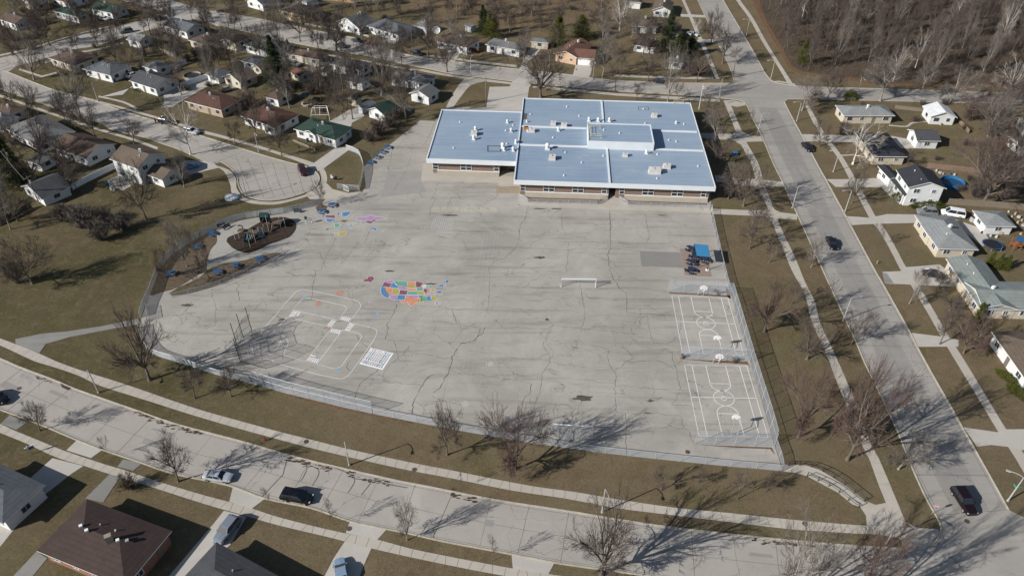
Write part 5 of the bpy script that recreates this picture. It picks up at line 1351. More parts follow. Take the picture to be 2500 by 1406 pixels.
PR.update(q=shrub(11), Q=shrub(12, 'redtwig'), P=shrub(13, 'twig2', 90), S=conifer(20, 'ever3', 15000, width=.24), C=conifer(21, 'ever2', 9000, width=.20, power=.7, trunk=.15, droop=.05, name='cedar_tree', sz=.045), N=conifer(22, 'ever2', 9000, width=.34, power=.75, trunk=.5, droop=-.2, name='pine_tree', sz=.05), H=leafy_bush(23), K=conifer(24, 'ever', 14000, width=.30, power=.85, trunk=.3, droop=.2, sz=.045))
PR['Q'][0].name = 'red_shrub'
NORM = {k: (4.0, 10.0) for k in 'abcdevwrgs'}; NORM.update(q=(1.0, 1.05), Q=(1.0, 1.05), P=(1.0, 1.05), S=(2.4, 10), C=(2.0, 10), N=(3.4, 10), K=(3.0, 10), H=(1.0, 1.0))
# kind bx,by tx,ty crown_px label
TREES = """v 84,195 66,68 42|bare tree with tall forked trunk on the verge at the upper left corner
a 122,112 112,22 36|bare tree on the verge across the street from the brown hip roof
r 32,136 16,66 28|reddish bare tree low at the far left edge by the street
b 238,110 216,36 32|dark bare tree leaning over the street below the big green roof
g 198,288 175,145 44|large spreading bare tree on the cul-de-sac street verge, left of the grey gable house
a 392,64 372,-12 30|bare tree between the white garage and the grey house at the top
c 368,86 362,14 26|slim bare tree behind the utility pole at the top left
a 500,36 480,-24 32|bare tree at the top edge near the street fork
e 590,70 573,8 26|bare tree beside the street below the small grey gable house
b 733,102 718,16 32|bare tree on the street verge above the brown hip roof
c 750,74 744,8 24|bare tree just across the street from the brown hip roof
d 822,126 813,16 42|wide dark bare tree on the verge between two parked cars
a 888,100 878,36 26|bare tree before the big grey roofs at the top
v 932,234 905,96 48|tall many stemmed bare tree in the yard behind the green garage
c 992,297 975,165 32|slim bare tree leaning beside the hedge and the white garage
v 690,60 668,-20 30|bare tree crown reaching above the top middle street
g 650,150 660,55 26|pale bare crown behind the tall spruce
g 566,118 560,66 18|small bare tree beside the utility pole and orange roof
a 838,268 824,205 26|reddish bare tree in the yard beside the small green shed
r 800,250 790,200 20|reddish bare bush tree above the green roofed house
b 688,380 672,284 28|bare round tree on the verge before the green roofed house
d 625,332 612,248 30|dark bare tree before the white walls left of the green roofed house
c 575,355 558,298 18|thin young tree on the verge by the turning circle street
e 785,506 774,440 24|small tree over the picnic tables above the world map
c 328,353 308,290 26|small bare tree on the verge above the two storey white house
a 181,312 172,262 22|small bare tree beside the chimneyed grey house
w 466,378 448,232 42|pale barked tree on the far verge of the turning circle street
v 450,457 432,368 24|slim bare tree before the parked blue hatchback
b 358,537 336,398 42|bare tree in front of the white two storey house
d 109,402 74,284 46|big dark bare tree between the grey house and the brown gabled house
c 177,468 150,376 36|bare tree standing at the long white vinyl fence
a 190,466 170,392 26|second bare tree touching the long white vinyl fence
g 26,560 -6,450 30|bare tree at the left edge beside the picket fence
P 300,560 300,520 38|dense brush thicket in the open lawn below the two storey house
P 205,555 205,505 46|dense brush thicket below the low dark roofed garage
P 250,585 250,545 34|low thicket in the middle of the left lawn
P 262,540 262,508 26|thin brush between the two thickets of the left lawn
P 160,540 150,500 30|brush at the foot of the utility pole by the low garage
b 80,692 70,590 62|broad dark bush tree on the left lawn casting a long shadow
P 46,690 46,640 28|dense bush beside the broad bush tree at the left edge
r 406,678 396,606 24|small reddish tree bending over the west fence
v 457,651 432,528 28|two stemmed tall tree at the west end of the play area
a 510,679 492,560 24|slim tree beside the blue tables of the picnic grass
e 477,700 468,655 20|thin small tree at the left tip of the picnic grass
d 366,927 336,782 66|large spreading bare tree outside the lower left fence corner
c 476,972 460,905 30|small bare tree on the front lawn left of the tall fence
b 565,968 560,905 34|low bare tree under the tall front fence
a 98,1051 74,984 34|small forked tree on the verge by the lower left street
s 268,1118 254,1068 12|tiny young tree on the lower left verge before the apron
a 436,1175 404,1062 46|leafless round tree on the verge behind the silver sedan
Q 318,1190 312,1158 32|reddish round shrub at the lower left walk
s 661,1238 650,1190 9|tiny sapling beside the black minivan
s 816,1281 808,1222 17|small pink twigged sapling right of the black minivan
v 994,1318 984,1232 28|upright young tree on the lower verge in the middle
s 1206,1367 1206,1312 15|small sapling on the lower verge left of the biggest tree
d 1468,1402 1470,1250 86|biggest bare tree at the bottom edge, with a thick trunk
b 1092,1110 1090,998 46|bare tree on the front lawn left of the lower goal
r 1258,1145 1268,1008 84|broad reddish bare tree in front of the lower goal
s 1127,1188 1122,1152 6|bent sapling on the front verge in the middle
c 1614,1197 1610,1150 24|crooked small tree, leftmost of four on the lawn by the steps
c 1705,1179 1712,1146 16|small tree second from the left on the lawn by the steps
e 1800,1218 1808,1148 24|small pale trunked tree on the lawn left of the curved steps
c 1872,1196 1884,1158 20|small tree nearest the black step railings
v 1918,1470 1958,1278 80|pale bare tree rising from the bottom edge near the corner
r 2092,1490 2140,1282 64|reddish bare tree at the bottom edge beside the corner lamp
b 1815,503 1822,392 52|bare tree beside the school's right front corner
g 1745,352 1742,268 30|bare shrubby tree in the school's shadow, upper
d 1752,400 1746,338 30|bare shrubby tree in the school's shadow, middle
d 1778,486 1776,420 28|bare shrubby tree in the school's shadow, lower
a 1830,607 1846,508 34|small bare tree on the lawn between fence and side walk
e 1852,560 1848,512 30|low spreading tree on the lawn near the school walk
c 1878,640 1888,586 24|crooked tree on the lawn halfway down the fence
r 1866,810 1880,690 58|wide reddish tree beside the tall court fence
c 1934,741 1932,690 24|small tree near the side walk above the wide reddish tree
e 2018,747 2038,686 22|thin tree at the avenue kerb by the curved lamp
a 2078,840 2110,758 30|bare tree at the left kerb of the avenue, mid way down
v 1980,653 2002,586 24|bare tree at the kerb behind the black pickup
r 1948,1067 1976,900 66|thick reddish tree beside the lower court corner
r 2068,1122 2136,900 88|very large reddish tree in the middle of the right lawn
d 1970,876 1990,800 48|dark bare tree on the lawn beside the two courts
g 2193,1145 2230,1062 44|leaning bare tree on the avenue verge near the stop sign
c 2100,1062 2150,990 40|bare tree behind the very large reddish tree
s 2138,601 2152,546 15|small young tree on the grass right of the avenue
g 2220,741 2238,664 24|pink twigged young tree before the green grey roof
a 2290,705 2300,655 24|dark tree over the parked dark sedan
d 2318,758 2350,716 30|gnarled tree at the corner of the green grey roofed house
c 2294,840 2284,755 28|bare tree on the walk right of the avenue
r 2352,862 2345,770 54|wide bare tree beside the lowest right roof
w 2082,401 2106,280 46|white barked tree before the charcoal hip roof
b 2080,496 2092,418 30|bare tree left of the white two storey house driveway
d 2396,502 2412,345 84|huge old bare tree at the right edge behind the fences
v 2412,333 2400,230 50|tall bare tree behind the white roofed garage
r 2420,415 2420,335 50|reddish twigged tree before the huge old tree
c 2212,403 2208,365 14|small bare tree at the corner of the charcoal roofed house
a 2000,358 2006,296 26|bare tree on the verge behind the dark car
g 1958,270 1966,196 38|bare tree at the junction's lower right corner
a 1764,155 1778,60 38|bare tree on the verge left of the upper avenue
b 1736,107 1752,25 28|bare tree by the upper avenue driveway
c 1700,200 1704,128 28|pale trunked tree at the dark junipers
v 1630,249 1642,108 32|tall vase shaped tree behind the school's back edge
a 1582,199 1576,118 28|bare tree across the street behind the school
d 1570,134 1574,36 30|bare tree between the brown houses and the spruces
e 1502,223 1506,140 26|thin tree on the street behind the school, left of the vase shaped tree
c 1552,243 1552,205 16|small tree directly behind the school's back edge
e 1828,309 1836,268 13|thin sapling at the kerb above the curved lamp
a 1738,305 1742,236 28|tree at the school's upper right corner
w 1512,77 1508,-20 26|white barked tree at the top beside the wood edge
w 1700,78 1704,40 14|small white leaning tree beside the upper avenue walk
d 1045,135 1038,42 32|bare tree beside the satellite dish house
b 1092,177 1094,92 34|bare tree at the kerb in front of the brown roofed house
v 1130,150 1130,66 28|bare tree behind the low driveway car
s 1235,167 1233,132 11|sapling on the lawn of the blotchy grey house
d 1320,239 1322,112 60|broad bare tree behind the school's left back corner
g 1471,189 1482,88 34|bare tree right of the salmon house driveway
s 1368,209 1368,178 10|small sapling at the kerb below the salmon house
s 1212,143 1212,112 8|sapling beside the blotchy grey house porch
g 2149,247 2192,138 52|big pale twigged tree on the near side of the street by the wood
g 2318,251 2342,168 48|pale twigged tree behind the white roofed garage
b 2020,243 2036,168 30|dark bare tree left of the round evergreen
w 2458,240 2492,146 44|white branched tree at the right end of the street by the wood
d 2496,270 2500,205 24|dark small tree at the right edge by the street
r 2370,290 2380,232 44|tangled bare tree right of the white roofed garage
S 680,216 664,86 36|tall dark spruce standing alone among the back yards
K 1180,84 1184,12 20|dark pointed evergreen, tallest of the pair behind the grey roof
N 1200,94 1204,32 28|rounded dark evergreen beside the pointed one behind the grey roof
C 1362,110 1366,36 24|broad cone evergreen left of the pair behind the salmon house
N 1420,95 1416,36 34|wide twin evergreen behind the salmon house
S 1628,128 1632,22 28|tallest spruce beside the brown houses near the avenue
K 1655,142 1652,80 34|wide dark evergreen at the foot of the tallest spruce
S 1684,135 1686,82 24|blue green spruce nearest the avenue
q 1690,182 1690,140 44|dark grey juniper mass at the street corner
K 42,445 14,324 40|big dark pine at the left edge before the grey house
C 2414,648 2418,612 11|small cone shrub, leftmost of three in a row by the trampoline
C 2434,656 2442,618 11|small cone shrub, middle of three in a row by the trampoline
C 2452,658 2460,622 12|small cone shrub, rightmost of three in a row by the trampoline
C 2383,782 2398,738 15|cone shrub at the lower corner of the green grey roof
N 1958,158 1968,96 22|lone green pine at the front edge of the wood
C 705,126 704,96 8|narrow columnar evergreen beside the grey hip roof
N 650,10 656,-22 20|dark evergreen at the top edge left of the orange fence
q 925,330 925,290 38|brushy hedge at the lot edge, nearest the green roofed house
q 950,312 950,278 34|brushy hedge at the lot edge, middle stretch
q 972,292 972,262 28|brushy hedge at the lot edge, nearest the white garage
q 905,345 905,318 28|brushy end of the hedge at the white slatted fence
q 355,140 352,112 12|upright bare shrub on the lawn by the white garage
q 2054,330 2054,296 22|tangled shrub left of the grey hip house
q 2380,480 2380,440 30|low tangled brush at the foot of the huge old tree
q 2470,470 2470,410 44|brush at the right edge below the huge old tree
Q 2447,776 2447,764 14|low reddish shrub along the cream wall
q 1990,250 1990,222 24|grey brush at the junction beside the wood street
q 760,232 760,200 30|brown brush in the yard right of the tall spruce
q 610,262 606,222 40|grey brush in the yard above the red brown roof
q 480,140 480,116 26|brown brush along the fence below the lone white garage
q 20,100 20,60 30|dark brush at the left edge of the upper street
q 260,40 240,10 26|dark brush beside the green roofed houses
q 830,60 830,36 16|low shrubs beside the white gable house"""
for line in TREES.split('\n'):
    head, lab = line.split('|'); k, b_, t_, cw = head.split(' ')
    bx, by = map(float, b_.split(',')); tx, ty = map(float, t_.split(','))
    grp = 'bare street and garden trees' if k in 'abcdevwrgs' else ('brush and bare shrubs' if k in 'qQP' else 'evergreens')
    plant(k, (bx, by), (tx, ty), float(cw), lab, grp)
# clipped evergreen bushes
for x, y, rx, ry, rz_, h, l in ((2265, 506, 4.6, 1.5, 0, 1.6, 'long dark evergreen hedge before the white two storey house'), (2190, 486, 1.3, 1.6, 0, 1.7, 'round evergreen bush at the porch of the white two storey house'), (2077, 241, 2.3, 2.0, 0, 2.2, 'round green bush behind the grey hip house'),
        (2460, 925, 1.0, 2.6, .45, 1.0, 'low green hedge along the white wall at the right edge'), (2486, 962, 1.2, 2.4, .45, 1.2, 'second green hedge along the white wall, nearer the camera'), (338, 222, 1.8, .8, -.3, .7, 'low dark shrubs before the grey gable house'), (1383, 152, 1.4, .6, 0, .8, 'small dark shrubs before the salmon house'), (1448, 158, .9, .7, 0, 1.0, 'bush beside the white garage door')):
    p_ = PR['H']
    if p_[0].name not in USED: USED.add(p_[0].name); o = p_[0]
    else: o = copy_tree(p_)
    o.location = G(x, y); o.scale = (rx, ry, h); o.rotation_euler = (0, 0, rz_); tag(o, l, 'bush', 'clipped evergreen bushes')
# ---- the wood: individual trees, then undergrowth
wr = random.Random(17); wl = []; tries = 0
wpx = PT("1842,0 1862,40 1895,95 1925,152 1960,172 2060,188 2150,203 2300,205 2560,212 2700,214 2700,-110 1830,-110")
while len(wl) < 215 and tries < 40000:
    tries += 1; x, y = wr.uniform(80, 260), wr.uniform(212, 352); px, py = proj((x, y, 0))
    if not inside(px, py, wpx): continue
    if any((x - a) ** 2 + (y - b2) ** 2 < 26 for a, b2 in wl): continue
    wl.append((x, y))
for x, y in wl:
    k = wr.choice('acvagwaecb'); proto_ = PR[k]; o = copy_tree(proto_); o.name = 'forest_tree'; h = wr.uniform(1.1, 1.95)
    o.location = (x, y, 0); w_ = wr.uniform(.45, .8); o.scale = (w_, w_, h); o.rotation_euler = (wr.gauss(0, .05), wr.gauss(0, .05), wr.uniform(0, 6.28)); tag(o, 'bare tree standing in the dense leafless wood at the upper right', 'tree', 'bare trees of the wood')
ml = []
mpx = PT("1000,-60 1590,-60 1580,10 1500,34 1380,50 1290,60 1210,40 1150,50 1060,46 1000,16")
for _ in range(3000):
    x, y = wr.uniform(-50, 70), wr.uniform(268, 352); px, py = proj((x, y, 0))
    if inside(px, py, mpx) and not any((x - a) ** 2 + (y - b2) ** 2 < 45 for a, b2 in ml): ml.append((x, y))
for x, y in ml[:45]:
    o = copy_tree(PR[wr.choice('acegq')] if True else None); o.name = 'meadow_tree' if o.name.startswith('bare') else 'meadow_shrub'; big = o.name.startswith('meadow_tree')
    o.location = (x, y, 0); s_ = wr.uniform(.35, .75) if big else wr.uniform(1.5, 3); o.scale = (s_, s_, s_ * (1.1 if big else .8)); o.rotation_euler = (0, 0, wr.uniform(0, 6.28)); tag(o, 'bare tree or brush in the rough meadow at the top middle' if big else 'low brush clump in the rough meadow at the top middle', 'tree' if big else 'shrub', 'meadow trees' if big else 'meadow brush')
def undergrowth(name, label, poly, x0, x1, y0, y1, n, m_, hmin, hmax, seed):
    r = random.Random(seed); B = MB(); c = 0
    while c < n:
        x, y = r.uniform(x0, x1), r.uniform(y0, y1); px, py = proj((x, y, 0))
        if not inside(px, py, poly): continue
        if r.random() > .35 + .65 * (sin(x * .23 + sin(y * .31)) * sin(y * .19 + 2) * .5 + .5): c += 1; continue
        c += 1; h = r.uniform(hmin, hmax)
        for _ in range(9):
            a = r.uniform(0, 6.28); s = r.uniform(.1, .7) * h; w_ = .020; e = Vector((x + cos(a) * s, y + sin(a) * s, h * r.uniform(.5, 1))); d = Vector((-sin(a), cos(a), 0)) * w_ * r.uniform(.7, 1.5)
            p = Vector((x + cos(a) * s * .3, y + sin(a) * s * .3, h * r.uniform(.0, .5))); B.face([p - d, e, p + d])
    o = B.build(name, m_); tag(o, label, 'undergrowth', None, 'stuff')
undergrowth('undergrowth', 'grey brown leafless undergrowth filling the wood', wpx, 80, 250, 212, 352, 14000, mat((.110, .092, .076), 1, .25, .4, name='brush'), 1.0, 3.2, 31)
undergrowth('dry_brush', 'dry brush covering the rough meadow at the top', mpx, -50, 70, 262, 350, 3500, 'twig', .4, 1.6, 32)
# ================================================================ HOUSES
HW = dict(w=mat((.60, .61, .60), .7, .05, .8, name='white_siding'), c=mat((.48, .43, .34), .8, .07, .8, name='cream_siding'), g=mat((.40, .41, .42), .8, .08, .8, name='grey_siding'), t=mat((.36, .28, .20), .85, .1, .8, name='tan_siding'), b='brickred', p=mat((.52, .36, .24), .8, .1, .8, name='salmon_siding'), d=mat((.16, .13, .11), .8, .1, .8, name='dark_siding'), y=mat((.50, .37, .18), .8, .1, .8, name='ochre_siding'))
HR = dict(brown=(.110, .078, .062), slate=(.115, .125, .135), grey=(.165, .165, .162), dgrey=(.075, .078, .084), black=(.040, .043, .050), green=(.034, .062, .050), lgrey=(.24, .25, .25), ggrey=(.215, .24, .228), red=(.105, .058, .046), orange=(.15, .080, .055), white=(.62, .63, .64), tan=(.135, .105, .082), salmon=(.165, .088, .066), bottom=(.066, .047, .042))
TRIM = mat((.66, .66, .64), .6, .05, 1, name='white_trim')
FOOT = []
def rect(a, b, c, h):
    A, B, C_ = G(*a, h), G(*b, h), G(*c, h); u = B - A; L = u.length; u.normalize(); v = Vector((-u.y, u.x, 0)); Wd = (C_ - B).dot(v)
    if Wd < 0: A = B; u = -u; v = Vector((-u.y, u.x, 0)); Wd = abs(Wd)   # keep (u, v) right-handed
    return Vector((A.x, A.y, 0)), u, v, L, Wd
def block(wm, rm, spec, fr=.18):
    """one roofed volume: eave corners a, b, c at eave height h; roof 'h' hip, 'u'/'v' gable with its ridge along that axis"""
    a, b, c, h, kind, pitch = spec
    O, u, v, L, Wd = rect(a, b, c, h); FOOT.append([tuple((O + u * x + v * y).xy) for x, y in ((-2, -2), (L + 2, -2), (L + 2, Wd + 2), (-2, Wd + 2))]); P = lambda x, y, z: O + u * x + v * y + Vector((0, 0, z))
    ov = min(.5, Wd * .08)
    if kind == 'auto': kind = 'h'
    ax = 'u' if (kind == 'u' or (kind == 'h' and L >= Wd)) else 'v'
    if ax == 'v': P0 = P; P = lambda x, y, z, P0=P0, Wd=Wd: P0(y, x, z); L, Wd = Wd, L
    flip = ax == 'v'
    hs = Wd / 2; rise = hs * pitch; z0 = h; z1 = h + rise; hip = kind == 'h'; e = min(hs, L / 2 - .01) if hip else 0
    R0, R1 = P(e, hs, z1), P(L - e, hs, z1); c4 = [P(0, 0, z0), P(L, 0, z0), P(L, Wd, z0), P(0, Wd, z0)]
    def F(mb, pts, mi=0): mb.face(pts[::-1] if flip else pts, mi)
    F(rm, [c4[0], c4[1], R1, R0]); F(rm, [c4[2], c4[3], R0, R1])
    if hip: F(rm, [c4[1], c4[2], R1]); F(rm, [c4[3], c4[0], R0])
    dn = Vector((0, 0, -fr))
    for i in range(4):
        if not hip and i in (1, 3):
            r_ = R1 if i == 1 else R0; p, q = c4[i], c4[(i + 1) % 4]
            F(rm, [p + dn, r_ + dn, r_, p], 1); F(rm, [r_ + dn, q + dn, q, r_], 1)
        else: F(rm, [c4[i] + dn, c4[(i + 1) % 4] + dn, c4[(i + 1) % 4], c4[i]], 1)
    if hip: F(rm, [c + dn for c in c4][::-1], 1)
    else:
        F(rm, [c4[0] + dn, R0 + dn, R1 + dn, c4[1] + dn], 1); F(rm, [c4[2] + dn, R1 + dn, R0 + dn, c4[3] + dn], 1)
    # walls
    w4 = [(ov, ov), (L - ov, ov), (L - ov, Wd - ov), (ov, Wd - ov)]; walls = []
    for i in range(4):
        p, q = w4[i], w4[(i + 1) % 4]; zt = z0 - fr * .6 + ov * pitch * (0 if hip else 1)
        a0, b0 = P(*p, 0), P(*q, 0)
        if not hip and i in (1, 3):
            m_ = P(p[0], hs, z1 - fr * .7); F(wm, [a0, b0, P(*q, zt), m_, P(*p, zt)])
        else: F(wm, [a0, b0, P(*q, zt), P(*p, zt)])
        walls.append((b0, a0) if flip else (a0, b0))
    return dict(walls=walls, h=h, P=P, L=L, W=Wd, hs=hs, z1=z1, e=e, R0=R0, R1=R1)
def house(label, blocks, roof, wall, name='house', cat='house', chim=1, win=True, door=True, group=None, garage=None, windows=None, big=False):
    wm, rm = MB(), MB(); info = []
    for s in blocks: info.append(block(wm, rm, s))
    o = info[0]; base = o['P'](o['L'] / 2, o['hs'], 0); base.z = 0
    th = Thing(name, base, label, cat, group)
    th.part('wall', wm, HW[wall] if not isinstance(wall, tuple) else list(wall))
    rf = th.part('roof', rm, [shingle(HR[roof]), TRIM])
    for bi, I in enumerate(info):
        for wi, (a, b) in enumerate(I['walls']):
            d = b - a; L = d.length; d.normalize(); nrm = Vector((d.y, -d.x, 0)); mid = (a + b) / 2
            vis = (Vector((0, 0, 0)) - mid).normalized().dot(nrm)
            if vis < .25 or L < 3.4: continue
            gar = garage is not None and (bi, wi) == garage
            if gar:
                wdt = min(4.8, L * .7); m = MB(); m.box(mid + nrm * .04 + Vector((0, 0, 1.08)), (wdt, .06, 2.15), atan2(d.y, d.x)); g_ = th.part('garage_door', m, HW['d'] if wall in 'ct' else 'white')
                continue
            if not win: continue
            levels = [1.55] if I['h'] < 4 else [1.55, 4.25]
            for zc in levels:
                n = max(1, int(L / 3.3)); hasdoor = door and zc < 2 and vis > .3 and bi == 0 and L > 7
                for k in range(n):
                    c = a + d * L * (k + .5) / n
                    if hasdoor and k == n // 2:
                        m = MB(); m.box(c + nrm * .03 + Vector((0, 0, 1.05)), (.95, .06, 2.1), atan2(d.y, d.x)); th.part('door', m, HW['d']); door = False; continue
                    w_, h_ = (1.5, 1.15) if (k % 3 != 1) else (.95, 1.0)
                    if big:
                        m = MB(); m.box(c + nrm * .03 + Vector((0, 0, zc)), (w_, .06, h_), atan2(d.y, d.x)); pn = th.part('window', m, 'wglass')
                        m = MB()
                        for dx, dz, sx, sz in ((0, h_ / 2, w_ + .16, .09), (0, -h_ / 2, w_ + .16, .09), (-w_ / 2, 0, .09, h_), (w_ / 2, 0, .09, h_), (0, 0, .05, h_)): m.box(c + nrm * .06 + d * dx + Vector((0, 0, zc + dz)), (sx, .08, sz), atan2(d.y, d.x))
                        th.part('frame', m, TRIM, parent=pn)
                    else:
                        m = MB(); m.box(c + nrm * .02 + Vector((0, 0, zc)), (w_ + .2, .05, h_ + .2), atan2(d.y, d.x), 1); m.box(c + nrm * .04 + Vector((0, 0, zc)), (w_, .05, h_), atan2(d.y, d.x), 0); th.part('window', m, ['wglass', TRIM])
    r = random.Random(label); I = info[0]
    if chim:
        p = I['R0'].lerp(I['R1'], r.uniform(.25, .75)); m = MB(); m.box(p + Vector((.3, -.3, .15)), (.55, .55, 1.1), .3); cm = th.part('chimney', m, 'brickred' if chim > 1 else TRIM, parent=rf)
    for _ in range(2 if (blocks[0][3] < 6 and name == 'house') else 0):
        t = r.uniform(.15, .85); p = I['P'](I['L'] * t, I['hs'] * .72, I['h'] + (I['z1'] - I['h']) * .72) if .3 < t < .7 or not I['e'] else I['R0'].lerp(I['R1'], .5)
        m = MB(); m.cyl((p.x, p.y), .11, p.z - .3, p.z + .35, 8); th.part('vent_pipe', m, 'galv' if r.random() < .5 else TRIM, parent=rf)
    return th
def B(s, h=2.7, kind='h', pitch=.34):
    a, b, c = PT(s); return (a, b, c, h, kind, pitch)
def HS(label, s, roof, wall, h=2.7, kind='h', pitch=.34, extra=(), **k): return house(label, [B(s, h, kind, pitch)] + [B(*e) for e in extra], roof, wall, **k)
GA = dict(name='garage', cat='garage', chim=0, door=False, win=True)
# left and top-left neighbourhood
HS('brown hip roofed house at the left between the two streets', "117,142 181,162 242,139", 'brown', 'c')
HS('slate hip roofed house right below the brown hip roof', "201,168 269,185 332,163", 'slate', 'w', chim=2)
HS('grey gabled white house with a row of shuttered front windows', "314,197 379,218 440,194", 'dgrey', 'w', kind='u', pitch=.42)
HS('small slate hip roofed garage joined by the white vinyl fence', "347,162 382,172 416,158", 'slate', 'w', h=2.5, **GA)
HS('lone small white garage with pale grey roof on the hillside lawn', "307,97 340,104 380,90", 'lgrey', 'w', h=2.5, kind='u', pitch=.42, **GA)
HS('white house with large green gabled roof at the top left', "218,22 272,33 320,19", 'green', 'w', kind='u', pitch=.40)
HS('white house with red brown roof cut by the top edge', "122,-3 166,8 214,-8", 'orange', 'w', kind='u', pitch=.40)
HS('tan house with grey roof at the top left corner', "54,3 76,15 118,3", 'slate', 't', kind='v', pitch=.4)
HS('small pale house with dark green roof beside the big green roof', "128,27 188,42 224,32", 'green', 'g')
HS('blue grey gabled house right of the parked black car', "396,63 454,80 498,62", 'slate', 'w', kind='u', pitch=.40)
HS('brown roofed house with orange brown gable at the street bend', "458,98 508,111 560,92", 'brown', 'c', extra=(("534,100 574,108 604,90", 2.7, 'v', .35),))
HS('grey brown roofed white house at the left edge, upper', "-6,46 34,60 78,43", 'brown', 'w', kind='u', pitch=.36)
HS('brown roofed house cut by the left edge beside the verge', "-24,266 22,282 52,262", 'brown', 'c')
HS('slate roofed house cut by the left edge, lower', "-44,292 0,306 44,284", 'slate', 'g', win=False)
HS('large light grey hip roofed house with brick chimney at the left', "10,312 90,357 162,309", 'grey', 'w', chim=2, extra=(("60,392 96,402 132,380", 2.5, 'h', .3),))
HS('dark brown gabled white house with one shuttered gable window', "127,359 210,388 280,350", 'brown', 'w', kind='u', pitch=.42, chim=2, big=True)
house('tall white two storey house with taupe roof and attached garage', [B("266,388 334,412 400,373", 5.3, 'u', .42), B("352,424 395,440 437,410", 2.6, 'u', .42)], 'tan', 'w', big=True)
HS('low white garage with dark roof at the end of the vinyl fence', "50,455 101,487 168,452", 'dgrey', 'w', h=2.4, kind='v', pitch=.42, **GA)
HS('blue grey hip roofed house behind the tall spruce', "594,110 664,128 706,106", 'slate', 'w')
HS('white house with brown hip roof and long lit front', "698,131 778,147 815,133", 'brown', 'c')
HS('white house with dark grey hip roof left of the round street tree', "806,157 880,173 921,157", 'dgrey', 'w')
HS('small dark grey hip roofed garage below the dark hip roofed house', "842,197 884,206 914,193", 'dgrey', 'w', h=2.5, **GA)
HS('orange brown low garage between spruce and brown hip house', "706,176 731,188 762,176", 'orange', 'c', h=2.4, kind='u', pitch=.3, **GA)
HS('pale green walled garage with grey hip roof left of the spruce', "588,149 620,157 654,145", 'slate', 'g', h=2.5, **GA)
HS('cream gabled shed with brown roof hiding behind the spruce', "613,162 636,171 662,156", 'tan', 'c', h=2.4, kind='v', pitch=.45, **GA)
HS('cream garage with brown roof and closed brown door', "542,188 586,203 625,182", 'tan', 'c', h=2.5, kind='v', pitch=.45, garage=(0, 0), **GA)
HS('small white garage with slate hip roof left of the cream garage', "500,182 531,190 568,175", 'slate', 'w', h=2.5, **GA)
HS('small white house with brown hip roof in the middle of the yards', "643,236 678,245 717,226", 'brown', 'w', h=2.5, chim=0)
HS('long red brown hip roofed house left of the middle yards', "450,247 540,270 588,240", 'red', 't')
HS('red brown roofed white house behind the dark street tree', "588,284 674,311 744,283", 'red', 'w', extra=(("640,306 668,314 690,298", 2.6, 'v', .3),))
house('white and brick house with dark green hip roof and porch gables', [B("716,315 820,341 866,312"), B("742,320 768,331 800,306", 2.72, 'v', .34), B("784,333 818,343 846,322", 2.71, 'h', .30)], 'green', 'w', chim=1, big=True)
HS('white garage with bright green roof behind the hedge', "894,268 940,284 973,262", 'green', 'w', h=2.5, kind='v', pitch=.45, **GA)
HS('tiny green roofed shed beside the glass shed', "846,240 868,247 884,238", 'green', 'c', h=2.1, kind='v', pitch=.5, name='shed', cat='shed', chim=0, door=False, win=False)
HS('small translucent roofed shed next to the white garage', "866,260 884,267 912,249", 'lgrey', 'g', h=2.0, kind='v', pitch=.6, name='shed', cat='shed', chim=0, door=False, win=False)
HS('grey blotchy hip roofed house below the middle street', "950,190 1044,205 1075,187", 'grey', 'w')
HS('white gabled garage with grey roof in the corner by the path', "998,228 1047,240 1072,221", 'grey', 'w', h=2.6, kind='v', pitch=.42, **GA)
HS('wide house with mottled grey roof left of the drive', "1184,109 1269,124 1292,108", 'grey', 'w')
HS('small cream garage with grey hip roof behind the mottled grey house', "1295,102 1339,106 1346,96", 'grey', 'c', h=2.5, **GA)
house('salmon coloured house with reddish roof and white garage door', [B("1352,131 1409,142 1421,104", 2.8, 'v', .36), B("1400,141 1452,145 1453,121", 2.6, 'u', .34)], 'salmon', 'p', garage=(1, 0), big=True)
HS('dark red brown roofed house with a flat satellite dish', "1062,100 1140,118 1172,98", 'brown', 'w')
HS('small white box shed behind the dark red brown roof', "1133,62 1150,67 1160,60", 'lgrey', 'w', h=2.2, kind='u', pitch=.15, name='shed', cat='shed', chim=0, door=False, win=False)
HS('white gabled house with grey roof and porch before the wood edge', "820,53 876,71 902,50", 'slate', 'w', kind='v', pitch=.42, extra=(("893,63 972,87 1003,62", 2.7, 'h', .34),))
HS('brown roofed ochre house set back at the top middle', "682,26 744,40 772,18", 'brown', 'y')
HS('grey roofed house with white gable porch at the top edge', "598,1 640,13 662,-6", 'slate', 'w', kind='v', pitch=.45)
HS('white cottage at the top edge above the ochre house', "716,-2 748,7 764,-8", 'grey', 'w', win=False)
HS('white gabled house with brown roof at the top right of the yards', "1592,25 1640,29 1642,6", 'tan', 'w', kind='v', pitch=.42)
HS('flat white walled brown house beside the white birch', "1534,5 1566,8 1568,-4", 'tan', 'w', win=False)
HS('brown roofed white house behind the spruces', "1542,64 1606,67 1620,46", 'tan', 'w')
HS('low dark shed under the trees left of the spruces', "1544,110 1600,118 1612,100", 'brown', 'w', h=2.4, kind='u', pitch=.2, **GA)
HS('brown garage casting shadow beside the upper avenue', "1636,86 1664,88 1655,60", 'tan', 'c', h=2.6, kind='v', pitch=.35, **GA)
HS('small white fronted house half hidden by the dark junipers', "1632,152 1668,155 1664,142", 'grey', 'w', h=2.5)
HS('grey walled house right of the blotchy house by the drive fence', "1006,62 1042,70 1058,56", 'grey', 'g', h=2.6, win=False)
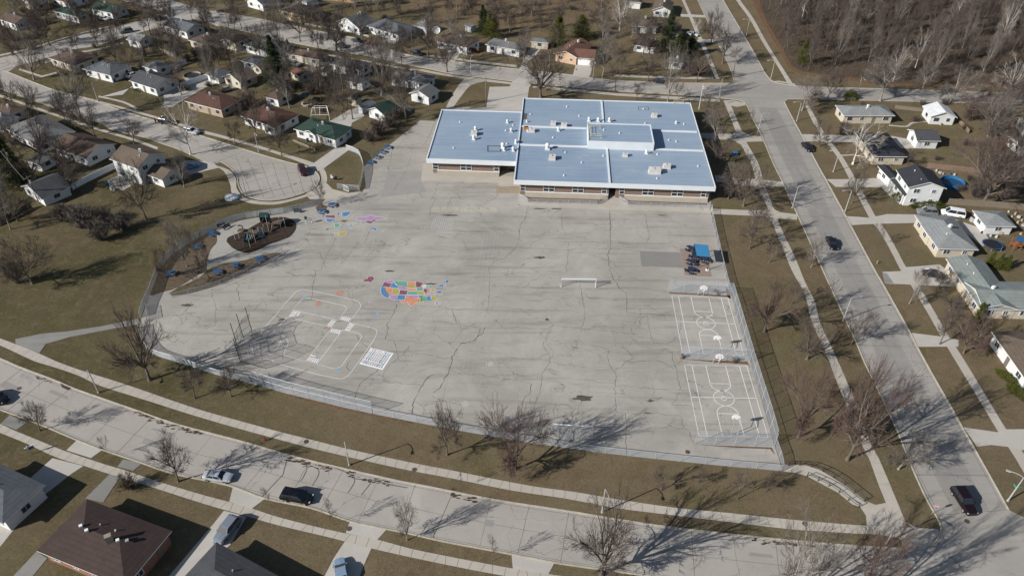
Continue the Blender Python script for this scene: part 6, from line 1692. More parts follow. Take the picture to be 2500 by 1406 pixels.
# right neighbourhood
HS('pale grey hip roofed house by the street along the wood', "2060,283 2186,283 2168,257", 'lgrey', 'c')
HS('white roofed white garage by the street along the wood', "2272,285 2338,288 2320,262", 'white', 'w', h=2.6, kind='v', pitch=.42, **GA)
HS('white garage with charcoal roof and dark side door', "2215,316 2239,344 2298,345", 'dgrey', 'w', h=2.6, kind='v', pitch=.42, big=True, **GA)
HS('cream walled house with charcoal hip roof behind the white tree', "2132,382 2216,383 2171,325", 'black', 'c', chim=2, big=True)
R5 = house('white two storey house with black roof and front porch', [B("2218,458 2312,461 2276,417", 5.4, 'v', .36), B("2172,437 2200,436 2184,404", 2.7, 'v', .30)], 'black', 'w', big=True, chim=0)
house('light grey L shaped hip roofed house with cream walls', [B("2290,607 2390,610 2320,527"), B("2268,577 2300,578 2280,550", 2.72, 'h', .34)], 'lgrey', 'c', big=True)
HS('light grey hip roofed garage behind the white van', "2406,552 2482,554 2452,515", 'lgrey', 'w', h=2.5, **dict(GA, big=True))
house('green grey roofed L shaped house with stone and cream walls', [B("2392,753 2492,757 2402,634", 2.8, 'v', .30), B("2400,754 2700,762 2640,692", 2.78, 'u', .30)], 'ggrey', 'c', big=True)
HS('grey brown roofed white house cut by the right edge', "2505,928 2660,932 2560,812", 'tan', 'w', h=2.8, big=True, chim=1)
HS('white building at the right edge behind the garages', "2482,286 2512,326 2570,324", 'grey', 'w', kind='v')
HS('white shed with grey roof at the right edge, lower', "2458,332 2492,364 2560,362", 'dgrey', 'w', h=2.4, kind='v', **GA)
# foreground houses at the lower left
HS('slate grey hip roofed house cut by the lower left edge', "6,1277 111,1183 -30,1133", 'slate', 'w', h=2.9, big=True, chim=0)
HS('big brown hip roofed brick house at the bottom left', "89,1344 212,1217 425,1288", 'bottom', 'b', h=2.9, big=True, chim=0)
HS('dark roofed house at the bottom edge in tree shadow', "430,1428 528,1322 750,1384", 'dgrey', 'g', h=2.9, big=True, chim=0)
for o in [x for x in bpy.data.objects if x.get('label', '').startswith('big brown hip')]:
    rf = [c for c in bpy.data.objects if c.parent == o and c.name.startswith('roof')][0]; o0 = o.location
    for x, y, z, col in ((197, 1283, 4.6, 'white'), (211, 1294, 4.8, 'white'), (287, 1318, 5.0, 'white'), (310, 1319, 4.6, 'galv')):
        p = G(x, y, z); m = MB(); m.box(p, (.45, .45, .3), .5); q = m.build('roof_vent', col, None, origin=o0); q.location = (0, 0, 0); q.parent = rf
    p = G(266, 1314, 5.0); m = MB(); m.box(p, (.9, .7, 1.5), .5); q = m.build('chimney', mat((.3, .26, .21), .9, .2, 2, name='chimney_brick'), None, origin=o0); q.location = (0, 0, 0); q.parent = rf
# porch roof and posts of the white two storey house
m = MB(); a, b, c, d = G(2174, 437, 2.9), G(2208, 478, 2.6), G(2214, 474, 3.3), G(2186, 437, 3.4); m.face([a, b, c, d]); m.face([p - Vector((0, 0, .15)) for p in (a, d, c, b)]); m.face([a - Vector((0, 0, .15)), b - Vector((0, 0, .15)), b, a]); R5.part('porch_roof', m, shingle(HR['black']))
for x, y in ((2178, 445), (2192, 462), (2205, 477)): p = G(x, y, 2.6); m = MB(); m.box((p.x + .1, p.y + .1, 1.3), (.16, .16, 2.6)); R5.part('porch_post', m, 'white')
# small garden things
def round_pool(label, x, y, r, wallm, water, h=1.2, name='swimming_pool', cat='pool'):
    c = G(x, y); t = Thing(name, c, label, cat); m = MB(); n = 28
    for i in range(n):
        a0, a1 = 2 * pi * i / n, 2 * pi * (i + 1) / n
        for rr_, fl in ((r, 0), (r - .12, 1)):
            q = [(c.x + rr_ * cos(a0), c.y + rr_ * sin(a0), 0), (c.x + rr_ * cos(a1), c.y + rr_ * sin(a1), 0), (c.x + rr_ * cos(a1), c.y + rr_ * sin(a1), h), (c.x + rr_ * cos(a0), c.y + rr_ * sin(a0), h)]
            m.face(q[::-1] if fl else q)
    m.disc(c, r, h + .002, n, r_in=r - .12); t.part('pool_wall', m, wallm); m = MB(); m.disc(c, r - .13, h * .45, n); t.part('cover', m, water)
round_pool('blue above ground pool behind the white two storey house', 2323, 452, 2.9, mat((.025, .13, .28), .5, .1, 1, name='blue_liner'), mat((.015, .06, .13), .3, .2, 1, name='pool_cover'))
round_pool('dark covered round pool inside the vinyl fenced yard', 470, 189, 2.8, mat((.30, .29, .26), .7, .1, 1, name='pale_pool_wall'), mat((.03, .035, .035), .5, .2, 1, name='dark_cover'), .9)
def trampoline(label, x, y, r):
    c = G(x, y); t = Thing('trampoline', c, label, 'trampoline'); m = MB(); m.cyl((c.x, c.y), r - .25, .78, .80, 24); t.part('jumping_mat', m, 'black'); m = MB(); m.disc((c.x, c.y), r, .84, 24, r_in=r - .25); t.part('rim_pad', m, 'blue')
    for i in range(6): a = i * pi / 3; m = MB(); m.cyl((c.x + r * cos(a), c.y + r * sin(a)), .04, 0, .82, 6); t.part('leg', m, 'galv')
trampoline('round black trampoline with blue edge beside the grey hip roofed house', 2420, 603, 2.2)
sw = Thing('wooden_playset', G(2478, 612), 'orange wooden playset with swings right of the trampoline', 'playset'); c = G(2472, 612); ow = mat((.30, .10, .04), .8, .15, 2, name='stained_timber')
for dx, dy in ((0, 0), (1.6, 0), (1.6, 1.6), (0, 1.6)): m = MB(); m.box((c.x + dx, c.y + dy, 1.3), (.12, .12, 2.6)); sw.part('post', m, ow)
m = MB(); m.box((c.x + .8, c.y + .8, 1.2), (1.7, 1.7, .08)); sw.part('deck', m, ow); m = MB(); m.tube([(c.x + 1.6, c.y + .8, 2.3), (c.x + 4.6, c.y + .6, 2.3)], .06, 6); m.tube([(c.x + 4.6, c.y + .6, 2.3), (c.x + 4.9, c.y - .5, 0)], .06, 6); m.tube([(c.x + 4.6, c.y + .6, 2.3), (c.x + 4.9, c.y + 1.6, 0)], .06, 6); sw.part('swing_beam', m, ow)
m = MB(); m.face([(c.x - .1, c.y - .1, 2.6), (c.x + 1.7, c.y - .1, 2.6), (c.x + 1.7, c.y + .8, 3.2), (c.x - .1, c.y + .8, 3.2)]); m.face([(c.x - .1, c.y + 1.7, 2.6), (c.x - .1, c.y + .8, 3.2), (c.x + 1.7, c.y + .8, 3.2), (c.x + 1.7, c.y + 1.7, 2.6)]); sw.part('canopy', m, 'blue')
for k in (2.6, 3.6):
    m = MB(); m.tube([(c.x + k, c.y + .7, 2.3), (c.x + k, c.y + .7, .5)], .02, 4); m.tube([(c.x + k + .4, c.y + .7, 2.3), (c.x + k + .4, c.y + .7, .5)], .02, 4); m.box((c.x + k + .2, c.y + .7, .5), (.45, .2, .05)); sw.part('swing', m, 'black')
gz = Thing('garden_gazebo', G(746, 246), 'small dark green tented gazebo beside the brown hip roofed small house', 'gazebo'); c = G(746, 248)
for dx in (-1.3, 1.3):
    for dy in (-1.3, 1.3): m = MB(); m.cyl((c.x + dx, c.y + dy), .05, 0, 2.1, 6); gz.part('post', m, 'black')
m = MB(); q = [(c.x - 1.5, c.y - 1.5, 2.1), (c.x + 1.5, c.y - 1.5, 2.1), (c.x + 1.5, c.y + 1.5, 2.1), (c.x - 1.5, c.y + 1.5, 2.1)]
for i in range(4): m.face([q[i], q[(i + 1) % 4], (c.x, c.y, 3.0)])
gz.part('canopy', m, mat((.05, .08, .075), .8, .15, 2, name='faded_green_canvas'))
pg = Thing('pergola', G(790, 282), 'white metal pergola frame behind the green roofed house', 'pergola')
fr4 = [G(762, 300), G(806, 300), G(800, 278), G(770, 278)]
for p in fr4: m = MB(); m.cyl((p.x, p.y), .06, 0, 2.5, 6); pg.part('post', m, 'white')
m = MB(); t4 = [p + Vector((0, 0, 2.5)) for p in fr4]; m.tube(t4 + [t4[0]], .06, 5); mm_ = [(t4[0] + t4[3]) / 2 + Vector((0, 0, .8)), (t4[1] + t4[2]) / 2 + Vector((0, 0, .8))]; m.tube(mm_, .06, 5); [m.tube([a, b2, c2], .05, 5) for a, b2, c2 in ((t4[0], mm_[0], t4[3]), (t4[1], mm_[1], t4[2]), ((t4[0] + t4[1]) / 2, (mm_[0] + mm_[1]) / 2, (t4[2] + t4[3]) / 2))]; pg.part('roof_frame', m, 'white')
sd = Thing('satellite_dish', G(1066, 88), 'big pale round satellite dish beside the dark red brown roof', 'satellite dish'); c = G(1066, 90)
m = MB(); m.cyl((c.x, c.y), .08, 0, 2.2, 6); sd.part('mast', m, 'galv'); m = MB(); n = 16
for i in range(n):
    for r0, r1, k0, k1 in ((0, .7, 0, .08), (.7, 1.5, .08, .35)):
        f_ = lambda r_, k_, t: (c.x + r_ * cos(t), c.y - .2 - k_ + r_ * sin(t) * .5, 2.5 + r_ * sin(t) * .8 + k_ * .3); a0, a1 = 2 * pi * i / n, 2 * pi * (i + 1) / n
        m.face([f_(r0, k0, a0), f_(r1, k1, a0), f_(r1, k1, a1), f_(r0, k0, a1)] if r0 else [f_(0, 0, 0), f_(r1, k1, a0), f_(r1, k1, a1)])
sd.part('dish', m, 'white')
def bin_(label, x, y, col, s=1.0):
    t = Thing('trash_cart', G(x, y), label, 'trash cart', 'wheeled trash carts'); c = G(x, y); m = MB(); m.box((c.x, c.y, .5 * s), (.6 * s, .65 * s, .95 * s), .3); t.part('bin', m, col); m = MB(); m.box((c.x, c.y, 1.02 * s), (.68 * s, .74 * s, .08), .3); t.part('lid', m, 'black')
    for k in (-.28, .28): m = MB(); m.tube([(c.x + k * s - .03, c.y + .3, .12), (c.x + k * s + .03, c.y + .3, .12)], .12, 10); t.part('wheel', m, 'tyre')
for l, x, y, col in (('dark cart beside the white garage door of the salmon house', 1442, 158, 'black'), ('green cart at the cream garage door', 534, 204, 'green'), ('dark green bin on the upper left driveway', 288, 60, 'green'), ('blue cart by the slate hip roofed house', 281, 200, 'blue'), ('grey box left of the grey hip roofed garage', 2372, 541, 'galv'), ('white bin by the driveway of the white two storey house', 2146, 434, 'white'), ('red cart among the bikes behind the white garage', 2300, 303, 'red'), ('dark cart under the green roofed house porch', 752, 347, 'blue')): bin_(l, x, y, col, 1.3 if 'box' in l or 'bin' in l else 1)
yr = random.Random(77)
def clutter(label, pts, name='yard_clutter'):
    t = Thing(name, G(*pts[0]), label, 'clutter')
    for x, y in pts:
        c = G(x, y); m = MB(); k = yr.random()
        if k < .5: m.box((c.x, c.y, .35), (yr.uniform(.4, 1.1), yr.uniform(.4, .9), yr.uniform(.4, .8)), yr.uniform(0, 3))
        else: m.cyl((c.x, c.y), yr.uniform(.2, .35), 0, yr.uniform(.3, .7), 10, r1=.2)
        t.part('item', m, yr.choice(['galv', 'galv', 'blue', HW['c'], HW['t'], 'black', HW['g']]))
clutter('heap of pale junk behind the light grey hip garage', [(2462, 518), (2478, 524), (2486, 532), (2494, 540), (2470, 530), (2498, 552), (2484, 545)])
clutter('scattered garden toys below the light grey hip garage', [(2396, 570), (2418, 577), (2432, 580), (2404, 566), (2492, 572), (2440, 570)])
clutter('stacked boxes along the reddish fence', [(2294, 424), (2302, 426), (2318, 426), (2330, 428), (2286, 418)])
clutter('stones and planters on the patio of the two storey house', [(274, 462), (282, 465), (288, 463), (262, 452)])
clutter('garden furniture beside the small dark gazebo', [(744, 262), (752, 262), (740, 256), (760, 258)])
clutter('planters before the brown hip roofed lit house', [(706, 153), (715, 156), (722, 158), (733, 160)])
clutter('bikes and boxes behind the white roofed garage', [(2290, 302), (2310, 303), (2322, 303), (2296, 306)])
clutter('mixed yard things among the tall spruce and garage', [(700, 188), (706, 194), (712, 196), (716, 192), (690, 160)])
clutter('things piled by the house behind the spruces', [(1560, 92), (1572, 94), (1590, 98), (1600, 97), (1556, 88)])

# ================================================================ VEHICLES
def car_proto(kind):
    o = empty('parked_car', (0, 0, 0), '', 'car')
    def P(name, mb, m, par=None, smooth=False): q = mb.build(name, m, smooth=smooth); q.parent = par or o; return q
    D = dict(sedan=(4.75, 1.82, 1.45, [(-2.37, .55, .66), (-2.25, .80, .92), (-1.4, .90, 1.0), (0, .91, .98), (1.1, .90, .93), (1.9, .86, .82), (2.25, .74, .70), (2.37, .55, .60)], (-1.75, -1.05, .45, 1.15)),
             suv=(4.8, 1.9, 1.75, [(-2.4, .70, .8), (-2.33, .90, 1.05), (-1.4, .94, 1.12), (0, .95, 1.10), (1.0, .95, 1.08), (1.9, .90, .98), (2.28, .78, .85), (2.4, .60, .7)], (-2.25, -1.85, .35, 1.05)),
             van=(5.3, 2.0, 1.95, [(-2.65, .85, .9), (-2.6, .97, 1.12), (-1.4, 1.0, 1.15), (0, 1.0, 1.15), (1.2, 1.0, 1.12), (2.1, .93, 1.0), (2.5, .80, .88), (2.65, .60, .75)], (-2.55, -2.35, .95, 1.7)),
             minivan=(5.1, 1.95, 1.72, [(-2.55, .75, .8), (-2.47, .93, 1.05), (-1.4, .96, 1.08), (0, .97, 1.06), (1.2, .96, 1.02), (2.0, .90, .90), (2.43, .76, .78), (2.55, .58, .65)], (-2.4, -2.1, .6, 1.5)))[kind]
    L, Wd, Ht, st, gh = D; zb = .26; m = MB(); rings = []
    for x, hw, zt in st:
        prof = [(-hw * .90, zb), (-hw, zb + .18), (-hw, (zb + zt) / 2 + .05), (-hw * .95, zt - .06), (-hw * .80, zt + .01), (0, zt + .05), (hw * .80, zt + .01), (hw * .95, zt - .06), (hw, (zb + zt) / 2 + .05), (hw, zb + .18), (hw * .90, zb)]
        k = len(m.v); m.v.extend((x, y, z) for y, z in prof); rings.append(k)
    n = 11
    for a, b2 in zip(rings[:-1], rings[1:]):
        for i in range(n):
            j = (i + 1) % n; m.f.append((a + i, a + j, b2 + j, b2 + i)); m.m.append(0)
    m.f.append(tuple(rings[0] + i for i in range(n))[::-1]); m.m.append(0); m.f.append(tuple(rings[-1] + i for i in range(n))); m.m.append(0)
    # roof shell and pillars
    x0, x1, x2, x3 = gh; zb2 = st[3][2]; w0, w1 = Wd * .46, Wd * .37
    rf = [(x1, -w1, Ht - .05), (x1 + .25, -w1 * .98, Ht), (x2 - .25, -w1 * .98, Ht), (x2, -w1, Ht - .05), (x2, w1, Ht - .05), (x2 - .25, w1 * .98, Ht), (x1 + .25, w1 * .98, Ht), (x1, w1, Ht - .05)]
    m.face([rf[0], rf[1], rf[6], rf[7]]); m.face([rf[1], rf[2], rf[5], rf[6]]); m.face([rf[2], rf[3], rf[4], rf[5]])
    for s in (-1, 1):
        for a, b2 in (((x0, s * w0, zb2 - .05), (x1, s * w1, Ht - .05)), ((x3, s * w0, zb2 - .05), (x2, s * w1, Ht - .05)), (((x0 + x3) / 2, s * w0, zb2), ((x1 + x2) / 2, s * w1, Ht - .03))): m.tube([a, b2], .045, 5)
        m.tube([(x1, s * w1, Ht - .05), (x2, s * w1, Ht - .05)], .05, 5)
        m.box((x3 - .25, s * (w0 + .12), zb2 + .08), (.14, .16, .12))
    body = P('body', m, 'white', smooth=False)
    for nm, f in (('windshield', [(x3, -w0, zb2 - .04), (x3, w0, zb2 - .04), (x2, w1, Ht - .06), (x2, -w1, Ht - .06)]), ('rear_window', [(x0, w0, zb2 - .04), (x0, -w0, zb2 - .04), (x1, -w1, Ht - .06), (x1, w1, Ht - .06)]),
                  ('side_window', [(x0, -w0, zb2 - .04), (x3, -w0, zb2 - .04), (x2, -w1, Ht - .06), (x1, -w1, Ht - .06)]), ('side_window', [(x3, w0, zb2 - .04), (x0, w0, zb2 - .04), (x1, w1, Ht - .06), (x2, w1, Ht - .06)])):
        g_ = MB(); g_.face(f); P(nm, g_, 'glass')
    for sx in (-L * .30, L * .31):
        for s in (-1, 1):
            w = MB(); w.tube([(sx, s * (Wd / 2 - .20), .33), (sx, s * (Wd / 2 + .01), .33)], .33, 16); wo = P('wheel', w, 'tyre'); w = MB(); w.tube([(sx, s * (Wd / 2), .33), (sx, s * (Wd / 2 + .03), .33)], .20, 12); P('rim', w, 'rim', wo)
    for s in (-1, 1):
        w = MB(); w.box((L / 2 - .14, s * Wd * .34, .62 if kind == 'sedan' else .74), (.14, .30, .10)); P('headlight', w, 'lamp'); w = MB(); w.box((-L / 2 + .06, s * Wd * .38, .82), (.1, .26, .18)); P('tail_light', w, 'redlamp')
    w = MB(); w.box((L / 2 - .05, 0, .42), (.12, Wd * .6, .14)); P('grille', w, 'black'); w = MB(); w.box((-L / 2 + .02, 0, .55), (.03, .5, .16)); P('license_plate', w, 'white')
    return (o, [(c, [(g2, []) for g2 in bpy.data.objects if g2.parent == c]) for c in bpy.data.objects if c.parent == o])
CP = {k: car_proto(k) for k in ('sedan', 'suv', 'van', 'minivan')}
def car(kind, rear, nose, colr, label, rough=.22, zz=.03, s=1.0, mid=None):
    pr = CP[kind]
    fresh = pr[0].name not in USED
    if fresh: USED.add(pr[0].name); o = pr[0]
    else: o = copy_tree(pr)
    a, b2 = G(*rear), G(*nose); c = (a + b2) / 2
    o.location = (c.x, c.y, zz); o.rotation_euler = (0, 0, atan2(b2.y - a.y, b2.x - a.x)); o['label'] = label; o['group'] = 'cars on the streets and driveways'; o.scale = (s, s, s)
    pm = mat(colr, rough, .04, 1, metal=.25 if max(colr) < .6 else 0, spec=.6, name='car_paint')
    for c2 in o.children:
        if c2.name.startswith('body'):
            c2.material_slots[0].link = 'OBJECT'; c2.material_slots[0].material = pm
SIL = (.50, .52, .55); BLK = (.012, .013, .016)
car('sedan', (500, 1163), (568, 1172), SIL, 'silver sedan parked at the lower kerb in the front street')
car('minivan', (690, 1211), (763, 1224), BLK, 'black minivan parked in the front street near the lower driveway')
car('suv', (571, 1280), (541, 1318), (.22, .25, .29), 'grey wagon on the driveway of the bottom dark roofed house')
car('sedan', (838, 1420), (832, 1385), (.25, .34, .45), 'pale blue sedan cut by the bottom edge on a driveway')
car('suv', (-30, 968), (18, 984), BLK, 'black car entering at the left edge of the front street')
car('suv', (2332, 1200), (2368, 1256), (.015, .007, .009), 'dark maroon vehicle driving at the bottom right junction', s=1.05)
car('sedan', (2022, 586), (2036, 612), BLK, 'black car driving on the avenue beside the treetop shadow')
car('sedan', (1960, 354), (1980, 374), (.02, .02, .024), 'black sedan at the right kerb of the avenue, farther up')
car('suv', (734, 410), (747, 434), (.06, .014, .016), 'dark red car parked inside the turning circle')
car('sedan', (446, 417), (484, 406), (.10, .22, .42), 'blue hatchback on the driveway beside the attached garage')
car('suv', (452, 322), (486, 330), (.55, .56, .57), 'white car seen through the pale tree on the turning circle street')
car('suv', (392, 300), (424, 305), BLK, 'dark pickup at the kerb above the pale tree')
car('van', (2350, 531), (2298, 522), (.70, .70, .70), 'white passenger van on the driveway behind the L shaped house', rough=.4)
car('suv', (2280, 524), (2242, 521), (.20, .21, .22), 'grey car with roof rack just left of the white van')
car('sedan', (2248, 670), (2308, 680), (.03, .03, .035), 'dark sedan in the driveway of the green grey roofed house')
car('sedan', (246, 47), (268, 52), (.6, .6, .6), 'white car on the drive below the big green roof')
car('suv', (322, 78), (296, 83), (.12, .14, .13), 'dark green pickup on the upper left street')
car('suv', (383, 52), (405, 49), BLK, 'black car beside the blue grey gabled house')
car('sedan', (828, 112), (844, 119), (.03, .05, .08), 'dark blue car at the lower kerb of the top street')
car('sedan', (862, 101), (884, 106), (.05, .055, .07), 'dark grey car at the upper kerb of the top street')
car('sedan', (894, 108), (918, 113), (.22, .03, .04), 'red car at the upper kerb of the top street')
car('sedan', (1006, 131), (1030, 136), (.015, .025, .05), 'dark blue sedan at the kerb before the satellite dish house')
car('sedan', (1116, 124), (1096, 132), (.6, .6, .6), 'white car on the drive left of the mottled grey house')
car('sedan', (1680, 86), (1700, 90), (.58, .6, .62), 'white car on the driveway by the blue tarp near the spruces')
car('sedan', (1600, 202), (1624, 205), (.04, .04, .045), 'dark car at the kerb behind the vase shaped tree')
car('sedan', (2300, 223), (2324, 224), (.03, .05, .045), 'dark green car on the street along the wood')
car('sedan', (318, 190), (332, 184), (.62, .62, .62), 'white car tucked between the slate and grey gabled houses')
car('sedan', (545, 224), (568, 220), (.30, .29, .25), 'old beige car before the cream garage')
car('sedan', (712, 158), (728, 162), (.35, .38, .42), 'silver car behind the spruce on the brown house drive')

# ================================================================ POLES, LAMPS, WIRES, SIGNS
def lamp(base, d, label, h=5.8, arm=1.9, m_='pole'):
    c = G(*base); t = Thing('street_lamp', c, label, 'street lamp', 'street lamps'); dv_ = Vector((cos(d), sin(d), 0))
    m = MB(); m.tube([c, c + Vector((0, 0, h * .5)), c + Vector((0, 0, h))], [.13, .105, .075], 8); t.part('pole', m, m_)
    m = MB(); m.tube([c + Vector((0, 0, h)), c + dv_ * arm * .35 + Vector((0, 0, h + .28)), c + dv_ * arm * .75 + Vector((0, 0, h + .34)), c + dv_ * arm + Vector((0, 0, h + .25))], [.06, .055, .05, .05], 6); t.part('arm', m, m_)
    m = MB(); p = c + dv_ * (arm + .25) + Vector((0, 0, h + .22)); m.box(p, (.65, .26, .14), d); m.box(p - Vector((0, 0, .09)), (.4, .2, .05), d, 1); t.part('lamp_head', m, ['pole', 'lamp'])
    m = MB(); m.cyl((c.x, c.y), .2, 0, .25, 10); t.part('base', m, m_); return t
E_ = 0.0; AV = -.06
for x, y, d, l in ((241, 958, -1.1, 'street lamp on the lower left verge of the front street'), (853, 1135, -1.25, 'street lamp on the verge in front of the tall fence, middle of the front street'), (1470, 1250, -1.35, 'street lamp on the verge left of the curved steps'), (2163, 1327, -.6, 'street lamp at the corner of the front street and the avenue'),
                   (2058, 783, .2, 'street lamp with long arm at the left avenue kerb beside the upper court'), (2460, 1222, 2.6, 'street lamp with green name plates at the bottom right corner'), (2063, 516, 3.3, 'street lamp before the white two storey house'), (1850, 325, .1, 'street lamp at the left avenue kerb beside the school'),
                   (1934, 508, .2, 'short street lamp at the left avenue kerb near the school walk'), (2034, 420, 2.9, 'street lamp on the grass before the white barked tree'), (602, 480, .8, 'street lamp inside the turning circle kerb'), (1150, 186, 1.4, 'street lamp on the verge above the diagonal path'), (1340, 178, -1.5, 'street lamp before the salmon house'),
                   (1882, 192, 3.0, 'street lamp at the upper right corner of the junction'), (1822, 88, 3.0, 'street lamp on the grass of the upper avenue'), (1756, 236, .6, 'street lamp at the lower left corner of the junction'), (2091, 233, -1.5, 'street lamp by the round evergreen on the street along the wood'), (120, 140, 1.0, 'street lamp beside the brown hip roof at the left'), (240, 248, 1.2, 'street lamp on the verge below the grey gabled white house'),
                   (1945, 296, 3.2, 'street lamp right of the avenue just below the junction'), (527, 28, 1.2, 'street lamp by the corner at the top street'), (1448, 192, -1.5, 'street lamp right of the salmon house driveway'), (632, 372, -1.0, 'low street lamp on the verge of the turning circle street'), (2220, 740, 3.1, '')):
    if l: lamp((x, y), d, l)
nl = Thing('street_name_sign', G(2476, 1196), 'green street name plates high on the bottom right lamp', 'street sign'); c = G(2460, 1222)
for i, a in enumerate((.1, 1.5)): m = MB(); m.box((c.x + .35 * cos(a) + .05, c.y + .35 * sin(a), 3.4 - .28 * i), (.95, .04, .24), a); nl.part('name_plate', m, mat((.02, .30, .20), .5, .05, 1, name='green_sign'))
def utility(base, top, label, cross=True):
    c = G(*base); h = min(12, height_of(base, top)); t = Thing('utility_pole', c, label, 'utility pole', 'wooden utility poles'); m = MB(); m.tube([c, c + Vector((0, 0, h))], [.17, .11], 8); t.part('pole', m, 'wood')
    if cross: m = MB(); m.box(c + Vector((0, 0, h - .5)), (2.2, .12, .14), 1.2); t.part('crossarm', m, 'wood'); m = MB(); m.cyl((c.x + .3, c.y), .22, h - 2.0, h - 1.2, 8); t.part('transformer', m, 'galv')
    return c + Vector((0, 0, h - .45))
U1 = utility((154, 168), (135, 118), 'utility pole rising before the brown hip roof'); U2 = utility((368, 128), (347, 50), 'tall utility pole by the lone white garage'); U3 = utility((584, 171), (570, 115), 'utility pole behind the cream garage'); U4 = utility((838, 225), (828, 155), 'thin utility pole in the yard of the dark garage')
U5 = utility((1116, 48), (1116, -18), 'tall utility pole at the edge of the rough meadow'); U6 = utility((1369, 36), (1369, -14), 'utility pole above the broad cone evergreen'); U7 = utility((1465, 56), (1467, -12), 'utility pole in the meadow right of the twin evergreen')
U8 = utility((1788, 190), (1796, 128), 'utility pole at the junction, leaning into the treetops'); U9 = utility((49, 450), (15, 362), 'utility pole beside the big dark pine'); U10 = utility((96, 497), (68, 430), 'utility pole at the white gable of the low garage'); U11 = utility((512, 76), (502, 12), 'utility pole beside the top street'); U12 = utility((558, 64), (546, 12), 'thin utility pole at the top street verge', False); U13 = utility((1187, 250), (1187, 187), 'wooden pole on the lawn beside the north drive', False); U14 = utility((1008, 128), (1006, 74), 'dark pole on the verge beside the satellite dish house', False); U15 = utility((653, 50), (645, 4), 'utility pole before the ochre house', False)
def wire(a, b2, label, sag=1.0, n=3):
    t = Thing('power_line', (a + b2) / 2, label, 'power line', 'overhead wires')
    for k in range(n):
        off = Vector((0.3, .9, 0)) * (k - 1); m = MB(); m.tube([a.lerp(b2, i / 10) + off - Vector((0, 0, sag * 4 * (i / 10) * (1 - i / 10))) for i in range(11)], .022, 3, cap=False); t.part('wire', m, mat((.30, .30, .30), .6, .05, 1, name='wire_metal'))
wire(U2, U3, 'wires from the tall pole by the white garage to the pole behind the cream garage'); wire(U3, U4, 'wires crossing before the tall spruce'); wire(U4, G(1006, 268, 7), 'wires from the thin yard pole towards the north drive'); wire(U11, U5, 'wires along the top street towards the meadow'); wire(U5, U7, 'wires over the rough meadow', 1.6)
wire(U9, U10, 'wires between the two poles at the left edge', .4, 1); wire(U1, U2, 'wires over the hillside lawn', 1, 1)
# stop sign with its word
ss = Thing('stop_sign', G(2273, 1256), 'red stop sign on a post at the avenue kerb by the junction', 'stop sign'); c = G(2273, 1256)
m = MB(); m.tube([c, c + Vector((.05, 0, 2.5))], .035, 6); ss.part('post', m, 'galv')
nrm = Vector((.35, -.94, 0)).normalized(); nrm = Vector((-.05, -1, 0)).normalized(); sx = Vector((-nrm.y, nrm.x, 0)) ; pc = c + Vector((.05, 0, 2.25)) + nrm * .05
oc = [pc + sx * (.40 * cos(pi / 8 + i * pi / 4)) + Vector((0, 0, .40 * sin(pi / 8 + i * pi / 4))) for i in range(8)]
oc2 = [pc + nrm * .004 + (q - pc) * .9 for q in oc]; m = MB(); m.face(oc); m.face([q - nrm * .02 for q in oc][::-1]); pl = ss.part('sign_plate', m, 'white'); m = MB(); m.face(oc2); ss.part('red_face', m, 'red', parent=pl)
m = MB(); G7 = dict(S='afgcd', T='T', O='abcdef', P='abgef')
for i, ch in enumerate('STOP'):
    ox_ = -.27 + .145 * i
    segs = [((0, 1), (1, 1)), ((.5, 1), (.5, 0))] if ch == 'T' else [SL[s_] for s_ in G7[ch]]
    for a, b2 in segs: m.tube([pc + nrm * .012 + sx * (ox_ + p[0] * .095) + Vector((0, 0, -.11 + p[1] * .22)) for p in (a, b2)], .016, 4)
ss.part('lettering', m, 'white', parent=pl)
fp = Thing('flagpole', G(1706, 268), 'white flagpole with a limp flag beside the school', 'flagpole'); c = G(1706, 268); m = MB(); m.tube([c, c + Vector((0, 0, 8.2))], [.09, .05], 8); fp.part('pole', m, 'white'); m = MB()
for i in range(5):
    y0 = 7.9 - i * .28; m.face([c + Vector((.08, 0, y0)), c + Vector((.42 + .08 * sin(i * 2), -.1, y0 - .22)), c + Vector((.38, -.05, y0 - .50)), c + Vector((.08, 0, y0 - .28))], i % 2)
fp.part('flag', m, ['red', 'white'])
fp2 = Thing('real_estate_sign', G(76, 1108), 'white yard sign post with swinging board on the lower left lawn', 'yard sign'); c = G(76, 1108); m = MB(); m.box(c + Vector((0, 0, .95)), (.12, .12, 1.9), .6); fp2.part('post', m, 'white'); m = MB(); m.box(c + Vector((.25, .2, 1.7)), (1.5, .1, .1), .7); fp2.part('crossbar', m, 'white'); m = MB(); m.box(c + Vector((.35, .3, 1.25)), (.8, .03, .6), .7); fp2.part('board', m, mat((.10, .14, .22), .5, .05, 1, name='board_paint'))
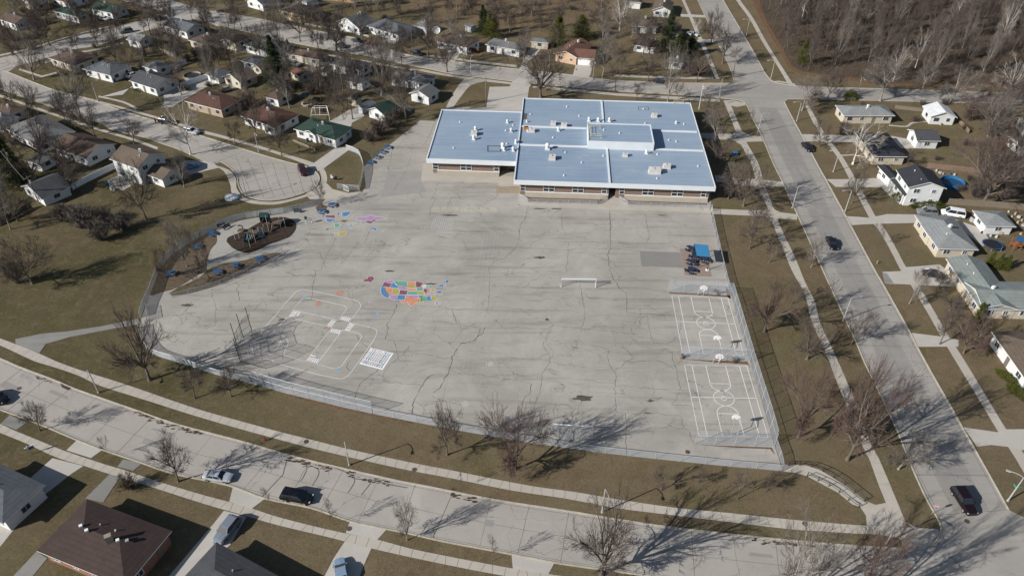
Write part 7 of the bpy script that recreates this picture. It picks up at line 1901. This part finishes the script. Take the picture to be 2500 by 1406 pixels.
# walker in red at the kerb of the turning circle street
def person(base, label, top, legs, rz=0.0):
    c = G(*base); t = Thing('person', c, label, 'person')
    me = bpy.data.meshes.new('body'); V_ = [(0, 0, .92), (0, 0, 1.15), (0, 0, 1.42), (0, 0, 1.53), (0, .01, 1.66), (.19, 0, 1.40), (.27, .03, 1.12), (.25, -.12, .90), (-.19, 0, 1.40), (-.26, .0, 1.12), (-.22, -.14, .92), (.10, 0, .88), (.11, -.06, .48), (.11, .05, .08), (.11, -.10, .04), (-.10, 0, .88), (-.11, .07, .48), (-.11, .16, .08), (-.11, .02, .04)]
    E2 = [(0, 1), (1, 2), (2, 3), (3, 4), (2, 5), (5, 6), (6, 7), (2, 8), (8, 9), (9, 10), (0, 11), (11, 12), (12, 13), (13, 14), (0, 15), (15, 16), (16, 17), (17, 18)]
    Rr = [.15, .14, .15, .055, .105, .075, .05, .035, .075, .05, .035, .10, .07, .045, .045, .10, .07, .045, .045]
    me.from_pydata(V_, E2, []); o = bpy.data.objects.new('body', me); COL.objects.link(o); o.parent = t.o
    sk = o.modifiers.new('skin', 'SKIN'); ly = me.skin_vertices[0].data if me.skin_vertices else None
    if ly is None:
        bpy.context.view_layer.objects.active = o
    for i, r_ in enumerate(Rr):
        if ly: ly[i].radius = (r_, r_ * .8)
    if ly: ly[0].use_root = True
    o.modifiers.new('sub', 'SUBSURF').levels = 1; o.modifiers['sub'].render_levels = 1; me.materials.append(mat((.35, .2, .15), .7, .05, 2, name='skin'))
    for nm, pts, rr2, m_ in (('jacket', [(0, 0, .86), (0, 0, 1.1), (0, 0, 1.38), (0, 0, 1.50)], [.20, .19, .22, .10], top), ('sleeve', [(.2, 0, 1.4), (.28, .03, 1.12), (.26, -.1, .94)], [.095, .075, .055], top), ('sleeve', [(-.2, 0, 1.4), (-.27, 0, 1.12), (-.23, -.12, .95)], [.095, .075, .055], top), ('trousers', [(.10, 0, .92), (.11, -.06, .48), (.11, .05, .10)], [.125, .09, .07], legs), ('trousers', [(-.10, 0, .92), (-.11, .07, .48), (-.11, .16, .10)], [.125, .09, .07], legs), ('hair', [(0, .02, 1.66), (0, .02, 1.79)], [.115, .06], 'black')):
        m = MB(); m.tube(pts, rr2, 10); q = m.build(nm, m_); q.parent = t.o
    t.o.rotation_euler = (0, 0, rz); return t
person((381, 301), 'person in a red jacket standing at the kerb near the dark pickup', 'red', 'black', .5)

# ---- further bare trees and brush among the back yards
fr2 = random.Random(91)
LANES = [[(p.x, p.y) for p in L] for L in (NK + SK[::-1], WU + WL, CU + CL, STS[::-1] + NWS[::-1])]
def free(x, y):
    return not any(inside(x, y, q) for q in FOOT) and not any(inside(x, y, q) for q in LANES)
def scatter(poly, n, kinds, lab, cat, grp, name, hr, wr2, gap):
    P = PT(poly); got = []; k = 0
    while len(got) < n and k < 6000:
        k += 1; px = fr2.uniform(min(p[0] for p in P), max(p[0] for p in P)); py = min(p[1] for p in P) + (max(p[1] for p in P) - min(p[1] for p in P)) * fr2.random()
        if not inside(px, py, P): continue
        g = G(px, py)
        if not free(g.x, g.y) or any((g.x - a) ** 2 + (g.y - b2) ** 2 < gap * gap for a, b2 in got): continue
        got.append((g.x, g.y)); o = copy_tree(PR[fr2.choice(kinds)]); o.name = name; h = fr2.uniform(*hr); w = fr2.uniform(*wr2)
        o.location = g; o.rotation_euler = (0, 0, fr2.uniform(0, 6.28)); o.scale = (w, w, h); tag(o, lab, cat, grp)
scatter("0,0 1000,0 1000,120 960,240 880,300 700,290 560,300 300,190 0,140", 78, 'acvgbeacb', 'bare tree among the houses and back yards of the upper left', 'tree', 'bare trees of the upper left yards', 'yard_tree', (.85, 1.45), (.5, .95), 5)
scatter("0,240 250,320 240,380 120,440 90,560 0,560", 14, 'acdb', 'bare tree in the yards left of the turning circle', 'tree', 'bare trees of the left yards', 'yard_tree', (.7, 1.1), (.6, 1.0), 7)
scatter("1000,20 1600,60 1700,150 1500,180 1260,150 1000,120", 28, 'aecgv', 'bare tree among the upper middle houses', 'tree', 'bare trees of the upper middle yards', 'yard_tree', (.7, 1.2), (.5, .9), 8)
scatter("2230,215 2500,230 2500,480 2380,400 2360,300 2240,250", 12, 'vgcra', 'bare tree in the yards at the right edge', 'tree', 'bare trees of the right yards', 'yard_tree', (.8, 1.4), (.6, 1.0), 6)
scatter("0,0 1000,0 1000,240 880,300 560,300 300,180 0,130", 44, 'qQP', 'low bare brush among the upper left yards', 'shrub', 'brush of the upper left yards', 'yard_shrub', (1.2, 2.6), (1.2, 2.8), 4)
scatter("2000,250 2500,260 2500,500 2300,480 2250,330", 14, 'qQ', 'low bare brush in the right hand yards', 'shrub', 'brush of the right yards', 'yard_shrub', (1.0, 2.0), (1.0, 2.4), 4)
for k, pr in list(PR.items()):
    if pr[0].name not in USED:
        pass
# prototypes that were never placed are removed
def wipe(t):
    o, ch = t
    for x in ch: wipe(x)
    bpy.data.objects.remove(o)
for pr in list(PR.values()) + list(CP.values()):
    if not pr[0].get('label'): wipe(pr)
